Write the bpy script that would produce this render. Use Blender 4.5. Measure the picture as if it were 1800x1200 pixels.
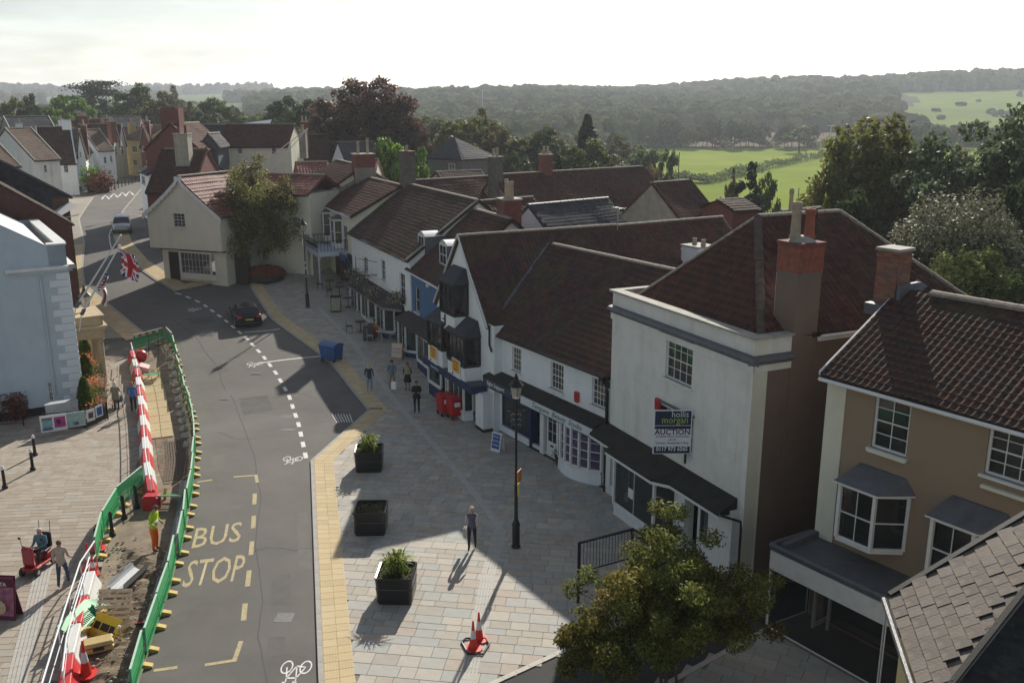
import bpy, bmesh, math, random
import numpy as np
from mathutils import Vector, Matrix
random.seed(7); RNG = np.random.default_rng(7)
for o in list(bpy.data.objects): bpy.data.objects.remove(o)
SC = bpy.context.scene; COL = SC.collection
R = math.radians
# ---------------------------------------------------------------- camera
FPX, YH, CH = 1600.0, 190.0, 15.8
PITCH = math.atan((600-YH)/FPX)
cd = bpy.data.cameras.new('camera'); cam = bpy.data.objects.new('camera', cd); COL.objects.link(cam)
cam.location = (0, 0, CH); cam.rotation_euler = (math.pi/2-PITCH, 0, 0)
cd.sensor_width = 36; cd.lens = 36*FPX/1800; cd.clip_start = .3; cd.clip_end = 20000
SC.camera = cam
# ---------------------------------------------------------------- light
SUN_AZ = math.atan2(.215, .977)      # clockwise from +Y
SUN_EL = R(29)
sd = bpy.data.lights.new('sun', 'SUN'); sd.energy = 5.0; sd.angle = R(.55); sd.color = (1, .93, .82)
so = bpy.data.objects.new('sun', sd); COL.objects.link(so)
sdir = Vector((math.sin(SUN_AZ)*math.cos(SUN_EL), math.cos(SUN_AZ)*math.cos(SUN_EL), math.sin(SUN_EL)))
so.rotation_euler = sdir.to_track_quat('Z', 'Y').to_euler(); so.location = (0, 0, 60)
W = bpy.data.worlds.new('World'); SC.world = W; W.use_nodes = True
nt = W.node_tree; N = nt.nodes; L = nt.links; N.clear()
out = N.new('ShaderNodeOutputWorld'); bg = N.new('ShaderNodeBackground')
sky = N.new('ShaderNodeTexSky'); sky.sky_type = 'NISHITA'; sky.sun_disc = False
sky.sun_elevation = SUN_EL; sky.sun_rotation = SUN_AZ
sky.air_density = 1.0; sky.dust_density = .8; sky.ozone_density = 1.0
tc = N.new('ShaderNodeTexCoord'); mp = N.new('ShaderNodeMapping'); mp.inputs['Scale'].default_value = (1, 1, 4.5)
nz = N.new('ShaderNodeTexNoise'); nz.inputs['Scale'].default_value = 3.2; nz.inputs['Detail'].default_value = 9; nz.inputs['Roughness'].default_value = .58
rp = N.new('ShaderNodeValToRGB'); rp.color_ramp.elements[0].position = .38; rp.color_ramp.elements[1].position = .66
mx = N.new('ShaderNodeMix'); mx.data_type = 'RGBA'
hs = N.new('ShaderNodeHueSaturation'); hs.inputs['Saturation'].default_value = .78
cl = N.new('ShaderNodeMix'); cl.data_type = 'RGBA'; cl.blend_type = 'MULTIPLY'; cl.inputs[0].default_value = 1
L.new(tc.outputs['Generated'], mp.inputs['Vector']); L.new(mp.outputs[0], nz.inputs['Vector']); L.new(nz.outputs['Fac'], rp.inputs[0])
L.new(sky.outputs[0], hs.inputs['Color'])
# clouds: a thin veil lit like the sky behind it, whiter and brighter
nz2 = N.new('ShaderNodeTexNoise'); nz2.inputs['Scale'].default_value = 7; nz2.inputs['Detail'].default_value = 8
L.new(mp.outputs[0], nz2.inputs['Vector'])
cr = N.new('ShaderNodeMapRange'); cr.inputs[1].default_value = .35; cr.inputs[2].default_value = .65; cr.inputs[3].default_value = .78; cr.inputs[4].default_value = 1.5
L.new(nz2.outputs['Fac'], cr.inputs[0])
h2 = N.new('ShaderNodeHueSaturation'); h2.inputs['Saturation'].default_value = .25; L.new(sky.outputs[0], h2.inputs['Color'])
vs_ = N.new('ShaderNodeVectorMath'); vs_.operation = 'SCALE'; L.new(h2.outputs[0], vs_.inputs[0]); L.new(cr.outputs[0], vs_.inputs['Scale'])
L.new(rp.outputs[0], mx.inputs[0]); L.new(hs.outputs[0], mx.inputs[6]); L.new(vs_.outputs[0], mx.inputs[7])
L.new(mx.outputs[2], bg.inputs['Color']); bg.inputs['Strength'].default_value = .075
L.new(bg.outputs[0], out.inputs['Surface'])
SC.view_settings.view_transform = 'Standard'; SC.view_settings.look = 'None'
SC.view_settings.exposure = 0.38; SC.view_settings.gamma = 1; SC.view_settings.use_curve_mapping = False
SC.cycles.max_bounces = 5; SC.cycles.diffuse_bounces = 2; SC.cycles.glossy_bounces = 2; SC.cycles.transmission_bounces = 3
SC.cycles.transparent_max_bounces = 8; SC.cycles.volume_bounces = 0; SC.cycles.use_denoising = True
SC.cycles.volume_step_rate = 5
# ---------------------------------------------------------------- survey helpers
_K = [0]
def _street(Y): return float(np.interp(Y, [0, 48, 61, 76, 87, 110, 144, 200, 400], [0, 0, .9, 2.3, 3.3, 4, 4.6, 5.4, 6]))
_KY = np.arange(-200, 401, 2.0); _KZ = np.array([_street(y) for y in _KY])
_KZ = np.convolve(np.pad(_KZ, 2, mode='edge'), [.1, .2, .4, .2, .1], 'valid'); _KZ[:124] = 0
def sz(Y): return float(np.interp(Y, _KY, _KZ))
def ray(px, py):
    xc = (px-900)/FPX; yc = (600-py)/FPX
    return Vector((xc, math.cos(PITCH)+yc*math.sin(PITCH), -math.sin(PITCH)+yc*math.cos(PITCH)))
def gz(px, py, z):           # ground point of the place seen at a survey pixel, at height z
    d = ray(px, py); t = (z-CH)/d.z
    return Vector((d.x*t, d.y*t, z))
def gp(px, py, off=0.0):     # the same on the sloping street
    z = 0
    for _ in range(30): p = gz(px, py, z+off); z = z*.5+sz(p.y)*.5
    p.z = sz(p.y)+off
    return p
def at(px, py, Y):
    d = ray(px, py); t = Y/d.y
    return Vector((d.x*t, Y, CH+d.z*t))
class Frame:
    """local frame of a facade: x along it (left to right as seen from outside), y inwards, z up"""
    def __init__(s, A, B, zb=None):
        s.A = Vector((A[0], A[1])); s.B = Vector((B[0], B[1])); d = s.B-s.A
        s.len = d.length; s.u = d/s.len; s.n = Vector((-s.u.y, s.u.x)); s.rz = math.atan2(d.y, d.x)
        s.zb = min(sz(A[1]), sz(B[1])) if zb is None else zb
    def pl(s, px, py, off=0):    # local (x, z) of a survey pixel on the plane y = off
        d = ray(px, py); dn = d.x*s.n.x+d.y*s.n.y
        t = (off+s.A.dot(s.n))/dn
        return ((d.x*t-s.A.x)*s.u.x+(d.y*t-s.A.y)*s.u.y, CH+d.z*t-s.zb)
    def w(s, x, y, z=0):
        return Vector((s.A.x+s.u.x*x+s.n.x*y, s.A.y+s.u.y*x+s.n.y*y, z+s.zb))
def eave_frame(L_, R_, z, zb=None):
    return Frame(gz(*L_, z), gz(*R_, z), zb)
# ---------------------------------------------------------------- materials
_M = {}
def mat(name, col, rough=.8, var=.18, scale=3.0, bump=.15, bscale=18.0, metal=0.0, island=0.0, dirt=None, dirtamt=0.0, dscale=1.2,
        spec=.4, trans=0.0, alpha=1.0, emit=None, uvrand=0.0, objrand=0.0, tint=None, tintamt=0.0, tscale=.7, streak=0.0, world=False):
    if name in _M: return _M[name]
    m = bpy.data.materials.new(name); m.use_nodes = True; t = m.node_tree; n = t.nodes; l = t.links
    b = n['Principled BSDF']; b.inputs['Roughness'].default_value = rough; b.inputs['Metallic'].default_value = metal
    b.inputs['Specular IOR Level'].default_value = spec
    c = (*col, 1)
    tcn = n.new('ShaderNodeTexCoord'); vec = tcn.outputs['Object']
    prev = None
    rgb = n.new('ShaderNodeRGB'); rgb.outputs[0].default_value = c; prev = rgb.outputs[0]
    def nmix(fac, colb, a, typ='MIX'):
        x = n.new('ShaderNodeMix'); x.data_type = 'RGBA'; x.blend_type = typ
        if isinstance(fac, float): x.inputs[0].default_value = fac
        else: l.new(fac, x.inputs[0])
        l.new(a, x.inputs[6])
        if isinstance(colb, tuple): x.inputs[7].default_value = colb
        else: l.new(colb, x.inputs[7])
        return x.outputs[2]
    def noise(s, det=5, r=.6, stretch=None):
        z = n.new('ShaderNodeTexNoise'); z.inputs['Scale'].default_value = s; z.inputs['Detail'].default_value = det; z.inputs['Roughness'].default_value = r
        if stretch:
            mm = n.new('ShaderNodeMapping'); mm.inputs['Scale'].default_value = stretch; l.new(vec, mm.inputs['Vector']); l.new(mm.outputs[0], z.inputs['Vector'])
        else: l.new(vec, z.inputs['Vector'])
        return z.outputs['Fac']
    def ramp(src, a, b_):
        r_ = n.new('ShaderNodeMapRange'); r_.inputs[1].default_value = a; r_.inputs[2].default_value = b_; l.new(src, r_.inputs[0]); return r_.outputs[0]
    if world: vec = n.new('ShaderNodeNewGeometry').outputs['Position']
    if tint: prev = nmix(mulf(n, l, ramp(noise(tscale, 4), .4, .62), tintamt), (*tint, 1), prev)
    if var:
        lo = 1-var; hi = 1+var
        r_ = n.new('ShaderNodeMapRange'); r_.inputs[1].default_value = .3; r_.inputs[2].default_value = .7; r_.inputs[3].default_value = lo; r_.inputs[4].default_value = hi
        l.new(noise(scale, 6), r_.inputs[0])
        prev = vscale(n, l, prev, r_.outputs[0])
    rnd = None
    if island:
        g = n.new('ShaderNodeNewGeometry'); rnd = (g.outputs['Random Per Island'], island)
    if objrand:
        g = n.new('ShaderNodeObjectInfo'); rnd = (g.outputs['Random'], objrand)
    if uvrand:
        u = n.new('ShaderNodeUVMap'); fl = n.new('ShaderNodeVectorMath'); fl.operation = 'FLOOR'; l.new(u.outputs[0], fl.inputs[0])
        wn = n.new('ShaderNodeTexWhiteNoise'); wn.noise_dimensions = '2D'; l.new(fl.outputs[0], wn.inputs['Vector']); rnd = (wn.outputs['Value'], uvrand)
    if rnd:
        r_ = n.new('ShaderNodeMapRange'); r_.inputs[3].default_value = 1-rnd[1]; r_.inputs[4].default_value = 1+rnd[1]; l.new(rnd[0], r_.inputs[0])
        prev = vscale(n, l, prev, r_.outputs[0])
    if dirt and dirtamt:
        prev = nmix(mulf(n, l, ramp(noise(dscale, 8, .7), .48, .72), dirtamt), (*dirt, 1), prev)
    if streak:
        prev = nmix(mulf(n, l, ramp(noise(1.0, 6, .65, (1.6, 1.6, .16)), .5, .78), streak), (.09, .085, .07, 1), prev)
    l.new(prev, b.inputs['Base Color'])
    if bump:
        bp = n.new('ShaderNodeBump'); bp.inputs['Strength'].default_value = bump; bp.inputs['Distance'].default_value = .03
        l.new(noise(bscale, 4), bp.inputs['Height']); l.new(bp.outputs[0], b.inputs['Normal'])
    if trans:
        tr = n.new('ShaderNodeBsdfTranslucent'); l.new(prev, tr.inputs[0]); ms = n.new('ShaderNodeMixShader'); ms.inputs[0].default_value = trans
        o_ = n['Material Output']; l.new(b.outputs[0], ms.inputs[1]); l.new(tr.outputs[0], ms.inputs[2]); l.new(ms.outputs[0], o_.inputs['Surface'])
    if alpha < 1: b.inputs['Alpha'].default_value = alpha
    if emit: b.inputs['Emission Color'].default_value = (*emit[:3], 1); b.inputs['Emission Strength'].default_value = emit[3]
    _M[name] = m
    return m
def vscale(n, l, c, f):
    v = n.new('ShaderNodeVectorMath'); v.operation = 'SCALE'; l.new(c, v.inputs[0]); l.new(f, v.inputs['Scale']); return v.outputs[0]
def mulf(n, l, s, f):
    m_ = n.new('ShaderNodeMath'); m_.operation = 'MULTIPLY'; m_.inputs[1].default_value = f; l.new(s, m_.inputs[0]); return m_.outputs[0]
# ---------------------------------------------------------------- mesh builder
class MB:
    def __init__(s): s.v = []; s.f = []; s.m = []; s.ms = []; s.uv = None
    def mi(s, m):
        if m is None: return 0
        if m not in s.ms: s.ms.append(m)
        return s.ms.index(m)
    def add(s, vs, fs, m=None, M=None):
        o = len(s.v)
        if M is not None: vs = [M @ Vector(v) for v in vs]
        s.v += [tuple(v) for v in vs]; i = s.mi(m)
        for f in fs: s.f.append(tuple(a+o for a in f)); s.m.append(i)
        return s
    def box(s, x0, y0, z0, x1, y1, z1, m=None, M=None):
        return s.add([(x0,y0,z0),(x1,y0,z0),(x1,y1,z0),(x0,y1,z0),(x0,y0,z1),(x1,y0,z1),(x1,y1,z1),(x0,y1,z1)],
                     [(0,3,2,1),(4,5,6,7),(0,1,5,4),(1,2,6,5),(2,3,7,6),(3,0,4,7)], m, M)
    def poly(s, pts, m=None, M=None): return s.add(pts, [tuple(range(len(pts)))], m, M)
    def prism(s, pts, ext, m=None, M=None):     # planar polygon pushed along ext
        n = len(pts); e = Vector(ext); p = [Vector(q) for q in pts]
        return s.add(p+[q+e for q in p], [tuple(range(n-1,-1,-1)), tuple(range(n,2*n))]+[(i,(i+1)%n,(i+1)%n+n,i+n) for i in range(n)], m, M)
    def tube(s, pts, r, seg=8, m=None, cap=True, M=None):
        pts = [Vector(p) for p in pts]; n = len(pts); rs = r if isinstance(r, (list, tuple)) else [r]*n
        vs = []; up = None
        for i, p in enumerate(pts):
            d = (pts[min(i+1, n-1)]-pts[max(i-1, 0)]).normalized()
            if up is None: up = d.orthogonal().normalized()
            x = (up-d*up.dot(d)); x = x.normalized() if x.length > 1e-6 else d.orthogonal().normalized(); up = x; y = d.cross(x)
            for k in range(seg):
                a = 2*math.pi*k/seg; vs.append(p+(x*math.cos(a)+y*math.sin(a))*rs[i])
        fs = [(i*seg+k, i*seg+(k+1)%seg, (i+1)*seg+(k+1)%seg, (i+1)*seg+k) for i in range(n-1) for k in range(seg)]
        if cap: fs += [tuple(range(seg-1, -1, -1)), tuple(range((n-1)*seg, n*seg))]
        return s.add(vs, fs, m, M)
    def lathe(s, prof, seg=12, m=None, M=None, c=(0,0,0)):
        vs = [(c[0]+r*math.cos(2*math.pi*k/seg), c[1]+r*math.sin(2*math.pi*k/seg), c[2]+z) for r, z in prof for k in range(seg)]
        n = len(prof)
        fs = [(i*seg+k, i*seg+(k+1)%seg, (i+1)*seg+(k+1)%seg, (i+1)*seg+k) for i in range(n-1) for k in range(seg)]
        fs += [tuple(range(seg-1, -1, -1)), tuple(range((n-1)*seg, n*seg))]
        return s.add(vs, fs, m, M)
    def ball(s, c, r, m=None, seg=10, rings=6, M=None):
        rr = r if isinstance(r, (tuple, list)) else (r, r, r)
        vs = []; 
        for i in range(1, rings):
            a = math.pi*i/rings
            for k in range(seg): b = 2*math.pi*k/seg; vs.append((c[0]+rr[0]*math.sin(a)*math.cos(b), c[1]+rr[1]*math.sin(a)*math.sin(b), c[2]+rr[2]*math.cos(a)))
        vs += [(c[0], c[1], c[2]+rr[2]), (c[0], c[1], c[2]-rr[2])]; t_ = len(vs)-2; b_ = len(vs)-1
        fs = [(i*seg+k, (i+1)*seg+k, (i+1)*seg+(k+1)%seg, i*seg+(k+1)%seg) for i in range(rings-2) for k in range(seg)]
        fs += [(t_, k, (k+1)%seg) for k in range(seg)]+[(b_, (rings-2)*seg+(k+1)%seg, (rings-2)*seg+k) for k in range(seg)]
        return s.add(vs, fs, m, M)
    def build(s, name, m=None, parent=None, smooth=False, bevel=0, loc=None, rz=None):
        me = bpy.data.meshes.new(name); me.from_pydata(s.v, [], s.f)
        if s.ms:
            for q in s.ms: me.materials.append(q)
            me.polygons.foreach_set('material_index', s.m)
        elif m: me.materials.append(m)
        if s.uv is not None:
            uv = me.uv_layers.new(name='UVMap'); uv.data.foreach_set('uv', np.array(s.uv, dtype='f').ravel())
        if smooth: me.polygons.foreach_set('use_smooth', [True]*len(me.polygons))
        me.update()
        o = bpy.data.objects.new(name, me); COL.objects.link(o)
        if parent: o.parent = parent
        if bevel:
            b = o.modifiers.new('bevel', 'BEVEL'); b.width = bevel; b.segments = 1; b.limit_method = 'ANGLE'
        if loc is not None: o.location = loc
        if rz is not None: o.rotation_euler.z = rz
        return o
def tag(o, label=None, cat=None, group=None, kind=None):
    if label: o['label'] = label
    if cat: o['category'] = cat
    if group: o['group'] = group
    if kind: o['kind'] = kind
    return o
def empty(name, loc=(0,0,0), rz=0, label=None, cat=None, group=None):
    o = bpy.data.objects.new(name, None); o.empty_display_size = .2; COL.objects.link(o); o.location = loc; o.rotation_euler.z = rz
    return tag(o, label, cat, group)
def inst(src, name=None, parent=None, loc=None, rz=None):
    o = src.copy(); COL.objects.link(o)
    if name: o.name = name
    if parent is not None: o.parent = parent
    if loc is not None: o.location = loc
    if rz is not None: o.rotation_euler.z = rz
    return o
def copy_tree(o, parent=None, loc=None, rz=None, label=None, cat=None, group=None):
    c = o.copy(); COL.objects.link(c)
    if parent is not None: c.parent = parent
    for ch in o.children: copy_tree(ch, c)
    if loc is not None: c.location = loc
    if rz is not None: c.rotation_euler.z = rz
    return tag(c, label, cat, group)
_TXT = {}
def text_mesh(s, size, ext=.004, bold=0.0, shear=0.0, spacing=1.0):
    cu = bpy.data.curves.new('t', 'FONT'); cu.body = s; cu.size = size; cu.extrude = ext; cu.offset = bold; cu.shear = shear; cu.space_character = spacing
    cu.align_x = 'CENTER'; cu.align_y = 'CENTER'; cu.resolution_u = 2
    o = bpy.data.objects.new('t', cu); COL.objects.link(o)
    dg = bpy.context.evaluated_depsgraph_get(); me = bpy.data.meshes.new_from_object(o.evaluated_get(dg))
    bpy.data.objects.remove(o); return me
def lettering(s, size, m, parent, loc, rot, ext=.004, bold=0.0, shear=0.0, name='lettering', sx=1.0, spacing=1.0):
    me = text_mesh(s, size, ext, bold, shear, spacing); me.materials.clear(); me.materials.append(m)
    o = bpy.data.objects.new(name, me); COL.objects.link(o); o.parent = parent; o.location = loc; o.rotation_euler = rot; o.scale.x = sx
    return o
# ================================================================ terrain
TX = [-2600, -600, 0, 450, 700, 950, 1200, 1450, 1600, 1800, 2600, 4400]
TY = [100, 200, 300, 400, 480, 580, 700, 900, 1100, 1400, 2000, 3000, 6000]
_l = [4,5,5,4,4,5,8,16,22,28,45,38,0]
TZ = np.array([_l, _l, _l, [2,1,0,0,0,1,4,12,18,28,44,38,0], [0,-2,-4,-3,-1,2,8,20,25,30,40,30,0], [-2,-4,-5,-4,-1,2,10,23,28,32,34,30,0],
      [-3,-4,-4,-3,0,3,10,22,30,33,36,30,0], [-3,-4,-3.5,-3,0,3,9,24,37,42,40,20,0], [-3,-4,-3.5,-3,0,2,7,24,42,48,44,20,0],
      [-3,-4,-3,-3,0,2,8,26,48,56,48,20,0], [-3,-4,-3,-3,0,2,8,26,50,58,48,20,0], [-3,-4,-3,-3,0,2,8,26,50,58,48,20,0]], dtype=float)
def sm(x): x = min(1, max(0, x)); return x*x*(3-2*x)
def pxc(X, Y): return 900+1600*X/(.9687*max(Y, 30))
def tfar(X, Y):
    p = pxc(X, Y); i = int(np.clip(np.searchsorted(TX, p)-1, 0, len(TX)-2)); t = min(1, max(0, (p-TX[i])/(TX[i+1]-TX[i])))
    return float(np.interp(Y, TY, TZ[i]))*(1-t)+float(np.interp(Y, TY, TZ[i+1]))*t
def rowx(Y): return float(np.interp(Y, [-60, 0, 10, 20, 28, 36, 50, 70, 89, 140, 200], [60, 26, 20, 13, 8, 4, -4, -12, -21, -34, -44]))
def gr(X, Y):                # height of the terrain
    w = max(sm((X-rowx(Y)-14)/50), sm((Y-150)/90))
    z = sz(Y)*(1-w)+tfar(X, Y)*w
    if Y > 500: z += (math.sin(X*.011+Y*.004)*2.2+math.sin(X*.023+1.3)*1.3)*sm((Y-500)/400)
    return z
def terrain():
    ys = [-80, -40, -10] + list(np.arange(10, 200, 6.0)) + list(np.arange(200, 500, 10.0)) + list(np.arange(500, 1300, 20.0)) + list(np.geomspace(1300, 5000, 18))
    ss = np.sinh(np.linspace(-2.2, 2.2, 261)); ss = ss/ss.max()
    V = []; F = []; MI = []
    for Y in ys:
        hw = 160+1.2*max(Y, 0)
        for s in ss:
            X = s*hw; V.append((X, Y, gr(X, Y)-.22))
    n = len(ss)
    for j in range(len(ys)-1):
        for i in range(n-1):
            F.append((j*n+i, j*n+i+1, (j+1)*n+i+1, (j+1)*n+i))
            X = (V[F[-1][0]][0]+V[F[-1][2]][0])/2; Y = (ys[j]+ys[j+1])/2; p = pxc(X, Y)+25*math.sin(Y*.02)
            k = 0
            if 1120 < p < 2400 and 170 < Y < 432: k = 1
            if p < 1120 and 300 < Y < 420 and p > 1000: k = 1
            if 1225 < p < 2200 and 440 < Y < 568: k = 2
            if 1588 < p < 2300 and 570 < Y < 985: k = 3
            if -800 < p < 480 and 820 < Y < 1900: k = 4
            if 380 < p < 455 and 560 < Y < 800: k = 1
            MI.append(k)
    me = bpy.data.meshes.new('ground'); me.from_pydata(V, [], F)
    for m in (mat('rough_grass', (.045,.06,.022), .95, .3, .05, .3, 3, tint=(.03,.035,.015), tintamt=.6, tscale=.02, spec=.02),
              mat('meadow', (.16,.225,.008), .95, .16, .03, .2, 4, spec=.02, tint=(.205,.24,.014), tintamt=.5, tscale=.015),
              mat('ploughed', (.13,.095,.07), .95, .12, .03, .2, 4, spec=.02),
              mat('pasture', (.12,.18,.02), .95, .22, .02, .2, 4, spec=.02, tint=(.12,.14,.03), tintamt=.5, tscale=.01),
              mat('pale_field', (.10,.13,.05), .95, .2, .005, .1, 4, spec=.02)): me.materials.append(m)
    me.polygons.foreach_set('material_index', MI); me.polygons.foreach_set('use_smooth', [True]*len(F)); me.update()
    o = bpy.data.objects.new('ground', me); COL.objects.link(o); tag(o, kind='structure'); return o
terrain()
# ================================================================ draped sheets
def drape_bm(pts, off, step=2.0, thick=0.0):
    """flat polygon laid on the street, cut where the street's slope changes"""
    bm = bmesh.new(); f = bm.faces.new([bm.verts.new((p[0], p[1], 0)) for p in pts])
    if f.normal.z < 0: f.normal_flip()
    bmesh.ops.triangulate(bm, faces=bm.faces[:])
    ymin = min(p[1] for p in pts); ymax = max(p[1] for p in pts)
    y = max(46.0, math.ceil(ymin/step)*step)
    while y < ymax:
        bmesh.ops.bisect_plane(bm, geom=bm.verts[:]+bm.edges[:]+bm.faces[:], plane_co=(0, y, 0), plane_no=(0, 1, 0)); y += step
    for v in bm.verts: v.co.z = sz(v.co.y)+off
    if thick:
        r = bmesh.ops.extrude_face_region(bm, geom=bm.faces[:])
        for e in r['geom']:
            if isinstance(e, bmesh.types.BMVert): pass
        for v in [e for e in r['geom'] if isinstance(e, bmesh.types.BMVert)]: v.co.z += 0
        for v in [v for v in bm.verts if v not in set(e for e in r['geom'] if isinstance(e, bmesh.types.BMVert))]: v.co.z -= thick
    bmesh.ops.recalc_face_normals(bm, faces=bm.faces[:])
    return bm
def drape(name, pts, off, m, parent=None, thick=0.0, kind=None):
    bm = drape_bm(pts, off, thick=thick); me = bpy.data.meshes.new(name); bm.to_mesh(me); bm.free(); me.materials.append(m)
    o = bpy.data.objects.new(name, me); COL.objects.link(o)
    if parent: o.parent = parent
    if kind: tag(o, kind=kind)
    return o
def xy(*px, off=0.0): return [tuple(gp(a, b, off)[:2]) for a, b in px]
M_ASPH = mat('asphalt', (.15,.142,.132), .88, .14, .35, .5, 90, tint=(.125,.119,.112), tintamt=.8, tscale=.12, dirt=(.19,.175,.155), dirtamt=.35, dscale=.8, spec=.3)
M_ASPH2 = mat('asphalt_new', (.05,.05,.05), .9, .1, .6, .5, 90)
M_JOINT = mat('joint_sand', (.21,.2,.17), .95, .1, 3, .2, 30)
KERB_R = xy((572,1290),(566,1240),(560,1200),(546,811),(646,722),(583,642),(560,623),(476,562),(441,509),(436,487))
KERB_P = xy((436,487),(305,514),(270,492),(228,462),(203,430),(197,408),(215,372),(247,333))
road = drape('road', [(-70,-30),(40,-30),(40,20),(16,33),(-2,48),(-10,70),(-26,102),(-32,130),(-40,170),(-50,240),(-130,240),(-75,120),(-50,90),(-44,52),(-60,20)], 0, M_ASPH, kind='structure')
road['label'] = 'grey asphalt street curving away between the shops'
H = .07
pav_poly = KERB_R+xy((560,470))+[(-15,95),(-14,86),(-8,70),(0,54),(8,40),(14,32),(11.5,27.2)]+[tuple(gz(*p,H)[:2]) for p in ((1345,1040),(1100,1088),(997,1140),(880,1193),(700,1270))]
pavement = drape('pavement', pav_poly, H-.02, M_JOINT, thick=.2, kind='structure')
pen_poly = KERB_P[::-1]+[(-15.2,95),(-22,98),(-30,110),(-38,128),(-46,140)]
def pen_clean():
    p = KERB_P[:]+[(-46,135),(-36,118),(-26,104),(-15,95)]
    return p
peninsula = drape('pavement', pen_clean(), H, mat('paving_far', (.17,.155,.14), .85, .2, .8, .2, 14, tint=(.13,.125,.12), tintamt=.6, tscale=.5), thick=.2, kind='structure')
KERB_L = xy((262,592),(150,500),(146,470),(150,430),(140,385),(166,346),(190,338))
LEFT1 = xy((262,592),(150,500),(146,470),(150,430),(140,385),(166,346))
mid_pav = drape('pavement', LEFT1+[(-60,118),(-60,60)]+xy((120,600)), H, mat('paving_pale', (.3,.27,.22), .85, .15, 1.2, .2, 14, tint=(.24,.22,.19), tintamt=.6, tscale=.6), thick=.2, kind='structure')
left_poly = xy((60,1290),(150,1100),(178,980),(250,850),(262,770),(240,640),(215,626),(120,628))+[(-30,52),(-46,30),(-46,10)]
left_pav = drape('pavement', left_poly, H-.02, M_JOINT, thick=.2, kind='structure')
pavement['label'] = 'sandstone flagged pavement in front of the right-hand shops'; left_pav['label'] = 'buff flagged pavement on the left with black bollards'
peninsula['label'] = 'grey paved island round the gabled cream shop'; mid_pav['label'] = 'pale paved footway beside the columned porch'
# alley between the white auction house and the brown house
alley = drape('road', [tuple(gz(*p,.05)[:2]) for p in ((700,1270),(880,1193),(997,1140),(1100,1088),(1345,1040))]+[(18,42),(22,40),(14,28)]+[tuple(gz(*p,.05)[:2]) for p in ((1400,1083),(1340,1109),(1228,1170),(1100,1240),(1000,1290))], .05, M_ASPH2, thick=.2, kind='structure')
alley['label'] = 'dark asphalt alley mouth beside the brown house'
pav_b = drape('pavement', [tuple(gz(*p,H)[:2]) for p in ((1080,1250),(1228,1170),(1340,1109),(1400,1083))]+[(12,26),(30,8),(10,10)], H-.02, M_JOINT, thick=.2, kind='structure')
pav_b['label'] = 'flagged pavement below the brown house'
# ================================================================ slabs
def inpoly(x, y, P):
    c = False; n = len(P); j = n-1
    for i in range(n):
        if (P[i][1] > y) != (P[j][1] > y) and x < (P[j][0]-P[i][0])*(y-P[i][1])/(P[j][1]-P[i][1])+P[i][0]: c = not c
        j = i
    return c
def segd(p, P, closed=True):
    d = 1e9
    for i in range(len(P)-(0 if closed else 1)):
        a = P[i]; b = P[(i+1) % len(P)]; vx, vy = b[0]-a[0], b[1]-a[1]; t = max(0, min(1, ((p[0]-a[0])*vx+(p[1]-a[1])*vy)/(vx*vx+vy*vy+1e-9)))
        d = min(d, math.hypot(p[0]-a[0]-vx*t, p[1]-a[1]-vy*t))
    return d
def slab_cols(name, cols, **k): return [mat(f'{name}_{i}', c, .8, .14, 2.5, .25, 26, **k) for i, c in enumerate(cols)]
SAND = slab_cols('sandstone', [(0.391,0.356,0.299),(0.425,0.397,0.345),(0.356,0.333,0.287),(0.380,0.374,0.345),(0.397,0.339,0.282),(0.356,0.362,0.339),(0.443,0.408,0.345)], spec=.5, dirt=(.24,.22,.19), dirtamt=.45)
BUFF = slab_cols('buff_slab', [(.36,.31,.25),(.33,.28,.225),(.38,.33,.27),(.34,.31,.26),(.31,.26,.21)], dirt=(.22,.19,.15), dirtamt=.45)
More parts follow.
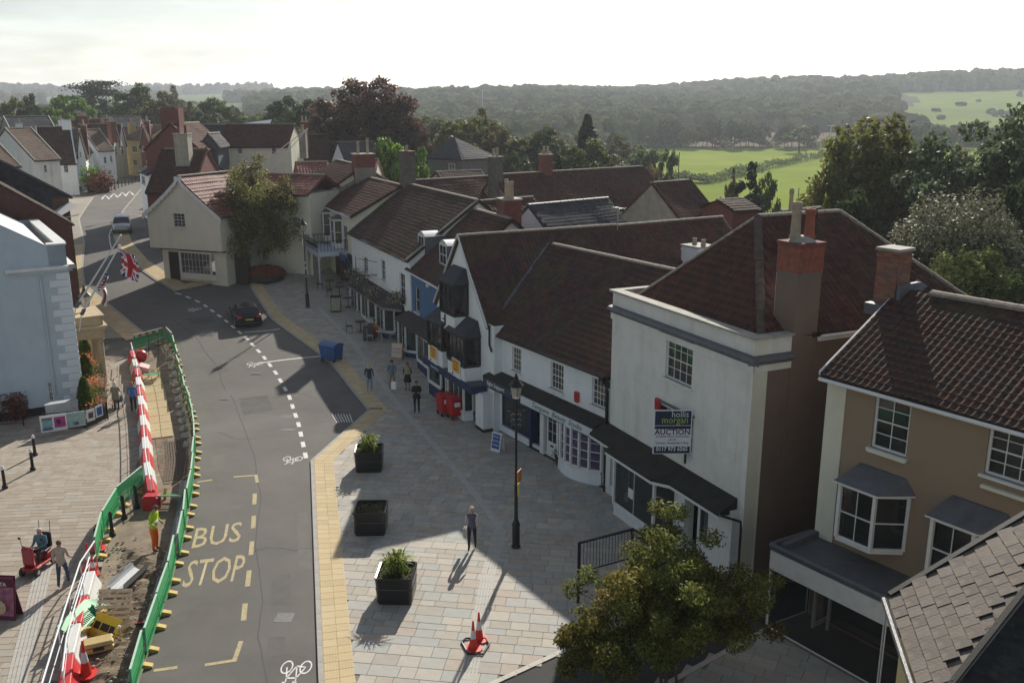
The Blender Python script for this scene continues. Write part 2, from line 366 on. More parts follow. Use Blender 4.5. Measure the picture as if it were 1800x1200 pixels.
def slabs(parent, poly, ang, rows, lens, mats, top, nparts=300, avoid=None, ymax=200, name='paving_slab', gap=.012, thick=.05, inset=0.0, jit=.002):
    """courses of stone slabs, every slab with its own edges; the nearest are objects"""
    ca, sa = math.cos(ang), math.sin(ang); xs = [p[0]*ca+p[1]*sa for p in poly]; ys = [-p[0]*sa+p[1]*ca for p in poly]
    y = min(ys); L_ = []; rnd = random.Random(hash((round(ang, 3), len(poly))) & 0xffff)
    while y < max(ys):
        h = rnd.choice(rows); x = min(xs)-rnd.random()
        while x < max(xs):
            l = rnd.choice(lens); cx, cy = x+l/2, y+h/2; wx, wy = cx*ca-cy*sa, cx*sa+cy*ca
            if wy < ymax and wy > 15 and inpoly(wx, wy, poly) and (avoid is None or not avoid(wx, wy)) and (not inset or segd((wx, wy), poly) > inset):
                px = 900+1600*wx/max(1, wy*.9687+4)
                if -80 < px < 1880: L_.append((wx, wy, l-gap, h-gap))
            x += l
        y += h
    L_.sort(key=lambda s: s[0]**2+s[1]**2 + (0 if -30 < 900+1600*s[0]/(s[1]*.9687+4) < 1830 and s[1] > 22.3 else 1e5))
    cache = {}; rest = MB()
    for i, (wx, wy, l, h) in enumerate(L_):
        m = rnd.choice(mats); z = sz(wy)+top+rnd.uniform(-jit, jit); slope = math.atan(sz(wy+.5)-sz(wy-.5))
        if i < nparts:
            k = (round(l, 2), round(h, 2), m.name)
            if k not in cache:
                b = MB(); e = .006; b.add([(-l/2,-h/2,-thick),(l/2,-h/2,-thick),(l/2,h/2,-thick),(-l/2,h/2,-thick),(-l/2,-h/2,-e),(l/2,-h/2,-e),(l/2,h/2,-e),(-l/2,h/2,-e),(-l/2+e,-h/2+e,0),(l/2-e,-h/2+e,0),(l/2-e,h/2-e,0),(-l/2+e,h/2-e,0)],
                    [(8,9,10,11)]+[(q,(q+1)%4,(q+1)%4+4,q+4) for q in range(4)]+[(q+4,(q+1)%4+4,(q+1)%4+8,q+8) for q in range(4)])
                o = b.build(name, m, parent); cache[k] = o
                o.location = (wx, wy, z); o.rotation_euler.z = ang
            else:
                o = inst(cache[k], loc=(wx, wy, z), rz=ang)
        else:
            M_ = Matrix.Translation((wx, wy, z)) @ Matrix.Rotation(slope, 4, 'X') @ Matrix.Rotation(ang, 4, 'Z')
            rest.add([(-l/2,-h/2,0),(l/2,-h/2,0),(l/2,h/2,0),(-l/2,h/2,0),(-l/2,-h/2,-.02),(l/2,-h/2,-.02),(l/2,h/2,-.02),(-l/2,h/2,-.02)],
                     [(0,1,2,3),(4,5,1,0),(5,6,2,1),(6,7,3,2),(7,4,0,3)], m, M_)
    if rest.v: tag(rest.build(name+'s', None, parent), kind='stuff')
# tactile strip and kerb stones follow the kerb line
def offs_line(P, d):
    out_ = []
    for i, p in enumerate(P):
        a = Vector(P[max(0, i-1)]); b = Vector(P[min(len(P)-1, i+1)]); q = Vector(p)
        d1 = (q-a).normalized() if i else (b-q).normalized(); d2 = (b-q).normalized() if i < len(P)-1 else d1
        n1 = Vector((d1.y, -d1.x)); n2 = Vector((d2.y, -d2.x)); n = (n1+n2).normalized(); k = d/max(.35, n.dot(n1)); out_.append(tuple(q+n*k))
    return out_
M_KERB = mat('kerb_stone', (.36,.34,.31), .8, .12, 4, .2, 30)
M_TACT = [mat(f'tactile_{i}', c, .8, .1, 3, .2, 26, dirt=(.3,.25,.16), dirtamt=.35) for i, c in enumerate([(.56,.44,.25),(.52,.41,.24),(.58,.47,.28)])]
M_TACTB = mat('tactile_far', (.5,.4,.23), .85, .12, 1.5, .1, 20)
def kerb(parent, P, w=.16, top=H, step=.9, maxparts=120):
    k = 0; rest = MB()
    for a, b in zip(P[:-1], P[1:]):
        a = Vector(a); b = Vector(b); d = b-a; n = max(1, round(d.length/step)); l = d.length/n; rz = math.atan2(d.y, d.x)
        for i in range(n):
            c = a+d*((i+.5)/n); sl = math.atan2(sz((a+d*((i+1)/n)).y)-sz((a+d*(i/n)).y), l)
            M_ = Matrix.Translation((c.x, c.y, sz(c.y)+top+.004)) @ Matrix.Rotation(rz, 4, 'Z') @ Matrix.Rotation(-sl, 4, 'Y')
            t = MB().box(-l/2+.005, -w, -.16, l/2-.005, 0, 0, M_KERB)
            if k < maxparts: 
                o = t.build('kerb_stone', None, parent); o.matrix_local = M_; k += 1
            else: rest.add(t.v, t.f, M_KERB, M_)
    if rest.v: tag(rest.build('kerb_stones', None, parent), kind='stuff')
def tactile(parent, P, d0, d1, top=H, parts=160, skip=0):
    """ribbed buff tiles laid in two courses along a kerb"""
    k = 0; rest = MB(); w = (d1-d0)/2
    for si, (a, b, c_, e_) in enumerate(zip(offs_line(P, d0)[:-1], offs_line(P, d0)[1:], offs_line(P, d1)[:-1], offs_line(P, d1)[1:])):
        a, b, c_, e_ = map(Vector, (a, b, c_, e_)); n = max(1, round(((b-a).length+(e_-c_).length)/2/.4))
        near = si <= 3
        for i in range(n):
            for r_ in range(2):
                def q(s, t): p = a.lerp(b, s).lerp(c_.lerp(e_, s), t); return Vector((p.x, p.y, sz(p.y)+top+.006))
                s0, s1 = (i+.02)/n, (i+.98)/n; t0, t1 = r_*.5+.005, r_*.5+.495
                mb = MB(); m = random.choice(M_TACT)
                c0 = q((s0+s1)/2, (t0+t1)/2)
                P4 = [q(s0,t0), q(s1,t0), q(s1,t1), q(s0,t1)]; dn = Vector((0,0,-.03))
                mb.add([p-c0 for p in P4]+[p-c0+dn for p in P4], [(3,2,1,0),(0,1,5,4),(1,2,6,5),(2,3,7,6),(3,0,4,7)], m)
                if near:
                    for j in range(5):       # raised ribs
                        ta = t0+(t1-t0)*(j+.25)/5; tb = t0+(t1-t0)*(j+.7)/5; up = Vector((0,0,.007))
                        R4 = [q(s0,ta), q(s1,ta), q(s1,tb), q(s0,tb)]
                        mb.add([p-c0+up for p in R4]+[p-c0 for p in R4], [(3,2,1,0),(0,1,5,4),(1,2,6,5),(2,3,7,6),(3,0,4,7)], m)
                if near and k < parts:
                    mb.build('tactile_tile', None, parent, loc=c0); k += 1
                else: rest.add([Vector(v)+c0 for v in mb.v], mb.f, m)
    if rest.v: tag(rest.build('tactile_tiles', None, parent), kind='stuff')
kerb(pavement, KERB_R); tactile(pavement, KERB_R, .16, 1.02)
kerb(peninsula, KERB_P[:8]); tactile(peninsula, KERB_P[:6], .16, 1.5, parts=0)
KL = KERB_L[::-1]
kerb(mid_pav, KL); tactile(mid_pav, KL[3:], .16, 1.5, parts=0)
_in = offs_line(KERB_R, .72)
slab_poly = _in[:-1]+[(-14.5,93),(-14,86),(-8,70),(0,54),(8,40),(12,30)]+[tuple(gz(*p,H)[:2]) for p in ((1345,1040),(1100,1088),(997,1140),(880,1193),(700,1270))]
chan = [tuple(gp(*p, H)[:2]) for p in ((560,540),(622,603),(697,707),(775,795),(850,887),(880,930))]
chan2 = [tuple(gp(*p, H)[:2]) for p in ((880,930),(858,1010),(838,1120),(818,1215)) ]
def av(x, y): return segd((x, y), chan, False) < .16 or segd((x, y), chan2, False) < .22
slabs(pavement, slab_poly, R(-8), [.45,.45,.55,.35], [.5,.6,.75,.9,.65], SAND, H, 300)
slabs(left_pav, left_poly, R(6), [.3,.38], [.6,.75,.5], BUFF, H, 300, ymax=60)
slabs(pav_b, [tuple(gz(*p,H)[:2]) for p in ((1080,1250),(1228,1170),(1340,1109),(1400,1083))]+[(12,26),(30,8),(10,10)], R(-30), [.45,.55], [.5,.6,.75], SAND, H, 60)
def strip(name, P, w, z, m, parent, grooves=0):
    a = offs_line(P, -w/2); b = offs_line(P, w/2); mb = MB()
    for i in range(len(P)-1):
        n = max(1, int(math.dist(P[i], P[i+1])/.45))
        for j in range(n):
            def q(t, s): p = Vector(a[i]).lerp(Vector(a[i+1]), s).lerp(Vector(b[i]).lerp(Vector(b[i+1]), s), t); return (p.x, p.y, sz(p.y)+z)
            s0, s1 = (j+.01)/n, (j+.99)/n
            if grooves:
                for g in range(grooves):
                    t0, t1 = (g+.12)/grooves, (g+.88)/grooves; P4 = [q(t0,s0), q(t1,s0), q(t1,s1), q(t0,s1)]; mb.add(P4+[(x, y, z_-.02) for x, y, z_ in P4], [(0,1,2,3),(0,4,5,1),(1,5,6,2),(2,6,7,3),(3,7,4,0)], m)
            else:
                P4 = [q(0,s0), q(1,s0), q(1,s1), q(0,s1)]; mb.add(P4+[(x, y, z_-.02) for x, y, z_ in P4], [(0,1,2,3),(0,4,5,1),(1,5,6,2),(2,6,7,3),(3,7,4,0)], m)
    return mb.build(name, None, parent)
M_CHAN = mat('channel_stone', (.42,.41,.38), .75, .1, 4, .2, 30)
tag(strip('drain_channel', chan, .3, H+.008, M_CHAN, pavement), kind='stuff')
tag(strip('drain_channel', chan2, .5, H+.008, M_CHAN, pavement, 5), kind='stuff')
chan3 = [tuple(gp(*p, H)[:2]) for p in ((95,962),(75,1005),(55,1090),(35,1170),(22,1230))]
tag(strip('drain_channel', chan3, .55, H+.008, M_CHAN, left_pav, 5), kind='stuff')
edge1 = [tuple(gz(*p,H)[:2]) for p in ((860,1203),(997,1140),(1100,1088),(1330,1030))]
strip('edge_course', edge1, .17, H+.012, mat('edge_stone', (.5,.47,.41), .8, .1, 3, .2, 20), pavement)
edge2 = [tuple(gz(*p,H)[:2]) for p in ((1100,1240),(1228,1170),(1340,1109),(1400,1083))]
strip('edge_course', edge2, .17, H+.012, mat('edge_stone', (.5,.47,.41)), pav_b)
# ================================================================ road markings
M_WHITE = mat('marking_white', (.72,.71,.68), .7, .1, 6, .2, 60, dirt=(.2,.19,.18), dirtamt=.8, dscale=9)
M_YELL = mat('marking_yellow', (.44,.36,.19), .7, .12, 6, .2, 60, dirt=(.17,.16,.14), dirtamt=.85, dscale=8)
marks = empty('road_marking', (0, 0, 0)); 
def line_px(pts, w, m, name='painted_line', z=.005, parent=road):
    P = [tuple(gp(*p)[:2]) for p in pts]; a = offs_line(P, -w/2); b = offs_line(P, w/2); mb = MB()
    for i in range(len(P)-1):
        n = max(1, int(math.dist(P[i], P[i+1])/1.5))
        for j in range(n):
            Q = []
            for (e, s) in ((a, j/n), (b, j/n), (b, (j+1)/n), (a, (j+1)/n)):
                p = Vector(e[i]).lerp(Vector(e[i+1]), s); Q.append((p.x, p.y, sz(p.y)+z))
            mb.add(Q, [(0,1,2,3)], m)
    return mb.build(name, None, parent)
bpy.data.objects.remove(marks)
def dash_line(pts, w, m, dash, gap):
    P = [Vector(gp(*p)[:2]) for p in pts]; L_ = [0]
    for a, b in zip(P[:-1], P[1:]): L_.append(L_[-1]+(b-a).length)
    def at_(s):
        for i in range(len(P)-1):
            if s <= L_[i+1]: return P[i].lerp(P[i+1], (s-L_[i])/(L_[i+1]-L_[i]))
        return P[-1]
    s = 0
    while s < L_[-1]-dash:
        a, b = at_(s), at_(s+dash); d = (b-a).normalized(); n = Vector((-d.y, d.x))*w/2
        Q = [(p.x, p.y, sz(p.y)+.005) for p in (a-n, b-n, b+n, a+n)]
        MB().add(Q, [(0,1,2,3)], m).build('painted_dash', None, road); s += dash+gap
# dashed white line of the parking bays
dash_line([(538,805),(525,745),(508,695),(487,658),(462,625),(432,593),(395,562),(355,533),(318,517),(300,513)], .2, M_WHITE, .75, .75)
line_px([(455,638),(510,631),(572,625)], .16, M_WHITE); line_px([(430,584),(470,581),(492,578)], .14, M_WHITE)
# yellow bus stop box and letters
for pts in ([(410,838),(450,835),(452,848)], [(346,847),(373,843)], [(360,1168),(412,1160),(424,1126)], [(270,1178),(312,1172)]): line_px(pts, .14, M_YELL)
for a, b in (((448,867),(447,886)),((446,906),(445,928)),((443,951),(441,975)),((438,1002),(435,1030)),((431,1060),(428,1090))): line_px([a, b], .17, M_YELL)
def ground_text(s, pA, pB, pC, m, bold=.0):
    """letters painted on the road: pA bottom-left, pB bottom-right, pC top-left (survey pixels)"""
    me = text_mesh(s, 1.0, 0, bold); me.materials.clear(); me.materials.append(m)
    xs = [v.co.x for v in me.vertices]; ys = [v.co.y for v in me.vertices]; x0, x1, y0, y1 = min(xs), max(xs), min(ys), max(ys)
    A, B, C = gp(*pA), gp(*pB), gp(*pC)
    for v in me.vertices:
        u = (v.co.x-x0)/(x1-x0); w = (v.co.y-y0)/(y1-y0); p = A+(B-A)*u+(C-A)*w; v.co = (p.x, p.y, sz(p.y)+.006)
    o = bpy.data.objects.new('painted_letters', me); COL.objects.link(o); o.parent = road; return o
ground_text('BUS', (336,964), (422,951), (345,928), M_YELL, .004)
ground_text('STOP', (318,1033), (424,1020), (334,985), M_YELL, .004)
def cycle_mark(px, py, s, rz, sy=1.0, m=M_WHITE):
    c = gp(px, py); mb = MB(); w = .07*s
    def ringf(cx, cy, r):
        n = 18; vs = []
        for k in range(n): a = 2*math.pi*k/n; vs += [((r)*math.cos(a)+cx, (r)*math.sin(a)+cy, 0), ((r-w)*math.cos(a)+cx, (r-w)*math.sin(a)+cy, 0)]
        mb.add(vs, [(2*k, (2*k+2) % (2*n), (2*k+3) % (2*n), 2*k+1) for k in range(n)], m)
    def bar(x0, y0, x1, y1):
        d = Vector((x1-x0, y1-y0)).normalized(); n = Vector((-d.y, d.x))*w/2; mb.add([(x0-n.x, y0-n.y, .001), (x1-n.x, y1-n.y, .001), (x1+n.x, y1+n.y, .001), (x0+n.x, y0+n.y, .001)], [(0,1,2,3)], m)
    ringf(-.5*s, 0, .32*s); ringf(.5*s, 0, .32*s)
    for q in ((-.5,0,-.2,.5),(-.2,.5,.3,.5),(.3,.5,.5,0),(-.2,.5,0,-.05),(0,-.05,.3,.5),(0,-.05,-.5,0),(-.3,.68,-.08,.68),(-.2,.5,-.22,.68),(.3,.5,.28,.7),(.28,.7,.45,.7)): bar(*[k*s for k in q])
    vs = []
    M_ = Matrix.Translation((c.x, c.y, 0)) @ Matrix.Rotation(rz, 4, 'Z') @ Matrix.Diagonal((1, sy, 1, 1))
    for v in mb.v: p = M_ @ Vector(v); vs.append((p.x, p.y, sz(p.y)+.005+v[2]))
    mb.v = vs; return mb.build('cycle_symbol', None, road)
cycle_mark(515, 806, .55, math.pi, 1.7); cycle_mark(521, 1172, .55, math.pi, 1.9); cycle_mark(448, 639, .6, math.pi, 1.5); cycle_mark(342, 543, .6, math.pi, 1.5); cycle_mark(232, 482, .5, math.pi, 1.5)
M_PATCH = [mat(f'asphalt_patch_{i}', c, .9, .14, 1.2, .5, 80, spec=.25) for i, c in enumerate([(.135,.128,.12),(.165,.157,.145),(.12,.115,.108)])]
for i, P_ in enumerate(([(478,1010),(510,1008),(512,1060),(476,1064)], [(372,800),(396,798),(394,822),(370,826)], [(420,700),(470,694),(480,720),(428,730)], [(360,640),(392,634),(402,652),(366,662)], [(520,900),(540,898),(548,1000),(526,1004)], [(330,560),(372,556),(380,566),(336,572)], [(470,1120),(500,1118),(506,1150),(472,1156)], [(392,890),(430,884),(432,892),(394,900)])):
    drape('repair_patch', xy(*P_), .003, M_PATCH[i % 3], road)
M_TAR = mat('tar_seal', (.045,.044,.043), .6, .2, 6, .2, 40)
for P_ in ([(470,1200),(455,1120),(462,1040),(450,960),(458,880),(446,800),(420,730),(400,680)], [(560,960),(520,966),(470,962),(440,970)], [(300,560),(340,590),(380,640),(402,700)], [(480,700),(520,690),(560,700),(600,715)], [(385,760),(420,772),(470,768)]):
    q_ = []
    for (a, b), (c_, d_) in zip(P_[:-1], P_[1:]):
        for t in (0, .25, .5, .75): q_.append((a+(c_-a)*t+random.uniform(-2, 2), b+(d_-b)*t+random.uniform(-1.5, 1.5)))
    line_px(q_, .045, M_TAR, 'tar_line', .0045)
# hatching box, ironwork
for i in range(7):
    line_px([(583+i*5.2, 727+(i % 2)), (592+i*4.6, 742)], .05, M_WHITE, 'painted_hatch')
M_IRON = mat('cast_iron', (.12,.12,.12), .5, .2, 8, .3, 60, metal=.6)
for (px, py, w, l) in ((503,732,.3,.3),(507,755,.35,.2),(600,725,.0,.0),(452,655,.3,.3),(500,1085,.28,.28),(395,700,.25,.25)):
    if w: c = gp(px, py); MB().box(-w,-l,0,w,l,.006,M_IRON).build('manhole_cover', None, road, loc=c)
c = gp(661, 718, H); MB().box(-.35,-.12,0,.35,.12,.016,M_IRON).build('gully_grate', None, pavement, loc=c)
for px, py in ((185,345),(200,342),(215,340),(228,338)): line_px([(px-6,py+5),(px,py-2),(px+7,py+5)], .25, M_WHITE, 'painted_arrow')
line_px([(196,437),(193,425),(192,413),(196,402)], .12, M_WHITE)
# ================================================================ building kit
GLASS = mat('window_glass', (.02,.025,.03), .06, 0, bump=0, spec=.9, alpha=.55)
GLASS_L = mat('shop_glass', (.035,.045,.05), .05, 0, bump=0, spec=.9, alpha=.6)
CURTAIN = mat('curtain', (.42,.41,.38), .9, .1, 3)
WPAINT = mat('white_paint', (.72,.73,.72), .5, .06, 4, .05, 30, dirt=(.4,.4,.37), dirtamt=.25)
DARKW = mat('dark_timber', (.035,.028,.024), .7, .2, 6)
LEAD = mat('lead_sheet', (.13,.135,.15), .55, .2, 2.5, .15, 8, metal=.1, dirt=(.07,.07,.075), dirtamt=.5)
IRONB = mat('black_metal', (.012,.012,.014), .45, .1, 8, .05)
STONE = mat('coping_stone', (.36,.35,.31), .85, .15, 3, .3, 20, dirt=(.14,.14,.11), dirtamt=.6)
W_WHITE = mat('white_render', (.78,.81,.83), .85, .05, .9, .15, 22, dirt=(.62,.64,.62), dirtamt=.35, streak=.12)
W_CREAM = mat('offwhite_render', (.72,.72,.68), .88, .06, .8, .2, 22, dirt=(.50,.50,.44), dirtamt=.45, streak=.22)
W_YEL = mat('cream_render', (.71,.69,.56), .88, .05, .8, .15, 22, dirt=(.55,.53,.43), dirtamt=.35, streak=.1)
W_BROWN = mat('brown_render', (.19,.135,.105), .9, .07, .6, .15, 24, dirt=(.13,.09,.07), dirtamt=.5, dscale=.7)
W_TAUPE = mat('taupe_render', (.30,.225,.155), .9, .06, .6, .15, 24, dirt=(.2,.16,.11), dirtamt=.4)
W_BLUE = mat('blue_render', (.07,.15,.29), .8, .08, .8, .1, 22, dirt=(.05,.11,.22), dirtamt=.4)
NAVY = mat('navy_paint', (.02,.035,.1), .5, .08, 3, .05)
BRICKR = [mat(f'brick_{i}', c, .9, .2, 9, .3, 40) for i, c in enumerate([(.25,.10,.06),(.20,.085,.06),(.28,.13,.08),(.16,.09,.075),(.22,.12,.09)])]
M_MORT = mat('mortar', (.24,.21,.18), .95, .1, 5, .2, 30)
M_BRICKFAR = mat('brick_wall_red', (.19,.065,.05), .9, .3, 6, .3, 26, dirt=(.10,.05,.045), dirtamt=.7, dscale=2.5, tint=(.15,.075,.06), tintamt=.7, tscale=3)
PANT = [mat(f'pantile_{i}', c, .85, .3, 3, .2, 22, tint=(.08,.07,.04), tintamt=.45, tscale=.6, dirt=(.06,.055,.04), dirtamt=.6, dscale=2.5, spec=.12) for i, c in enumerate([(0.103,0.038,0.033),(0.083,0.033,0.032),(0.124,0.046,0.037),(0.075,0.036,0.037),(0.095,0.042,0.037)])]
PANTD = [mat(f'pantile_dark_{i}', c, .85, .3, 3, .2, 22, tint=(.075,.075,.035), tintamt=.55, tscale=.6, dirt=(.10,.09,.072), dirtamt=.55, dscale=4, spec=.12) for i, c in enumerate([(0.078,0.036,0.036),(0.067,0.034,0.037),(0.095,0.040,0.036),(0.057,0.036,0.041)])]
PANTO = [mat(f'pantile_orange_{i}', c, .7, .2, 3, .2, 22, dirt=(.16,.10,.07), dirtamt=.4, dscale=2.5, spec=.45) for i, c in enumerate([(.23,.07,.05),(.19,.06,.045),(.26,.085,.06),(.16,.055,.042)])]
SLATE = [mat(f'slate_{i}', c, .9, .15, 4, .15, 26, dirt=(.09,.09,.08), dirtamt=.5, spec=.2) for i, c in enumerate([(.06,.062,.075),(.075,.075,.085),(.05,.052,.062),(.07,.065,.07)])]
RIDGE = mat('ridge_tile', (.26,.22,.18), .85, .3, 5, .3, 20, dirt=(.11,.10,.07), dirtamt=.6, dscale=4)
POT = mat('chimney_pot', (.36,.30,.22), .85, .2, 6, .2, 20, dirt=(.12,.1,.08), dirtamt=.6)
ALU = mat('aerial_metal', (.5,.5,.5), .35, .1, 5, 0, metal=.9)
class Wall:
    """plane facing -y at y, with real openings"""
    @staticmethod
    def front(mb, x0, x1, z0, z1, y, holes, m, reveal=.14, top=None):
        xs = sorted({x0, x1, *[h[0] for h in holes], *[h[1] for h in holes]}); zs = sorted({z0, z1, *[h[2] for h in holes], *[h[3] for h in holes]})
        xs = [x for x in xs if x0 <= x <= x1]; zs = [z for z in zs if z0 <= z <= z1]
        for a, b in zip(xs[:-1], xs[1:]):
            for c, d in zip(zs[:-1], zs[1:]):
                cx, cz = (a+b)/2, (c+d)/2
                if any(h[0] < cx < h[1] and h[2] < cz < h[3] for h in holes): continue
                mb.add([(a,y,c),(b,y,c),(b,y,d),(a,y,d)], [(0,1,2,3)], m)
        for h in holes:
            a, b, c, d = h[:4]; r = y+reveal
            mb.add([(a,y,c),(a,y,d),(a,r,d),(a,r,c)], [(0,1,2,3)], m); mb.add([(b,y,c),(b,r,c),(b,r,d),(b,y,d)], [(0,1,2,3)], m)
            mb.add([(a,y,d),(b,y,d),(b,r,d),(a,r,d)], [(0,1,2,3)], m); mb.add([(a,y,c),(a,r,c),(b,r,c),(b,y,c)], [(0,1,2,3)], m)
def panel(P, Q, z0, z1, nx, ny, parent, name='window', m=None, sep=True, sash=True, ft=.055, bt=.022, glass=None, curtain=0, depth=.06, tilt=.6, arch=False, panename='pane'):
    """glazed panel standing between two points of the plan; frame mesh with its panes as children"""
    m = m or WPAINT; glass = glass or GLASS
    P = Vector((P[0], P[1])); Q = Vector((Q[0], Q[1])); d = Q-P; w = d.length; rz = math.atan2(d.y, d.x); h = z1-z0
    mb = MB(); D = depth
    mb.box(0,0,0,w,D,ft,m); mb.box(0,0,h-ft,w,D,h,m); mb.box(0,.001,ft,ft,D-.001,h-ft,m); mb.box(w-ft,.001,ft,w,D-.001,h-ft,m)
    iw, ih = w-2*ft, h-2*ft
    for i in range(1, nx): x = ft+iw*i/nx; mb.box(x-bt/2,.012,ft,x+bt/2,D-.012,h-ft,m)
    for j in range(1, ny):
        z = ft+ih*j/ny; t = bt*(1.8 if sash and j*2 == ny else 1); mb.box(ft,.009 if t == bt else .003,z-t/2,w-ft,D-.009,z+t/2,m)
    fr_ = mb.build(name, None, parent, loc=(P.x, P.y, z0), rz=rz)
    if arch:
        a = MB(); n = 8
        pts = [(w/2-math.cos(math.pi*k/n)*w/2, math.sin(math.pi*k/n)*w/2*1.15) for k in range(n+1)]
        a.prism([(x, D*.5, h+z) for x, z in pts], (0,.01,0), glass); a.build(panename, None, fr_)
        b_ = MB().tube([(x, D*.3, h+z) for x, z in pts], ft*.6, 5, m); b_.box(w/2-bt/2,.01,h,w/2+bt/2,D*.8,h+w/2*1.1,m); b_.build('arch_frame', None, fr_)
    if sep:
        cache = {}
        for i in range(nx):
            for j in range(ny):
                if 'o' not in cache:
                    pw, ph = iw/nx-bt, ih/ny-bt
                    o = MB().box(-pw/2-.004,0,-ph/2-.004,pw/2+.004,.006,ph/2+.004,glass).build(panename, None, fr_); cache['o'] = o
                else: o = inst(cache['o'])
                o.location = (ft+iw*(i+.5)/nx, D*.55, ft+ih*(j+.5)/ny)
                o.rotation_euler = (R(random.uniform(-tilt, tilt)), 0, R(random.uniform(-tilt, tilt)))
    else:
        MB().box(ft-.004,D*.55,ft-.004,w-ft+.004,D*.55+.006,h-ft+.004,glass).build(panename, None, fr_)
    if curtain:
        c = MB(); yb = D+.1
        for x0, x1 in ((ft, ft+iw*.24), (ft+iw*.76, ft+iw)):
            for k in range(4):
                a = x0+(x1-x0)*k/4; b = x0+(x1-x0)*(k+1)/4; c.box(a,yb+(k%2)*.02,ft,b-.01,yb+.03+(k%2)*.02,h-ft,CURTAIN)
        c.build('curtain', None, fr_)
    return fr_
def sill(parent, x0, x1, z, y=0, m=None, d=.12, t=.08): return MB().box(x0,y-d,z-t,x1,y+.05,z,m or WPAINT).build('sill', None, parent)
def win(H_, holes, L_, R_, nx, ny, y=0, f=None, sep=True, sl=True, **k):
    """window whose opening is seen between two survey pixels; registers its hole in the wall"""
    f = f or H_.fr; a = f.pl(*L_, y); b = f.pl(*R_, y); x0, x1 = sorted((a[0], b[0])); z0, z1 = sorted((a[1], b[1]))
    holes.append((x0, x1, z0, z1)); w = panel((x0, y+.07), (x1, y+.07), z0, z1, nx, ny, H_.root, sep=sep, **k)
    if sl:
        s = sill(w, -.08, x1-x0+.08, 0, -.07)
    return (x0, x1, z0, z1)
class House:
    def __init__(s, name, label, cat, fr, group=None):
        s.fr = fr; s.root = empty(name, fr.w(0,0,0), fr.rz, label, cat, group)
# --- roof sheets
def tile_mesh(kind, tw, th, m):
    b = MB(); tile_geo(b, kind, 0, 0, tw, th, m, None); return b
def tile_geo(mb, kind, x, y, tw, th, m, M):
    if kind == 'pantile':
        ts = (0, .18, .36, .56, .78, 1.0); hs = (.01, .036, .036, .01, 0, .006)
        lo = [(x+t*tw*1.0, y, h+.025) for t, h in zip(ts, hs)]; hi = [(x+t*tw, y+th+.03, h+.002) for t, h in zip(ts, hs)]; lip = [(a, b_, c-.022) for a, b_, c in lo]
        n = 6; mb.add(lo+hi+lip, [(i, i+1, n+i+1, n+i) for i in range(n-1)]+[(2*n+i, 2*n+i+1, i+1, i) for i in range(n-1)], m, M)
    elif kind == 'flat3':
        lo = [(x, y, .03), (x+tw*.4, y, .055), (x+tw, y, .03)]; hi = [(x, y+th+.02, .004), (x+tw*.4, y+th+.02, .03), (x+tw, y+th+.02, .004)]; lip = [(a, b_, c-.025) for a, b_, c in lo]
        mb.add(lo+hi+lip, [(0,1,4,3),(1,2,5,4),(6,7,1,0),(7,8,2,1)], m, M)
    else:
        g = .006; j = random.uniform(-.006, .006); t = .022+random.uniform(0, .006)
        lo = [(x+g, y+j, t), (x+tw-g, y+j, t)]; hi = [(x+g, y+th+.03, .004), (x+tw-g, y+th+.03, .004)]; lip = [(a, b_, c-.016) for a, b_, c in lo]
        mb.add(lo+[hi[1], hi[0]]+lip, [(0,1,2,3),(4,5,1,0),(0,3,4),(1,5,2)], m, M)
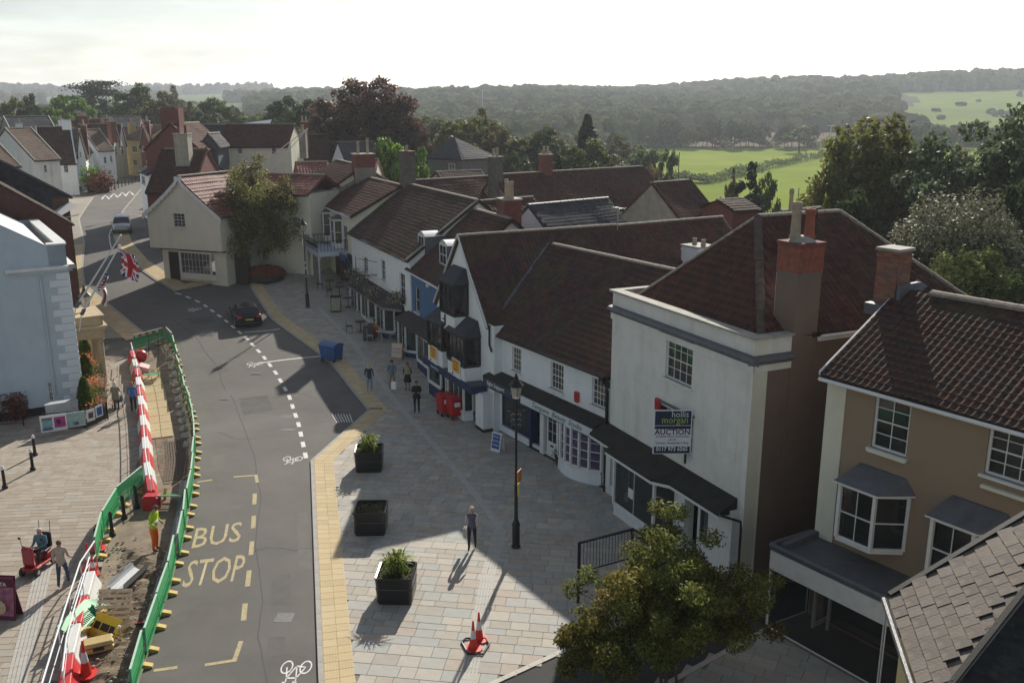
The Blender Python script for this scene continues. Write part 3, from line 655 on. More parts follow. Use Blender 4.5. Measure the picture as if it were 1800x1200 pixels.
def roof(parent, pts, mats, kind='pantile', tw=.26, th=.30, nparts=0, name='roof', under=None, tile='roof_tile', skip=0, sagp=0.0):
    """tiled roof slope. pts: eave left, eave right, then up (3 or 4 corners, convex), in the house's frame"""
    P = [Vector(p) for p in pts]; o = P[0]; X = (P[1]-P[0]).normalized(); Nn = X.cross(P[2]-P[0]).normalized()
    if Nn.z < 0: Nn = -Nn
    Y = Nn.cross(X); M_ = Matrix((X, Y, Nn)).transposed().to_4x4(); M_.translation = o
    q = [((p-o).dot(X), (p-o).dot(Y)) for p in P]; cx = sum(a for a, b in q)/len(q); cy = sum(b for a, b in q)/len(q)
    base = MB(); base.poly([p-Nn*.01 for p in P], under or mats[0]); base.prism([p-Nn*.02 for p in P], tuple(Nn*-.1), under or mats[0])
    slope = base.build(name, None, parent)
    edges = []
    for i in range(len(q)):
        a, b = q[i], q[(i+1) % len(q)]; ex, ey = b[0]-a[0], b[1]-a[1]; l = math.hypot(ex, ey)
        if l < 1e-4: continue
        nx_, ny_ = -ey/l, ex/l
        if (cx-a[0])*nx_+(cy-a[1])*ny_ < 0: nx_, ny_ = -nx_, -ny_
        edges.append((a, nx_, ny_))
    def ins(x, y): return min((x-a[0])*n1+(y-a[1])*n2 for a, n1, n2 in edges)
    x0 = min(a for a, b in q); x1 = max(a for a, b in q); y0 = min(b for a, b in q); y1 = max(b for a, b in q)
    full = []; part = []
    sag = lambda x, y: .02*math.sin(x*.8+y*.5)+.014*math.sin(x*1.9+2)+.01*math.sin(y*2.3)
    nxn = max(1, round((x1-x0)/tw)); tw = (x1-x0)/nxn
    j = 0
    while y0+j*th < y1:
        off = (tw/2 if kind == 'slate' and j % 2 else 0)
        for i in range(-1 if off else 0, nxn):
            x = x0+i*tw+off; y = y0+j*th; c = [ins(x, y), ins(x+tw, y), ins(x, y+th), ins(x+tw, y+th)]
            if min(c) > -.01: full.append((x, y))
            elif max(c) > 0 or ins(x+tw/2, y+th/2) > 0: part.append((x, y))
        j += 1
    rnd = random.Random(len(full)*7+3)
    wm = (parent.matrix_basis if parent else Matrix.Identity(4)) @ M_
    if nparts:
        def dist(t): p = wm @ Vector((t[0], t[1], 0)); return (p-Vector((0,0,CH))).length + (0 if vis(p) else 1e4)
        full.sort(key=dist)
    rest = MB(); cache = {}
    for k, (x, y) in enumerate(full):
        m = rnd.choice(mats)
        if k < nparts:
            if m.name not in cache:
                t = MB(); tile_geo(t, kind, -tw/2, -th/2, tw, th, m, None); ob = t.build(tile, None, slope); cache[m.name] = ob
            else: ob = inst(cache[m.name])
            ob.matrix_local = M_ @ Matrix.Translation((x+tw/2, y+th/2, rnd.uniform(0, .008)+sag(x, y)+.03)) @ Matrix.Rotation(rnd.uniform(-.012, .012), 4, 'Z') @ Matrix.Rotation(rnd.uniform(-.02, .02), 4, 'Y')
        else: tile_geo(rest, kind, x, y, tw, th, m, Matrix.Translation((0, 0, rnd.uniform(0, .01)+sag(x, y)+.03)))
    if part:
        pm = MB()
        for x, y in part: tile_geo(pm, kind, x, y, tw, th, rnd.choice(mats), None)
        me = bpy.data.meshes.new('t'); me.from_pydata(pm.v, [], pm.f); me.polygons.foreach_set('material_index', pm.m); bm = bmesh.new(); bm.from_mesh(me)
        for a, n1, n2 in edges: bmesh.ops.bisect_plane(bm, geom=bm.verts[:]+bm.edges[:]+bm.faces[:], plane_co=(a[0], a[1], 0), plane_no=(n1, n2, 0), clear_inner=True)
        bm.verts.index_update()
        for f in bm.faces: rest.add([v.co.copy() for v in f.verts], [tuple(range(len(f.verts)))], pm.ms[f.material_index])
        bm.free(); bpy.data.meshes.remove(me)
    if rest.v:
        rest.v = [tuple(M_ @ Vector(v)) for v in rest.v]; tag(rest.build(tile+'s', None, slope), kind='stuff')
    return slope
def vis(p):
    d = p-Vector((0, 0, CH)); f = d.y*math.cos(PITCH)-d.z*math.sin(PITCH)
    if f < 1: return False
    u = d.y*math.sin(PITCH)+d.z*math.cos(PITCH); return abs(d.x/f) < .58 and abs(u/f) < .39
def ridge(parent, a, b, m=None, r=.13, seg=.38, name='ridge_tiles'):
    a = Vector(a); b = Vector(b); n = max(1, round((b-a).length/seg)); mb = MB(); d = (b-a).normalized(); s = d.cross(Vector((0,0,1))).normalized(); u = s.cross(d).normalized()
    if u.z < 0: u = -u
    for i in range(n):
        p0 = a+(b-a)*(i/n); p1 = a+(b-a)*((i+.97)/n); r0 = r*random.uniform(.95, 1.05); vs = []; k = 5
        for p, rr in ((p0, r0), (p1, r0*.94)):
            for j in range(k+1): t = math.pi*(-.05+1.1*j/k); vs.append(p+s*math.cos(t)*rr*1.15+u*(math.sin(t)*rr*.8-.02))
        mb.add(vs, [(j, j+1, k+2+j, k+1+j) for j in range(k)]+[tuple(range(k+1)), tuple(range(2*k+1, k, -1))], m or RIDGE)
    return tag(mb.build(name, None, parent), kind='stuff')
def verge(parent, a, b, m=None, w=.16, h=.1, name='verge'):
    a = Vector(a); b = Vector(b); d = (b-a); s = d.cross(Vector((0,0,1))).normalized()*w/2; u = Vector((0,0,h))
    return MB().add([a-s, a+s, b+s, b-s, a-s+u, a+s+u, b+s+u, b-s+u], [(0,1,2,3),(4,7,6,5),(0,4,5,1),(1,5,6,2),(2,6,7,3),(3,7,4,0)], m or STONE).build(name, None, parent)
def gutter(parent, a, b, m=None, r=.06):
    return MB().tube([a, b], r, 8, m or IRONB).build('gutter', None, parent)
def downpipe(parent, pts, m=None, r=.045):
    return MB().tube(pts, r, 8, m or IRONB).build('downpipe', None, parent)
def pots(parent, pts, z, h=.7, r=.13, m=None):
    o = None
    for x, y in pts:
        hh = h*random.uniform(.9, 1.1)
        o = MB().lathe([(r*1.15,0),(r*1.15,.07),(r,.12),(r*.82,hh*.8),(r*1.05,hh*.84),(r*1.05,hh*.93),(r*.85,hh),(r*.6,hh),(r*.6,hh-.1)], 12, m or POT).build('chimney_pot', None, parent, loc=(x, y, z))
    return o
def chimney(parent, x0, y0, x1, y1, z0, z1, m=None, bricks=False, cap=True, potn=2, poth=.7, capm=None, potm=None, M=None, rz=0):
    m = m or M_BRICKFAR
    w, d = x1-x0, y1-y0; h = z1-z0
    mb = MB().box(-w/2,-d/2,0,w/2,d/2,h,M_MORT if bricks else m)
    o = mb.build('chimney', None, parent, loc=((x0+x1)/2, (y0+y1)/2, z0), rz=rz)
    if bricks:
        bh, bl = .075, .225; rows = int(h/bh); cache = {}; cnt = 0; rest = MB()
        for r_ in range(rows-1, -1, -1):
            for side in range(4):
                ln = w if side % 2 == 0 else d; n = int(round(ln/bl)); l = ln/n
                for i in range(n+(r_ % 2)):
                    a = -ln/2+(i-(.5 if r_ % 2 else 0))*l; b = min(ln/2+.004, a+l-.012); a = max(-ln/2-.004, a)
                    if b-a < .05: continue
                    mm = random.choice(BRICKR); M_ = Matrix.Rotation(side*math.pi/2, 4, 'Z') @ Matrix.Translation(((a+b)/2, -(d if side % 2 == 0 else w)/2-.004, r_*bh+bh/2))
                    if cnt < 290 and side in (0, 3):
                        k = (mm.name, round(b-a, 2))
                        if k not in cache: q = MB().box(-(b-a)/2,0,-bh/2+.005,(b-a)/2,.03,bh/2-.005,mm).build('brick', None, o); cache[k] = q
                        else: q = inst(cache[k])
                        q.matrix_local = M_ @ Matrix.Translation((0, random.uniform(-.004, .002), 0)); cnt += 1
                    else: rest.box(-(b-a)/2,0,-bh/2+.005,(b-a)/2,.03,bh/2-.005,mm,M_)
        if rest.v: tag(rest.build('bricks', None, o), kind='stuff')
    if cap:
        c = capm or STONE
        MB().box(-w/2-.06,-d/2-.06,h,w/2+.06,d/2+.06,h+.09,c).box(-w/2-.03,-d/2-.03,h-.22,w/2+.03,d/2+.03,h-.15,m if not bricks else BRICKR[0]).build('cap', None, o)
    if potn:
        L_ = max(w, d)
        pots(o, [((i+.5)/potn*L_-L_/2, 0) if w >= d else (0, (i+.5)/potn*L_-L_/2) for i in range(potn)], h+.09, poth, .13, potm)
    return o
def canopy(parent, P, ztop, zfront, m=None, name='canopy', t=.1, inner=None):
    """pent roof over a shopfront. P: plan outline of its front edge, left to right"""
    m = m or mat('canopy_felt', (.03,.027,.025), .9, .3, 3, .3, 20, dirt=(.05,.055,.03), dirtamt=.5)
    n = len(P); x0, x1 = P[0][0], P[-1][0]; mb = MB()
    top = [(x0+(p[0]-x0), .02, ztop) for p in P]; fr_ = [(p[0], p[1], zfront) for p in P]
    for i in range(n-1):
        mb.add([fr_[i], fr_[i+1], top[i+1], top[i]], [(0,1,2,3)], m)
        mb.add([fr_[i], fr_[i+1], (fr_[i+1][0], fr_[i+1][1], zfront-t), (fr_[i][0], fr_[i][1], zfront-t)], [(3,2,1,0)], m)
        mb.add([(fr_[i+1][0], fr_[i+1][1], zfront-t), (fr_[i][0], fr_[i][1], zfront-t), (fr_[i][0], .02, zfront-t), (fr_[i+1][0], .02, zfront-t)], [(0,1,2,3)], m)
    for i in (0, n-1): mb.add([(P[i][0], P[i][1], zfront), (P[i][0], .02, ztop), (P[i][0], .02, zfront-t), (P[i][0], P[i][1], zfront-t)], [(0,1,2,3)], m)
    return mb.build(name, None, parent)
def band(parent, P, z0, z1, m, name='fascia', out=.0, t=.04):
    """upright board following a plan outline"""
    mb = MB()
    for a, b in zip(P[:-1], P[1:]):
        a = Vector((a[0], a[1], 0)); b = Vector((b[0], b[1], 0)); d = (b-a).normalized(); n = Vector((d.y, -d.x, 0))*t
        mb.add([(a+Vector((0,0,z0))), (b+Vector((0,0,z0))), (b+Vector((0,0,z1))), (a+Vector((0,0,z1))), (a+n+Vector((0,0,z0))), (b+n+Vector((0,0,z0))), (b+n+Vector((0,0,z1))), (a+n+Vector((0,0,z1)))],
               [(0,3,2,1),(4,5,6,7),(0,1,5,4),(1,2,6,5),(2,3,7,6),(3,0,4,7)], m)
    return mb.build(name, None, parent)
def boxes(name, parent, m, *B):
    for b in B: MB().box(*b, m).build(name, None, parent)
def bay(parent, P, z0, z1, specs, m=None, name='bay_window', glass=None, base=None, basem=None, roofh=0, roofm=None, sep=True, over=.12):
    """projecting window: P plan outline, specs (nx, ny) per facet"""
    m = m or WPAINT
    mb = MB(); n = len(P)
    for p in P: mb.box(p[0]-.05,p[1]-.05,z0,p[0]+.05,p[1]+.05,z1,m)
    mb.prism([(p[0], p[1]-.04, z0-.1) for p in P], (0,0,.1), m); mb.prism([(p[0], p[1]-.04, z1) for p in P], (0,0,.1), m)
    root = mb.build(name, None, parent)
    for (a, b), s in zip(zip(P[:-1], P[1:]), specs):
        if s: panel(a, b, z0, z1, s[0], s[1], root, 'sash', m, sep=sep, glass=glass)
    if base is not None:
        MB().prism([(p[0], p[1], base) for p in P], (0,0,z0-.1-base), basem or m).build('stall_riser', None, root)
    if roofh:
        cx = (P[0][0]+P[-1][0])/2; r_ = MB(); zt = z1+.1; o = [(p[0]+(over if p[0] > cx else -over), p[1]-over*(1 if p[1] < -.05 else 0), zt) for p in P]
        t = [(cx+(p[0]-cx)*.8, min(.02, p[1]*.15), zt+roofh) for p in P]
        for i in range(n-1): r_.add([o[i], o[i+1], t[i+1], t[i]], [(0,1,2,3)], roofm or LEAD)
        r_.poly(o[::-1], roofm or LEAD); r_.poly(t, roofm or LEAD); r_.prism([(p[0], p[1], p[2]-.05) for p in o], (0,0,.05), m)
        r_.build('bay_roof', None, root)
    return root
def gable_box(mb, w, d, z0, ze, zr, m, axis='x', front=True, holes=(), hm=None):
    """walls of a plain house; ridge along x (axis x) or along y"""
    Wall.front(mb, 0, w, z0, ze, 0, list(holes), m)
    mb.add([(w,0,z0),(w,d,z0),(w,d,ze),(w,0,ze)], [(0,1,2,3)], hm or m); mb.add([(0,0,z0),(0,0,ze),(0,d,ze),(0,d,z0)], [(0,1,2,3)], m); mb.add([(0,d,z0),(0,d,ze),(w,d,ze),(w,d,z0)], [(0,1,2,3)], m)
    if axis == 'x': 
        mb.add([(w,0,ze),(w,d,ze),(w,d/2,zr)], [(0,1,2)], hm or m); mb.add([(0,0,ze),(0,d/2,zr),(0,d,ze)], [(0,1,2)], m)
    else:
        mb.add([(0,0,ze),(w,0,ze),(w/2,0,zr)], [(0,1,2)], m); mb.add([(0,d,ze),(w/2,d,zr),(w,d,ze)], [(0,1,2)], m)
def simple_house(name, label, fr, w, d, z0, ze, zr, wm, rm, axis='x', holes_px=(), kind='flat3', tw=.3, th=.35, ov=.25, cat='house', group=None, chim=None, wins=(), ridgem=None, sep=False, back=True, nparts=0, stv=None):
    h = House(name, label, cat, fr, group); holes = []
    for wn in wins: win(h, holes, wn[0], wn[1], wn[2], wn[3], sep=sep, **(wn[4] if len(wn) > 4 else {}))
    mb = MB(); gable_box(mb, w, d, z0, ze, zr, wm, axis, holes=holes); mb.build('wall', None, h.root)
    if axis == 'x':
        s = (zr-ze)/(d/2); roof(h.root, [(-ov*.4,-ov,ze-s*ov+.05),(w+ov*.4,-ov,ze-s*ov+.05),(w+ov*.4,d/2,zr+.05),(-ov*.4,d/2,zr+.05)], rm, kind, tw, th, nparts)
        if back: roof(h.root, [(w+ov*.4,d+ov,ze-s*ov+.05),(-ov*.4,d+ov,ze-s*ov+.05),(-ov*.4,d/2,zr+.05),(w+ov*.4,d/2,zr+.05)], rm[:1], 'slate', 1.2, 1.2)
        ridge(h.root, (-ov*.4,d/2,zr+.08), (w+ov*.4,d/2,zr+.08), ridgem)
        if stv:
            for x in (0, w): verge(h.root, (x,-ov,ze-s*ov+.1), (x,d/2,zr+.12), stv)
        gutter(h.root, (0,-ov-.03,ze-s*ov), (w,-ov-.03,ze-s*ov))
    else:
        s = (zr-ze)/(w/2); e = ze-s*ov+.05
        roof(h.root, [(w+ov,-ov*.4,e),(w+ov,d+ov*.4,e),(w/2,d+ov*.4,zr+.05),(w/2,-ov*.4,zr+.05)], rm, kind, tw, th, nparts)
        roof(h.root, [(-ov,d+ov*.4,e),(-ov,-ov*.4,e),(w/2,-ov*.4,zr+.05),(w/2,d+ov*.4,zr+.05)], rm, kind, tw, th)
        ridge(h.root, (w/2,-ov*.4,zr+.08), (w/2,d+ov*.4,zr+.08), ridgem)
        if stv:
            for q in (-1, 1): verge(h.root, (w/2+q*(w/2+ov),-ov*.4,e+.05), (w/2,-ov*.4,zr+.12), stv)
        gutter(h.root, (w+ov+.03,0,e-.03), (w+ov+.03,d,e-.03))
    if chim:
        for c in chim: chimney(h.root, *c[:6], **(c[6] if len(c) > 6 else {}))
    return h
# ================================================================ the right-hand row, nearest first
# ---- white auction house with hipped roof
fr = eave_frame((1078,512), (1328,597), 8.7, 0)
CR = House('auction_house', 'three storey white rendered house with hipped red pantile roof and an AUCTION board', 'house', fr); w = fr.len; DP = 10.4
holes = []
win(CR, holes, (1172,590), (1215,682), 4, 4, curtain=1)
win(CR, holes, (1155,706), (1215,800), 4, 4)
zs1 = 2.95
mb = MB()
holes.append((.35, w-.25, .3, 2.75))
Wall.front(mb, 0, w, 0, 8.7, 0, holes, W_CREAM)
mb.add([(0,0,0),(0,0,8.7),(0,DP,8.7),(0,DP,0)], [(0,1,2,3)], W_WHITE)
mb.add([(w,0,0),(w,.55,0),(w,.55,8.7),(w,0,8.7)], [(0,1,2,3)], W_YEL)
mb.add([(w,.55,0),(w,DP,0),(w,DP,8.0),(w,.55,8.0)], [(0,1,2,3)], W_BROWN); mb.add([(w,.55,8.0),(w,1.5,8.0),(w,1.5,8.7),(w,.55,8.7)], [(0,1,2,3)], W_CREAM); mb.add([(w,1.5,8.0),(w,DP,8.0),(w,DP,8.62),(w,1.5,8.62)], [(0,1,2,3)], W_BROWN)
mb.add([(0,DP,0),(0,DP,8),(w,DP,8),(w,DP,0)], [(0,1,2,3)], W_CREAM)
mb.add([(0,.3,8.0),(w,.3,8.0),(w,.3,8.7),(0,.3,8.7)], [(3,2,1,0)], W_CREAM); mb.add([(w-.25,.3,8.0),(w-.25,1.5,8.0),(w-.25,1.5,8.7),(w-.25,.3,8.7)], [(3,2,1,0)], W_CREAM)
mb.build('wall', None, CR.root)
MB().box(-.12,-.12,8.7,w+.12,.34,8.78,STONE).box(w-.3,.34,8.7,w+.12,1.5,8.775,STONE).box(-.12,.34,8.7,.2,2.6,8.775,STONE).build('coping', None, CR.root)
MB().prism([(-.05,0,7.85),(-.05,-.24,7.98),(-.05,-.26,8.04),(-.05,-.2,8.12),(-.05,0,8.16)], (w+.3,0,0), LEAD).prism([(w,1.48,7.85),(w+.24,1.48,7.98),(w+.26,1.48,8.04),(w+.2,1.48,8.12),(w,1.48,8.16)], (0,-1.7,0), LEAD).build('cornice', None, CR.root)
MB().box(-.03,-.07,7.6,w+.07,0,7.85,W_CREAM).box(w,-.05,7.62,w+.07,1.48,7.84,W_CREAM).build('frieze', None, CR.root)
MB().box(w-.02,.5,0,w+.03,.56,7.6,W_YEL).build('corner_trim', None, CR.root)
# lead gutter floor and hipped roof
MB().box(.05,.31,8.02,w-.26,DP,8.06,LEAD).build('gutter_floor', None, CR.root)
cxr = 4.35; a1 = fr.pl(1307,377,3.4); hz = 12.0
F_, B_ = (cxr, 3.4, hz), (cxr, 7.3, hz)
e0 = 8.3
roof(CR.root, [(.35,.55,e0),(w-.3,.55,e0),F_], PANT, 'pantile', .24, .3, 300)
roof(CR.root, [(w+.1,2.3,8.62),(w+.1,DP+.1,8.62),B_,F_], PANT, 'pantile', .24, .3)
roof(CR.root, [(w-.3,.55,e0),(w+.05,2.35,8.62),F_], PANT, 'pantile', .24, .3)
roof(CR.root, [(w+.1,DP+.1,8.62),(-.1,DP+.1,8.3),B_], PANT, 'pantile', .24, .3)
roof(CR.root, [(-.1,DP+.1,8.3),(.35,.55,e0),F_,B_], PANT, 'flat3', .3, .3)
ridge(CR.root, F_, B_); ridge(CR.root, (.35,.55,e0+.03), F_, r=.12); ridge(CR.root, (w-.3,.55,e0+.03), F_, mat('hip_tile', (.10,.075,.06), .9, .3, 4), r=.14); ridge(CR.root, (w+.1,DP+.1,8.65), B_, r=.13)
sfr = Frame(fr.w(w,0)[:2], fr.w(w,10)[:2], 0)
verge(CR.root, (w+.12,2.5,8.42), (w+.12,DP,8.42), WPAINT, .1, .14, 'fascia')
gutter(CR.root, (w+.2,2.55,8.58), (w+.2,DP,8.58), WPAINT)
c = chimney(CR.root, w-.95, 1.5, w+.03, 2.5, 4.0, 10.7, W_BROWN, potn=0, cap=False)
MB().box(-.51,-.52,6.68,.51,.52,7.65,mat('brick_orange', (.27,.09,.055), .9, .3, 7, .4, 26, dirt=(.13,.07,.055), dirtamt=.7, dscale=3)).box(-.54,-.55,7.5,.54,.55,7.66,M_BRICKFAR).box(-.495,-.505,6.6,.495,.505,6.7,LEAD).build('stack_top', None, c)
MB().box(-.51,-.49,4.2,-.48,.49,6.6,W_WHITE).build('stack_side', None, c)
MB().lathe([(.46,0),(.36,.1),(.22,.18)], 10, STONE).build('flaunching', None, c, loc=(0,0,7.65))
pots(c, [(-.1,-.2)], 7.75, 1.15, .17); pots(c, [(.1,.2)], 7.75, .95, .17, mat('pot_red', (.3,.1,.06), .85, .2, 5))
MB().tube([(0,0,0),(0,0,1.1)], .02, 6, IRONB).build('aerial_mast', None, c, loc=(.1,.45,7.6))
# hood moulds, sills already; lower shop
for L_, R_ in (((1163,578),(1221,592)), ((1160,701),(1222,720))):
    a = fr.pl(*L_); b = fr.pl(*R_); MB().box(a[0],-.1,a[1]-.07,b[0],0.01,a[1],LEAD).build('hood_mould', None, CR.root)
def fx(px, py, off=0): return fr.pl(px, py, off)[0]
P = [(-.35,-.75), (1.35,-.75), (1.55,-1.15), (4.85,-1.15), (5.45,-.75), (w-.35,-.75)]
canopy(CR.root, P, 3.15, 2.72); band(CR.root, [(p[0], p[1]+.06) for p in P], 2.5, 2.71, WPAINT)
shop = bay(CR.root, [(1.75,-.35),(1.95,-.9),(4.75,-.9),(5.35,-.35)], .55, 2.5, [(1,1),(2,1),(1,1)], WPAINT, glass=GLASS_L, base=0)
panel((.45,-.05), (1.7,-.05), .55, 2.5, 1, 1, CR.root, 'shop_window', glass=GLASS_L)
boxes('pilaster', CR.root, WPAINT, (-.0,-.1,0,.3,.02,2.6), (5.35,-.4,0,5.95,.02,2.6), (7.2,-.3,0,w-.2,.02,2.75)); boxes('stall_riser', CR.root, WPAINT, (.3,-.08,0,1.75,.05,.5)); boxes('recess_wall', CR.root, WPAINT, (5.95,.5,0,7.2,.55,2.6))
d = panel((6.35,-.1), (7.2,-.1), 0.05, 2.2, 1, 2, CR.root, 'door', glass=GLASS, ft=.13, sash=False); MB().box(.14,-.015,.06,.71,.04,.75,WPAINT).build('door_panel', None, d); MB().box(.28,-.03,.85,.56,-.01,.92,IRONB).build('letter_box', None, d); MB().box(.72,-.06,.95,.75,-.01,1.15,IRONB).build('handle', None, d)
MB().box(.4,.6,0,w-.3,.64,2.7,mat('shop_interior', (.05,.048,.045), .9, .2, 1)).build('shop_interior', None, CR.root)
MB().box(2.95,-.88,1.2,3.3,-.875,1.6,mat('paper', (.7,.7,.68), .9, .05)).build('notice', None, CR.root)
downpipe(CR.root, [(w-.15,-.8,2.75),(w+.06,-.15,2.5),(w+.06,-.12,2.2),(w+.06,-.12,0)])
downpipe(CR.root, [(-.1,-.1,5.15),(-.1,-.12,4.9),(-.1,-.12,0)])
# auction board, standing on the canopy
bl = fr.pl(1147,797,-.55); tr = fr.pl(1213,720,-.55); bw = abs(tr[0]-bl[0]); bhh = abs(tr[1]-fr.pl(1211,797,-.55)[1])
bp = gz(1147, 797, 3.05+0); 
bx0 = fr.pl(1146,797,-.5); bx1 = fr.pl(1211,798,-.5)
NAVYB = mat('sign_navy', (.018,.03,.075), .5, .04); LIME = mat('sign_lime', (.35,.5,.06), .5, 0); SWHITE = mat('sign_white', (.72,.75,.78), .5, .03)
# the board faces the road junction, turned off the facade
pa = fr.w(bx0[0], -.5); d0 = math.hypot(pa.x, pa.y); bwid = 66*d0/1600*1.02
bwid = 1.36; BO = empty('auction_board', (5.02, 30.5, 3.84), R(1), 'navy and white AUCTION sale board propped above the shop canopy', 'sign board')
hh = 1.64
MB().box(0,0,0,bwid,.06,hh,SWHITE).build('board', None, BO)
boxes('print', BO, NAVYB, (.04,-.012,hh*.66,bwid-.04,-.002,hh-.03), (.04,-.012,hh*.575,bwid-.04,-.002,hh*.645), (.04,-.012,.03,bwid-.04,-.002,hh*.17))
rx = (math.pi/2, 0, 0)
lettering('hollis', .33, mat('sign_grey', (.6,.63,.66), .5, 0), BO, (bwid*.68,-.016,hh*.905), rx, sx=.9); lettering('morgan', .36, LIME, BO, (bwid*.55,-.016,hh*.775), rx, sx=.86)
lettering('AUCTION', .28, mat('sign_purple', (.09,.03,.14), .5, 0), BO, (bwid*.5,-.005,hh*.50), rx, bold=.006)
for i, t in enumerate(('Freehold Mixed Commercial', 'Lot 42', '3 Storey - Residential + Shop')): lettering(t, .1, NAVYB, BO, (bwid*.5,-.005,hh*(.405-.075*i)), rx)
lettering('0117 973 6565', .22, SWHITE, BO, (bwid*.5,-.016,hh*.115), rx, bold=.005, sx=.85)
MB().box(.1,.06,-.4,.18,.12,hh*.8,DARKW).box(bwid-.2,.06,-.4,bwid-.12,.12,hh*.8,DARKW).build('prop', None, BO)
def alarm_box(f_, px, py, label, s=.26):
    a = f_.pl(px, py, -.12); b = empty('alarm_box', f_.w(a[0], -.001, a[1]), f_.rz, label, 'alarm box')
    MB().prism([(-s*.5,-.12,s*.9),(s*.5,-.12,s*.9),(s*.5,-.12,-s*.5),(s*.38,-.12,-s*.9),(-s*.38,-.12,-s*.9),(-s*.5,-.12,-s*.5)], (0,.12,0), mat('alarm_red', (.5,.03,.03), .5, .1, 5)).build('case', None, b)
    MB().box(-s*.3,-.125,-s*.2,s*.3,-.12,s*.5,mat('alarm_red_dark', (.25,.02,.03), .5, 0)).build('cover', None, b)
alarm_box(fr, 1154, 711, 'red alarm box beside the window behind the AUCTION board')
a = fr.pl(1134,768,-.02); 
# ---- long two storey white house
fl = eave_frame((868,577), (1078,657), 5.2, 0)
LW = House('white_house', 'long two storey white house with mossy pantile roof over a beauty studio', 'house', fl); w = fl.len; D2 = 8.0
holes = []
for L_, R_ in (((900,608),(916,656)), ((968,634),(990,690)), ((1041,662),(1065,720))): win(LW, holes, L_, R_, 4, 4, f=fl, sl=True, curtain=1)
zt = 5.2; zr = 8.95
holes.append((.7,w-.6,.25,2.5))
mb = MB(); gable_box(mb, w, D2, 0, zt, zr, W_WHITE, 'x', holes=holes); mb.build('wall', None, LW.root)
s = (zr-zt)/(D2/2)
roof(LW.root, [(-.1,-.25,zt-s*.25+.05),(w,-.25,zt-s*.25+.05),(w,D2/2,zr+.05),(-1.0,D2/2,zr+.05)], PANTD, 'pantile', .25, .3, 300)
roof(LW.root, [(w,D2+.25,zt-s*.25+.05),(0,D2+.25,zt-s*.25+.05),(0,D2/2,zr+.05),(w,D2/2,zr+.05)], PANTD, 'flat3', .5, .5)
MB().tube([(-.12,-.3,zt-.1),(-1.0,D2/2,zr+.06)], .1, 6, LEAD).build('valley_lead', None, LW.root); ridge(LW.root, (-.6,D2/2,zr+.08), (w,D2/2,zr+.08)); gutter(LW.root, (0,-.3,zt-.2), (w-.1,-.3,zt-.2))
MB().box(w-.45,-.42,zt-.35,w-.12,-.1,zt-.12,IRONB).build('hopper', None, LW.root); downpipe(LW.root, [(w-.28,-.3,zt-.3),(w-.2,-.09,zt-.8),(w-.2,-.09,2.9)])
# shops: left blue fronted, recess, beauty studio
canopy(LW.root, [(.15,-.75),(w-.25,-.75)], 3.15, 2.95)
boxes('pilaster', LW.root, W_WHITE, (.1,-.12,0,.95,.02,2.55)); boxes('pilaster', LW.root, NAVY, (3.35,-.1,0,3.5,.3,2.5)); boxes('pilaster', LW.root, WPAINT, (4.35,-.15,0,4.65,.3,2.5))
band(LW.root, [(.15,-.7),(3.5,-.7)], 2.42, 2.9, mat('sign_teal_navy', (.025,.05,.085), .5, .05), 'fascia')
band(LW.root, [(3.55,-.7),(w-.3,-.7)], 2.40, 2.88, mat('sign_frame', (.03,.07,.08), .5, .05), 'fascia'); 
sgn = MB().box(3.62,-.76,2.45,w-.36,-.745,2.83,mat('sign_pale', (.62,.66,.68), .5, .04)).build('sign_panel', None, LW.root)
lettering('Tempere  Beauty  Studio', .34, mat('sign_ink', (.06,.09,.11), .5, 0), sgn, ((3.62+w-.36)/2+.1,-.765,2.64), rx, shear=.35, sx=1.12)
lettering('Sight Support', .3, SWHITE, LW.root, (1.35,-.75,2.66), rx, bold=.004)
lettering('advice centre', .1, SWHITE, LW.root, (3.0,-.75,2.68), rx)
p = panel((.95,-.12), (3.35,-.12), .5, 2.42, 1, 1, LW.root, 'shop_window', NAVY, glass=GLASS_L, ft=.1)
for (x, z, sx_, sz_, col) in ((.5,.4,.2,.5,(.3,.25,.2)), (1.0,.3,.25,.35,(.2,.12,.1)), (1.7,.3,.3,.8,(.35,.33,.32)), (1.3,1.1,.3,.12,(.3,.2,.12)), (2.05,.2,.15,.3,(.5,.45,.3))):
    MB().box(x,.12,z,x+sx_,.3,z+sz_,mat('goods_%d' % int(x*10), col, .7, .2, 5)).build('window_display', None, p)
MB().box(.9,-.14,0,3.4,-.02,.44,W_WHITE).build('stall_riser', None, LW.root)
MB().box(3.5,.9,0,4.4,.95,2.4,mat('grey_door', (.2,.21,.23), .6, .05)).build('door', None, LW.root)
d = panel((4.75,-.02), (5.6,-.02), .75, 2.4, 2, 3, LW.root, 'door', glass=GLASS, ft=.09, sash=False); MB().box(0,.0,-.65,.85,.06,0,WPAINT).build('door_panel', None, d); MB().box(.3,-.02,-.14,.55,.0,-.06,IRONB).build('letter_box', None, d)
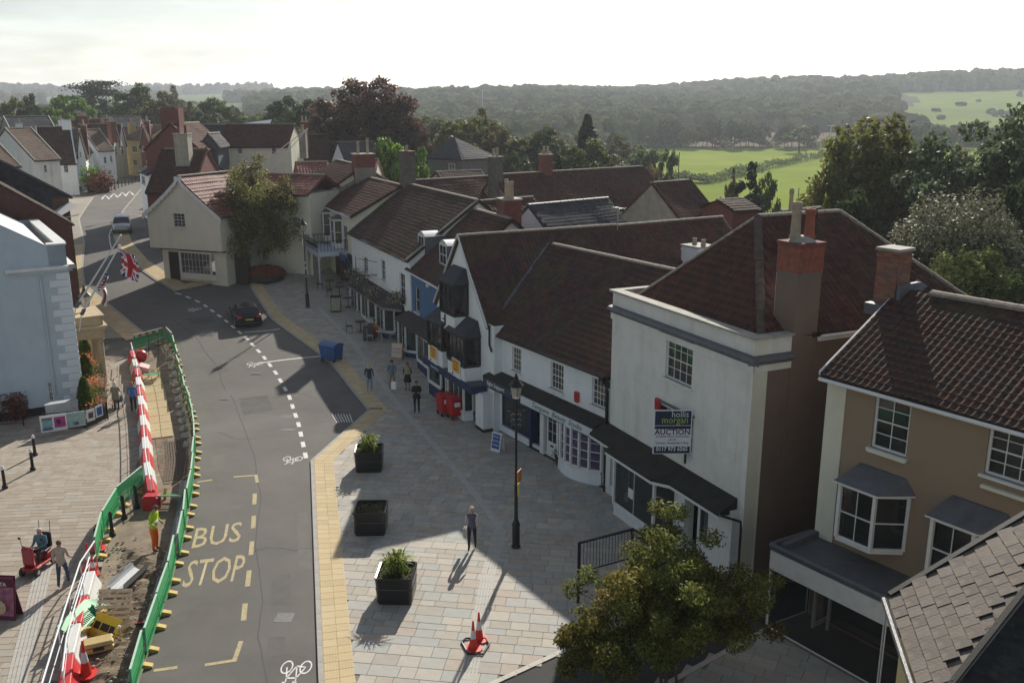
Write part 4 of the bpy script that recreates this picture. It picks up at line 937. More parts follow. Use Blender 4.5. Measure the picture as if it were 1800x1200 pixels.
# bowed window of small panes
bn = 7; xa, xb = 5.75, w-.5; PB = []
for k in range(bn+1):
    t = k/bn; PB.append((xa+(xb-xa)*t, -.1-.62*math.sin(math.pi*t)**.8))
purp = mat('shop_glass_purple', (.07,.045,.11), .08, .5, 2.5, 0, spec=.9)
bay(LW.root, PB, .72, 2.4, [(1,4)]*bn, WPAINT, 'bow_window', purp, base=0, basem=W_WHITE)
MB().box(.8,-.16,0,w-.3,-.0,.1,mat('black_plinth', (.02,.02,.02), .8, .1)).build('plinth', None, LW.root)
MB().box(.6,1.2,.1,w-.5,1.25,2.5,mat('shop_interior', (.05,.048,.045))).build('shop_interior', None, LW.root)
for k, (px, py) in enumerate(((1076,672),(1071,671))): pass
alarm_box(fl, 1012, 698, 'red alarm box on the long white house above the beauty studio sign')
a = fl.pl(1070,676,-.02); MB().box(a[0],-.06,a[1]-.15,a[0]+.05,0,a[1]+.12,IRONB).build('wall_tie', None, LW.root)
# ---- brown house at the right edge
fb = eave_frame((1459,652), (1800,743), 8.2, 0)
fb2 = Frame(fb.A, fb.w(9.5,0)[:2], 0)
BH = House('brown_house', 'three storey taupe house with dark pantile roof and white sash windows at right', 'house', fb2); w = 9.5; D3 = 7.0
holes = []
win(BH, holes, (1540,688), (1592,805), 2, 4, f=fb2, ft=.07, curtain=0); win(BH, holes, (1741,742), (1850,870), 4, 4, f=fb2, ft=.07)
for x0, x1 in ((fb2.pl(1540,700)[0], fb2.pl(1592,700)[0]), (fb2.pl(1741,760)[0], fb2.pl(1741,760)[0]+1.7)):
    m_ = MB()
    for k in range(26): z = 6.25+k*.06; m_.box(x0+.08,.2,z,x1-.08,.25,z+.035,CURTAIN)
    tag(m_.build('shutter_slats', None, BH.root), kind='stuff')
mb = MB(); zr = 10.2; gable_box(mb, w, D3, 0, 8.2, zr, W_TAUPE, 'x', holes=holes+[(.5,w,.2,2.5)]); mb.build('wall', None, BH.root)
MB().box(-.02,-.03,2.5,.62,.0,8.15,W_YEL).box(-.02,0,0,-.005,.5,8.1,W_YEL).build('pilaster', None, BH.root)
s = (zr-8.2)/(D3/2)
roof(BH.root, [(-.12,-.3,8.2-s*.3+.05),(w,-.3,8.2-s*.3+.05),(w,D3/2,zr+.05),(-.12,D3/2,zr+.05)], PANTD, 'pantile', .22, .27, 300)
roof(BH.root, [(w,D3+.3,8.2-s*.3),(-.12,D3+.3,8.2-s*.3),(-.12,D3/2,zr+.05),(w,D3/2,zr+.05)], PANTD, 'flat3', .4, .4)
ridge(BH.root, (.9,D3/2,zr+.1), (w,D3/2,zr+.1), r=.17); gutter(BH.root, (-.1,-.36,8.0), (w,-.36,8.0), WPAINT); verge(BH.root, (-.14,-.3,8.1), (-.14,D3/2,zr+.02), WPAINT, .06, .12)
chimney(BH.root, -.7, 2.95, .02, 3.68, 7.6, 11.5, None, bricks=True, potn=0)
MB().box(-.78,2.6,9.5,.2,2.92,9.85,LEAD).prism([(.1,2.5,9.75),(.45,2.5,9.78),(.45,4.0,10.4),(.1,4.0,10.55)], (0,.01,.0), LEAD).box(.1,2.9,9.7,.22,4.0,10.5,LEAD).build('flashing', None, BH.root)
rz_ = fb2.pl(1700,514,D3+3.2)[1]; roof(BH.root, [(.2,D3+.6,rz_-1.5),(w,D3+.6,rz_-1.5),(w,D3+3.2,rz_),(.6,D3+3.2,rz_)], PANT, 'pantile', .25, .3, name='rear_roof'); ridge(BH.root, (.6,D3+3.2,rz_), (w,D3+3.2,rz_), r=.15)
MB().box(.3,D3+.7,0,w,D3+5.5,rz_-1.6,W_TAUPE).build('rear_wall', None, BH.root)
c = chimney(BH.root, 1.2, D3+3.4, 2.2, D3+4.4, 7, rz_+.7, M_BRICKFAR, potn=0)
for L_, R_ in (((1528,785),(1595,808)), ((1728,848),(1850,885))):
    a = fb2.pl(*L_); b = fb2.pl(*R_); MB().box(a[0],-.14,a[1]-.1,b[0],.0,a[1],W_YEL).build('sill', None, BH.root)
# first floor bays
b0 = fb2.pl(1492,850,-.1); b1 = fb2.pl(1625,890,-.1)
for k, x0 in enumerate((1.1, 3.95)):
    z0_, z1_ = 3.55, 5.2
    by = bay(BH.root, [(x0,-.02),(x0+.12,-.75),(x0+1.25,-.75),(x0+1.85,-.02)], z0_, z1_, [(1,2),(2,2),(1,2)], WPAINT, glass=GLASS, roofh=.42, roofm=LEAD, over=.16)
    m_ = MB()
    for j in range(24): z = z0_+.1+j*.066; m_.box(0,0,z,.75,.03,z+.035,CURTAIN)
    o = tag(m_.build('shutter_slats', None, by, loc=(x0+1.28,-.6,0), rz=math.atan2(.73,.6)), kind='stuff')
    m_ = MB()
    for j in range(5): m_.box(x0+.2+j*.08,-.62+.02*(j%2),z0_+.05,x0+.27+j*.08,-.58+.02*(j%2),z1_,CURTAIN)
    m_.build('curtain', None, by)
# lead-roofed glass shopfront
sP = [(-.15,-.02), (-.3,-1.75), (3.6,-1.75), (4.7,-.9), (8.5,-.9)]
MB().prism([(p[0], p[1], 2.75) for p in sP]+[(8.5,.0,2.75)], (0,0,.12), LEAD).build('flat_roof', None, BH.root)
for a, b in zip(sP[:-1], sP[1:]): MB().tube([(a[0],a[1],2.92),(b[0],b[1],2.92)], .09, 6, LEAD).build('roof_edge', None, BH.root)
band(BH.root, [(p[0]+.03, p[1]+.03) for p in sP], 2.15, 2.76, WPAINT, 'fascia', t=.06)
SHG = mat('shop_glass_clear', (.02,.022,.025), .04, 0, bump=0, spec=.9, alpha=.3)
for a, b in zip(sP[:-1], sP[1:]):
    n_ = 1 if math.dist(a, b) < 2.2 else 1
    panel((a[0]+.02, a[1]+.05), (b[0]-.02, b[1]+.05), .12, 2.15, n_, 1, BH.root, 'shop_window', WPAINT, glass=SHG, ft=.035, depth=.04)
MB().prism([(p[0], p[1], -.0) for p in sP]+[(8.5,.0,0)], (0,0,.12), mat('shop_floor', (.15,.14,.125), .5, .1)).build('shop_floor', None, BH.root)
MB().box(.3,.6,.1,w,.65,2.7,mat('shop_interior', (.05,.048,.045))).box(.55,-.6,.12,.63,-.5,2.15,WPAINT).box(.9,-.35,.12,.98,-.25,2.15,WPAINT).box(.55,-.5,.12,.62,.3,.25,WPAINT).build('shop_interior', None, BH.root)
MB().box(-.05,.2,2.8,0.15,-1.6,3.05,LEAD).build('upstand', None, BH.root)
# ---- tudor gabled house
fT = eave_frame((768,530), (868,577), 5.4, 0)
TU = House('gabled_house', 'tall white gabled house with black timber bays and yellow sale boards', 'house', fT); w = fT.len; D4 = 9.6; zt = 5.5; zr = 9.35
gx = 3.25; gw0, gw1 = .1, 6.4
apx = fT.pl(806,418,0)
mb = MB(); Wall.front(mb, 0, w, 0, zt, 0, [(.3,w-.9,.3,2.3)], W_WHITE)
mb.add([(gw0,0,zt),(gw1,0,zt),(gx,0,zr)], [(0,1,2)], W_WHITE)
mb.add([(w,0,0),(w,D4,0),(w,D4,zt),(w,0,zt)], [(0,1,2,3)], W_WHITE); mb.add([(0,0,0),(0,0,zt),(0,D4,zt),(0,D4,0)], [(0,1,2,3)], W_WHITE)
mb.add([(gw1,0,zt),(gw1,.02,zt),(w,.02,zt),(w,0,zt)], [(0,1,2,3)], W_WHITE); mb.build('wall', None, TU.root)
roof(TU.root, [(gw1+.2,-.12,zt-.2),(gw1+.2,D4,zt-.2),(gx,D4,zr+.1),(gx,-.12,zr+.1)], PANTD, 'flat3', .24, .27)
roof(TU.root, [(gw0-.2,D4,zt-.2),(gw0-.2,-.12,zt-.2),(gx,-.12,zr+.1),(gx,D4,zr+.1)], PANTD, 'flat3', .3, .3)
ridge(TU.root, (gx,-.12,zr+.13), (gx,D4,zr+.13)); verge(TU.root, (gw1+.25,-.14,zt-.2), (gx,-.14,zr+.1), WPAINT, .08, .1); verge(TU.root, (gw0-.25,-.14,zt-.2), (gx,-.14,zr+.1), WPAINT, .08, .1)
downpipe(TU.root, [(w-.35,-.08,zt),(w-.35,-.08,zt-1.0),(w-.1,-.08,zt-1.3)], r=.05)
def tbay(x0, x1, z0, z1, pr, rh, nx, zb_, lab=None):
    b_ = bay(TU.root, [(x0,-.01),(x0+.1,-pr),(x1-.1,-pr),(x1,-.01)], z0, z1, [(1,2),(nx,2),(2,2)], DARKW, 'timber_bay', GLASS, base=zb_, basem=W_WHITE, roofh=rh, roofm=SLATE[0])
    m_ = MB()
    for j in range(nx): m_.box(x0+.2+j*(x1-x0-.3)/nx,-pr+.18,z0+.1,x0+.2+(j+.55)*(x1-x0-.3)/nx,-pr+.2,z1-.1,CURTAIN)
    m_.build('curtain', None, b_); return b_
tbay(2.2,4.2,5.5,7.0,.75,.75,3,4.55); tbay(.55,2.75,3.35,4.6,.85,.7,3,2.35); tbay(3.25,5.6,3.15,4.55,.85,.75,4,2.3)
MB().box(2.9,-.82,4.75,2.96,-.76,5.35,IRONB).box(2.6,-.82,5.05,2.96,-.79,5.1,IRONB).build('wall_tie', None, TU.root)
YB = mat('sign_amber', (.72,.40,.03), .5, .05)
for k, (x, lab) in enumerate(((1.5,'yellow and white sale board under the left timber bay'), (4.5,'yellow and white sale board under the right timber bay'))):
    r_ = empty('sale_board', fT.w(x,-.9,2.35), fT.rz-R(2), lab, 'sign board', 'yellow sale boards on the gabled house')
    MB().box(-.55,0,0,.55,.05,.95,SWHITE).build('board', None, r_); MB().box(-.5,-.01,.27,.5,0,.91,YB).build('print', None, r_)
    for q, tx in enumerate(('FOR SALE', 'TO LET', 'SHOP')): lettering(tx, .17, mat('sign_red', (.5,.06,.03), .5, 0), r_, (0,-.013,.79-.19*q), rx, bold=.003)
    MB().box(-.48,-.01,.05,-.36,0,.2,NAVYB).build('logo', None, r_)
band(TU.root, [(-.1,-.85),(w-.75,-.85),(w-.7,-.1)], 1.95, 2.3, NAVY, 'fascia')
MB().prism([(-.1,-.85,2.3),(w-.75,-.85,2.3),(w-.7,0,2.3),(-.1,0,2.3)], (0,0,.06), mat('slate_ledge', (.08,.085,.1), .6, .1)).build('ledge', None, TU.root)
lettering('Charity Shop', .2, SWHITE, TU.root, (1.6,-.9,2.12), rx)
bay(TU.root, [(0,-.3),(.0,-.6),(1.8,-.6)], .95, 1.95, [None,(1,1)], WPAINT, 'shop_window', GLASS_L, base=0, basem=NAVY)
panel((2.0,-.45), (2.7,-.45), .05, 1.95, 1, 2, TU.root, 'door', WPAINT, glass=GLASS_L, ft=.1)
bay(TU.root, [(2.9,-.3),(3.0,-.7),(5.0,-.7),(5.1,-.2)], .55, 1.95, [(1,1),(3,1),(1,1)], WPAINT, 'shop_window', GLASS_L, base=0, basem=W_WHITE)
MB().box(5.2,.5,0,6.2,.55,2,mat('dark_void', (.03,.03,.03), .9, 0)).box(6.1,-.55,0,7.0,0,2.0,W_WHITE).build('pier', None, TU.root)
MB().box(6.08,-.57,0,7.02,0,.22,mat('black_plinth', (.02,.02,.02))).build('plinth', None, TU.root)
MB().box(.2,.9,.1,w-.6,.95,2.3,mat('shop_interior', (.05,.048,.045))).build('shop_interior', None, TU.root)
# ---- blue house
fB = eave_frame((717,471), (776,503), 5.9)
BL = House('blue_house', 'blue rendered house with dormers and navy bay shopfront', 'house', fB); w = fB.len; zt = 5.9-BL.fr.zb; holes = []
win(BL, holes, (729,503), (738,552), 1, 2, f=fB)
mb = MB(); gable_box(mb, w, 8.6, 0, zt, zt+3.6, W_BLUE, 'x', holes=holes+[(.2,w-.3,.3,2.2)], hm=W_WHITE); mb.build('wall', None, BL.root)
s = 3.6/4.3
roof(BL.root, [(-.05,-.2,zt-.12),(w+.3,-.2,zt-.12),(w+.3,4.3,zt+3.65),(-.05,4.3,zt+3.65)], PANTD+PANT[:1], 'flat3', .25, .3)
roof(BL.root, [(w+.3,8.8,zt-.12),(-.05,8.8,zt-.12),(-.05,4.3,zt+3.65),(w+.3,4.3,zt+3.65)], PANTD, 'flat3', .5, .5)
ridge(BL.root, (0,4.3,zt+3.68), (w,4.3,zt+3.68)); gutter(BL.root, (0,-.22,zt-.12), (w,-.22,zt-.12), WPAINT)
for k, px in enumerate(((743,420,758,460), (781,440,792,466))):
    a = fB.pl(px[0], px[1], 1.2); b = fB.pl(px[2], px[3], 1.2); x0 = a[0]+.05; x1 = x0+1.25; z0 = zt+.85; z1 = zt+2.05
    dm = MB(); dm.box(x0-.12,.95,z0-.1,x1+.12,3.2,z1,LEAD); nn = 7
    pr = [(x0-.12+(x1-x0+.24)*j/nn, .9, z1+.28*math.sin(math.pi*j/nn)) for j in range(nn+1)]; dm.prism(pr, (0,2.6,0), mat('dormer_zinc', (.62,.64,.66), .35, .08, metal=.3))
    do = dm.build('dormer', None, BL.root); panel((x0,.86), (x1,.86), z0, z1, 2, 2, do, 'dormer_window', sep=True)
canopy(BL.root, [(-.1,-.2),(.2,-1.05),(3.6,-1.05),(w+.1,-.9)], 3.0, 2.55, mat('canopy_slate', (.055,.045,.045), .8, .2, 3))
bay(BL.root, [(.1,-.3),(.3,-.85),(1.9,-.85),(2.6,-.25)], .75, 2.4, [(1,1),(2,1),(1,1)], WPAINT, 'shop_window', GLASS_L, base=0, basem=NAVY)
bay(BL.root, [(3.9,-.3),(4.0,-.75),(w-.1,-.75)], .75, 2.3, [None,(2,1)], WPAINT, 'shop_window', GLASS_L, base=0, basem=NAVY)
panel((2.8,-.1), (3.7,-.1), .05, 2.3, 1, 2, BL.root, 'door', WPAINT, glass=GLASS_L, ft=.12)
MB().box(.2,.9,.1,w-.6,.95,2.3,mat('shop_interior', (.05,.048,.045))).build('shop_interior', None, BL.root)
o = MB().box(-.04,-.16,-.05,.04,0,.1,mat('yellow_plastic', (.6,.5,.05), .5, 0)); 
a = fB.pl(751,504,-.2); MB().lathe([(.12,0),(.14,.08),(.1,.16)], 10, SWHITE).build('wall_lamp', None, BL.root, loc=(a[0],-.15,a[1]))
_q = fT.w(-2.9,6); _q = Vector((_q.x-BL.fr.A.x, _q.y-BL.fr.A.y)); _x, _y = _q.dot(BL.fr.u), _q.dot(BL.fr.n)
chimney(BL.root, _x-.6, _y-.55, _x+.6, _y+.55, 6, 10.5-BL.fr.zb, M_BRICKFAR, potn=3, poth=1.0)
# ---- white house with arched windows
fW = eave_frame((617,407), (720,455), 6.6)
WA = House('white_house', 'white house with three arched upper windows and a dark roof', 'house', fW); w = fW.len; zt = 6.6-WA.fr.zb; holes = []
for k, (L_, R_) in enumerate((((638,450),(647,480)), ((669,455),(678,495)), ((702,478),(713,535)))):
    win(WA, holes, L_, R_, 2, 4, f=fW, arch=(k != 1), sl=True)
mb = MB(); gable_box(mb, w, 9.4, -.6, zt, zt+3.4, W_WHITE, 'x', holes=holes+[(1.2,w-.8,.3,2.4)]); mb.build('wall', None, WA.root)
roof(WA.root, [(-.1,-.25,zt-.15),(w+.1,-.25,zt-.15),(w+.1,4.7,zt+3.45),(-.1,4.7,zt+3.45)], PANTD, 'flat3', .28, .3)
roof(WA.root, [(w+.1,9.6,zt-.15),(-.1,9.6,zt-.15),(-.1,4.7,zt+3.45),(w+.1,4.7,zt+3.45)], PANTD, 'flat3', .5, .5)
ridge(WA.root, (0,4.7,zt+3.5), (w,4.7,zt+3.5)); gutter(WA.root, (0,-.28,zt-.15), (w,-.28,zt-.15)); verge(WA.root, (w,-.25,zt-.1), (w,4.7,zt+3.45), None, .12, .12); verge(WA.root, (0,-.25,zt-.1), (0,4.7,zt+3.45), None, .12, .12)
mat('grey_render', (.25,.235,.2), .9, .2, 1.5, .2, 20, streak=.4); chimney(WA.root, -.6, 4.2, .7, 5.1, zt+1, zt+5.9, mat('stack_grey', (.13,.12,.105), .9, .3, 2, .3, 20, streak=.5), potn=1, poth=.4, capm=M_BRICKFAR)
cp = [(2.0,-.3),(2.2,-1.2),(11.8,-1.2),(13.0,-.3)]
canopy(WA.root, [(p[0], p[1]) for p in cp], 3.0, 2.55, mat('canopy_slate', (.055,.045,.045)))
band(WA.root, [(p[0], p[1]+.1) for p in cp], 2.3, 2.55, mat('grey_fascia', (.2,.21,.22), .6, .1))
for x0 in (2.4, 5.4, 9.2):
    bay(WA.root, [(x0,-.35),(x0+.3,-.95),(x0+2.2,-.95),(x0+2.6,-.35)], .7, 2.3, [(1,1),(2,1),(1,1)], WPAINT, 'shop_window', GLASS_L, base=-.4, basem=W_WHITE if x0 < 9 else NAVY)
panel((8.2,-.05), (9.0,-.05), .05, 2.3, 1, 2, WA.root, 'door', WPAINT, glass=GLASS_L, ft=.12)
MB().box(.9,.9,.1,w-.6,.95,2.5,mat('shop_interior', (.05,.048,.045))).build('shop_interior', None, WA.root)
br = MB(); a = fW.pl(663,483,0); br.tube([(a[0],0,a[1]),(a[0],-1.5,a[1])], .03, 6, IRONB).tube([(a[0],0,a[1]+.9),(a[0],-1.5,a[1]+1.3)], .02, 6, IRONB).tube([(a[0],-1.5,a[1]-.1),(a[0],-1.5,a[1]+1.4)], .03, 6, IRONB)
br.build('sign_bracket', None, WA.root)
# ---- balcony house and pale house beyond
fC = eave_frame((566,358), (620,379), 7.8)
BC = House('balcony_house', 'cream house with white columned balcony over the pavement', 'house', fC); w = fC.len; zt = 7.8-BC.fr.zb; holes = []
mb = MB(); gable_box(mb, w, 8, -1, zt, zt+2.1, W_YEL, 'x', holes=[(w-3.2,w-1.9,3.0,5.0)]); mb.build('wall', None, BC.root)
panel((w-3.2,.05), (w-1.9,.05), 3.0, 5.0, 2, 2, BC.root); 
roof(BC.root, [(-.1,-.25,zt-.1),(w+.2,-.25,zt-.1),(w+.2,4,zt+2.15),(-.1,4,zt+2.15)], PANT, 'flat3', .3, .32)
roof(BC.root, [(w+.2,8.2,zt-.1),(-.1,8.2,zt-.1),(-.1,4,zt+2.15),(w+.2,4,zt+2.15)], PANT, 'flat3', .5, .5)
ridge(BC.root, (0,4,zt+2.2), (w,4,zt+2.2)); gutter(BC.root, (0,-.28,zt-.12), (w,-.28,zt-.12), WPAINT)
MB().prism([(-.12,-.4,zt-.3),(-.12,-.4,zt+.25),(-.12,3.4,zt+2.2),(-.12,4.6,zt+2.2),(-.12,8.2,zt-.1),(-.12,8.2,zt-.3)], (.5,0,0), mat('grey_render', (.25,.235,.2))).build('party_wall', None, BC.root)
c = chimney(BC.root, -.5, 2.9, .9, 4.6, zt, zt+4.1, M_BRICKFAR, potn=2, poth=1.2); MB().box(.3,-.86,0,.72,.86,3.0,mat('grey_render', (.25,.235,.2))).build('stack_side', None, c)
BALM = mat('pale_blue_paint', (.5,.55,.62), .6, .05)
bx0, bx1 = w-6.4, w-2.0; pr = 2.4; bz = 2.9
bal = MB().box(bx0,-pr,bz,bx1,0,bz+.18,BALM).box(bx0,-pr,bz-.2,bx1,-pr+.12,bz,BALM).box(bx1-.1,-pr,bz-.2,bx1,0,bz,BALM).build('balcony', None, BC.root)
for x in (bx0+.1, bx1-.1):
    q = MB().tube([(x,-pr+.1,-.5),(x,-pr+.1,bz-.2)], .07, 8, BALM).box(x-.12,-pr,-.5,x+.12,-pr+.22,-.1,BALM).box(x-.1,-pr,bz-.55,x+.1,-pr+.2,bz-.45,BALM).build('column', None, bal)
    m_ = MB()
    for s_ in (-1, 1):
        pts = [(x+s_*(.1+.6*(1-math.cos(t))), -pr+.1, bz-.9+.7*math.sin(t)) for t in np.linspace(0, math.pi/2, 6)]; m_.tube(pts, .03, 5, BALM)
    m_.build('bracket', None, bal)
rl = MB().tube([(bx0,-pr,bz+1),(bx1,-pr,bz+1),(bx1,0,bz+1)], .025, 5, IRONB).tube([(bx0,0,bz+1),(bx0,-pr,bz+1)], .025, 5, IRONB)
k = bx0
while k < bx1: rl.box(k-.012,-pr-.012,bz+.15,k+.012,-pr+.012,bz+1,IRONB).ball((k+.12,-pr,bz+.6), (.1,.01,.14), IRONB, 6, 4); k += .27
k = -pr
while k < 0: rl.box(bx1-.012,k-.012,bz+.15,bx1+.012,k+.012,bz+1,IRONB).box(bx0-.012,k-.012,bz+.15,bx0+.012,k+.012,bz+1,IRONB); k += .27
rl.build('railing', None, bal)
for k, (x, z) in enumerate(((w-4.9,3.1), (w-8.6,3.3))): bay(BC.root, [(x,0),(x+.1,-.6),(x+1.3,-.6),(x+1.5,0)], z+.3, z+2.2, [(1,2),(1,2),(1,2)], WPAINT, base=z-.2, roofh=.25, roofm=LEAD)
MB().box(w-6,-.03,0,w-2.2,0,2.4,mat('shop_dark_brown', (.05,.03,.02), .6, .1)).box(w-1.7,-.12,0,w-.1,.0,2.9,NAVY).build('shopfront', None, BC.root)
band(BC.root, [(w-1.8,-.7),(w,-.7)], 2.5, 3.0, mat('sign_blue', (.05,.09,.25), .5, .05)); panel((w-1.6,-.14), (w-.2,-.14), .6, 2.3, 2, 1, BC.root, 'shop_window', NAVY, glass=GLASS_L)
for x in (w-5.6, w-4.6, w-3.4): panel((x,-.05), (x+.8,-.05), .3, 2.3, 1, 1, BC.root, 'shop_window', mat('shop_dark_brown', (.05,.03,.02)), glass=GLASS_L)
fD = eave_frame((522,328), (560,345), 8.44)
PD = House('pale_house', 'pale yellow end house with red roof and bay windows beside the birch', 'house', fD); w = fD.len; zt = 8.44-PD.fr.zb
mb = MB(); gable_box(mb, w, 8, -1, zt, zt+2.4, W_YEL, 'x'); mb.build('wall', None, PD.root)
roof(PD.root, [(-.1,-.25,zt-.1),(w+.2,-.25,zt-.1),(w+.2,4,zt+2.45),(-.1,4,zt+2.45)], PANT, 'flat3', .3, .32)
roof(PD.root, [(w+.2,8.2,zt-.1),(-.1,8.2,zt-.1),(-.1,4,zt+2.45),(w+.2,4,zt+2.45)], PANT, 'flat3', .5, .5)
ridge(PD.root, (0,4,zt+2.5), (w,4,zt+2.5)); gutter(PD.root, (0,-.28,zt-.12), (w,-.28,zt-.12), WPAINT)
for x, z in ((.4,2.6),(4.2,2.7)): bay(PD.root, [(x,0),(x+.1,-.6),(x+1.3,-.6),(x+1.5,0)], z, z+1.9, [(1,2),(1,2),(1,2)], WPAINT, base=z-.6, basem=W_YEL, roofh=.25, roofm=LEAD)
panel((.6,-.03), (3.6,-.03), .5, 2.3, 4, 1, PD.root, 'shop_window', DARKW, glass=GLASS_L); panel((5,-.03), (9,-.03), .5, 2.3, 4, 1, PD.root, 'shop_window', DARKW, glass=GLASS_L)
# ================================================================ left-hand row
ca, sa = math.cos(R(33)), math.sin(R(33))
Bc = Vector((-23.15, 46.9)); Ac = Bc-Vector((ca, sa))*15
fL = Frame(Ac, Bc, 0); LH = House('market_house', 'tall pale blue-white rendered hall with quoins and twin flagpoles', 'building', fL); w = 15.0
v1 = fL.pl(82,432); v0 = fL.pl(0,395); sl = (v0[1]-v1[1])/(v1[0]-v0[0]); DL = 12.5
W_ICE = mat('pale_blue_render', (.50,.585,.65), .85, .05, .7, .15, 20, dirt=(.42,.49,.54), dirtamt=.5, streak=.1)
ztv = v1[1]; xr = v1[0]; zr = ztv+sl*(xr-w*.45); holes = []
win(LH, holes, (83,672), (96,705), 2, 4, f=fL, sl=True)
mb = MB(); Wall.front(mb, 0, w, 0, 7.9, 0, holes, W_ICE)
mb.add([(0,0,7.9),(w,0,7.9),(w,0,ztv+.0),(xr,0,ztv),(w*.45,0,zr),(0,0,ztv+1)], [(0,1,2,3,4,5)], W_ICE)
fholes = [(1.2,2.2,1.0,3.0),(4.6,5.8,.1,3.2),(8.2,9.2,1.0,3.0),(1.2,2.2,4.6,6.6),(4.7,5.7,4.6,6.6),(8.2,9.2,4.6,6.6)]
mf = MB(); Wall.front(mf, 0, DL, 0, 8.9, 0, fholes, W_CREAM); M_ = Matrix.Translation((w, 0, 0)) @ Matrix.Rotation(math.pi/2, 4, 'Z')
mb.add([tuple(M_ @ Vector(v)) for v in mf.v], mf.f, W_CREAM)
mb.add([(0,0,0),(0,0,8),(0,DL,8),(0,DL,0)], [(0,1,2,3)], W_ICE); mb.add([(0,DL,0),(0,DL,9),(w,DL,9),(w,DL,0)], [(0,1,2,3)], W_ICE)
mb.build('wall', None, LH.root)
for h in fholes: panel((w-.1, h[0]), (w-.1, h[1]), h[2], h[3], 2, 4, LH.root, 'window')
ROOFW = mat('pale_roof_sheet', (.60,.60,.60), .45, .08, .5, .05, 4, dirt=(.3,.3,.3), dirtamt=.4)
MB().add([(xr,0.05,ztv-.05),(xr,DL,ztv-.05),(w*.45,DL,zr-.05),(w*.45,0.05,zr-.05)], [(0,1,2,3)], ROOFW).add([(0,0,zr-2.5),(0,DL,zr-2.5),(w*.45,DL,zr-.05),(w*.45,0.05,zr-.05)], [(3,2,1,0)], ROOFW).build('roof', None, LH.root)
MB().box(xr-.02,0,7.9,w-.0,.5,ztv,W_ICE).box(w-.35,.5,7.9,w,DL,8.95,W_CREAM).box(w-.45,.45,8.95,w+.1,DL,9.05,WPAINT).box(xr,-.06,ztv,w+.06,.55,ztv+.08,WPAINT).build('parapet', None, LH.root)
MB().box(xr,.5,7.95,w-.35,DL,8.0,mat('rusty_gutter', (.15,.09,.06), .8, .3, 3)).build('gutter_floor', None, LH.root)
MB().box(w-2.9,-.3,7.75,w+.35,0,7.9,WPAINT).box(w,-.3,7.75,w+.35,DL,7.9,WPAINT).box(w-2.7,-.18,7.6,w+.2,0,7.75,W_ICE).box(w,-.18,7.6,w+.2,DL,7.75,WPAINT).build('cornice', None, LH.root)
k = 0; z = .15
QM = mat('quoin_stone', (.72,.78,.83), .85, .05, 2, .1, 20)
cq = {}
while z < 7.5:
    l = .95 if k % 2 else .6
    if l not in cq: cq[l] = MB().box(-l,-.04,0,.04,.35 if k % 2 else .6,.36,QM).build('quoin', None, LH.root, bevel=.015)
    else: cq[l+z] = inst(cq[l])
    (cq[l] if l+z not in cq else cq[l+z]).location = (w, 0, z); z += .39; k += 1
downpipe(LH.root, [(w-1.35,-.07,7.4),(w-1.35,-.07,1.0)], W_ICE, .05)
MB().box(0,-.03,0,w,0,.5,mat('black_plinth', (.02,.02,.02))).build('plinth', None, LH.root)
# string course and porch with two columns
STN = mat('porch_stone', (.42,.34,.22), .85, .15, 2.5, .25, 20, dirt=(.2,.17,.12), dirtamt=.5)
PO = empty('porch', fL.w(w, 3.4, 0), fL.rz, 'honey stone columned porch on the street side of the pale hall', 'porch')
pw = 2.0
m_ = MB().box(0.05,0,3.5,pw,3.2,3.62,STN).box(.05,.1,3.0,pw-.1,3.1,3.5,STN).box(.05,-.08,3.62,pw+.1,3.28,3.74,STN).build('entablature', None, PO)
MB().box(.15,.2,3.75,pw-.1,.3,4.25,STN).box(.15,2.9,3.75,pw-.1,3.0,4.25,STN).box(pw-.2,.2,3.75,pw-.1,3.0,4.25,STN).box(.1,.12,4.25,pw,3.08,4.32,STN).build('balustrade', None, PO)
for y in (.4, 2.8): MB().lathe([(.26,0),(.26,.12),(.2,.18),(.19,2.7),(.2,2.75),(.26,2.85),(.26,3.0)], 14, STN).build('column', None, PO, loc=(pw-.35,y,0), smooth=True)
# flagpoles
UR, UB = mat('flag_red', (.5,.03,.05), .8, .05), mat('flag_blue', (.03,.05,.22), .8, .05); FW = mat('flag_white', (.75,.75,.75), .8, .03)
def pole(px0, py0, px1, py1, z0, label, out_=4.6, zt=8.6):
    a = gz(px0, py0, z0); b = at(px1, py1, a.y+1.6)
    r_ = empty('flagpole', a, 0, label, 'flagpole', 'flagpoles on the pale hall')
    MB().tube([(0,0,0), tuple((b-a))], [.055,.035], 8, mat('pole_white', (.7,.7,.68), .4, .05)).ball(tuple(b-a), .07, mat('pole_white', (.7,.7,.68))).build('pole', None, r_)
    MB().tube([(0,0,-.02), tuple((b-a)*.08)], .1, 8, LEAD).tube([(0,0,0),(-.3,.2,-.9)], .03, 6, mat('pole_white', (.7,.7,.68))).build('bracket', None, r_)
    return a, b
pole(133,540,212,414,6.0,'farther white flagpole leaning out from the pale hall')
fa, fb_ = pole(143,553,210,432,5.6,'nearer white flagpole carrying the union flag')
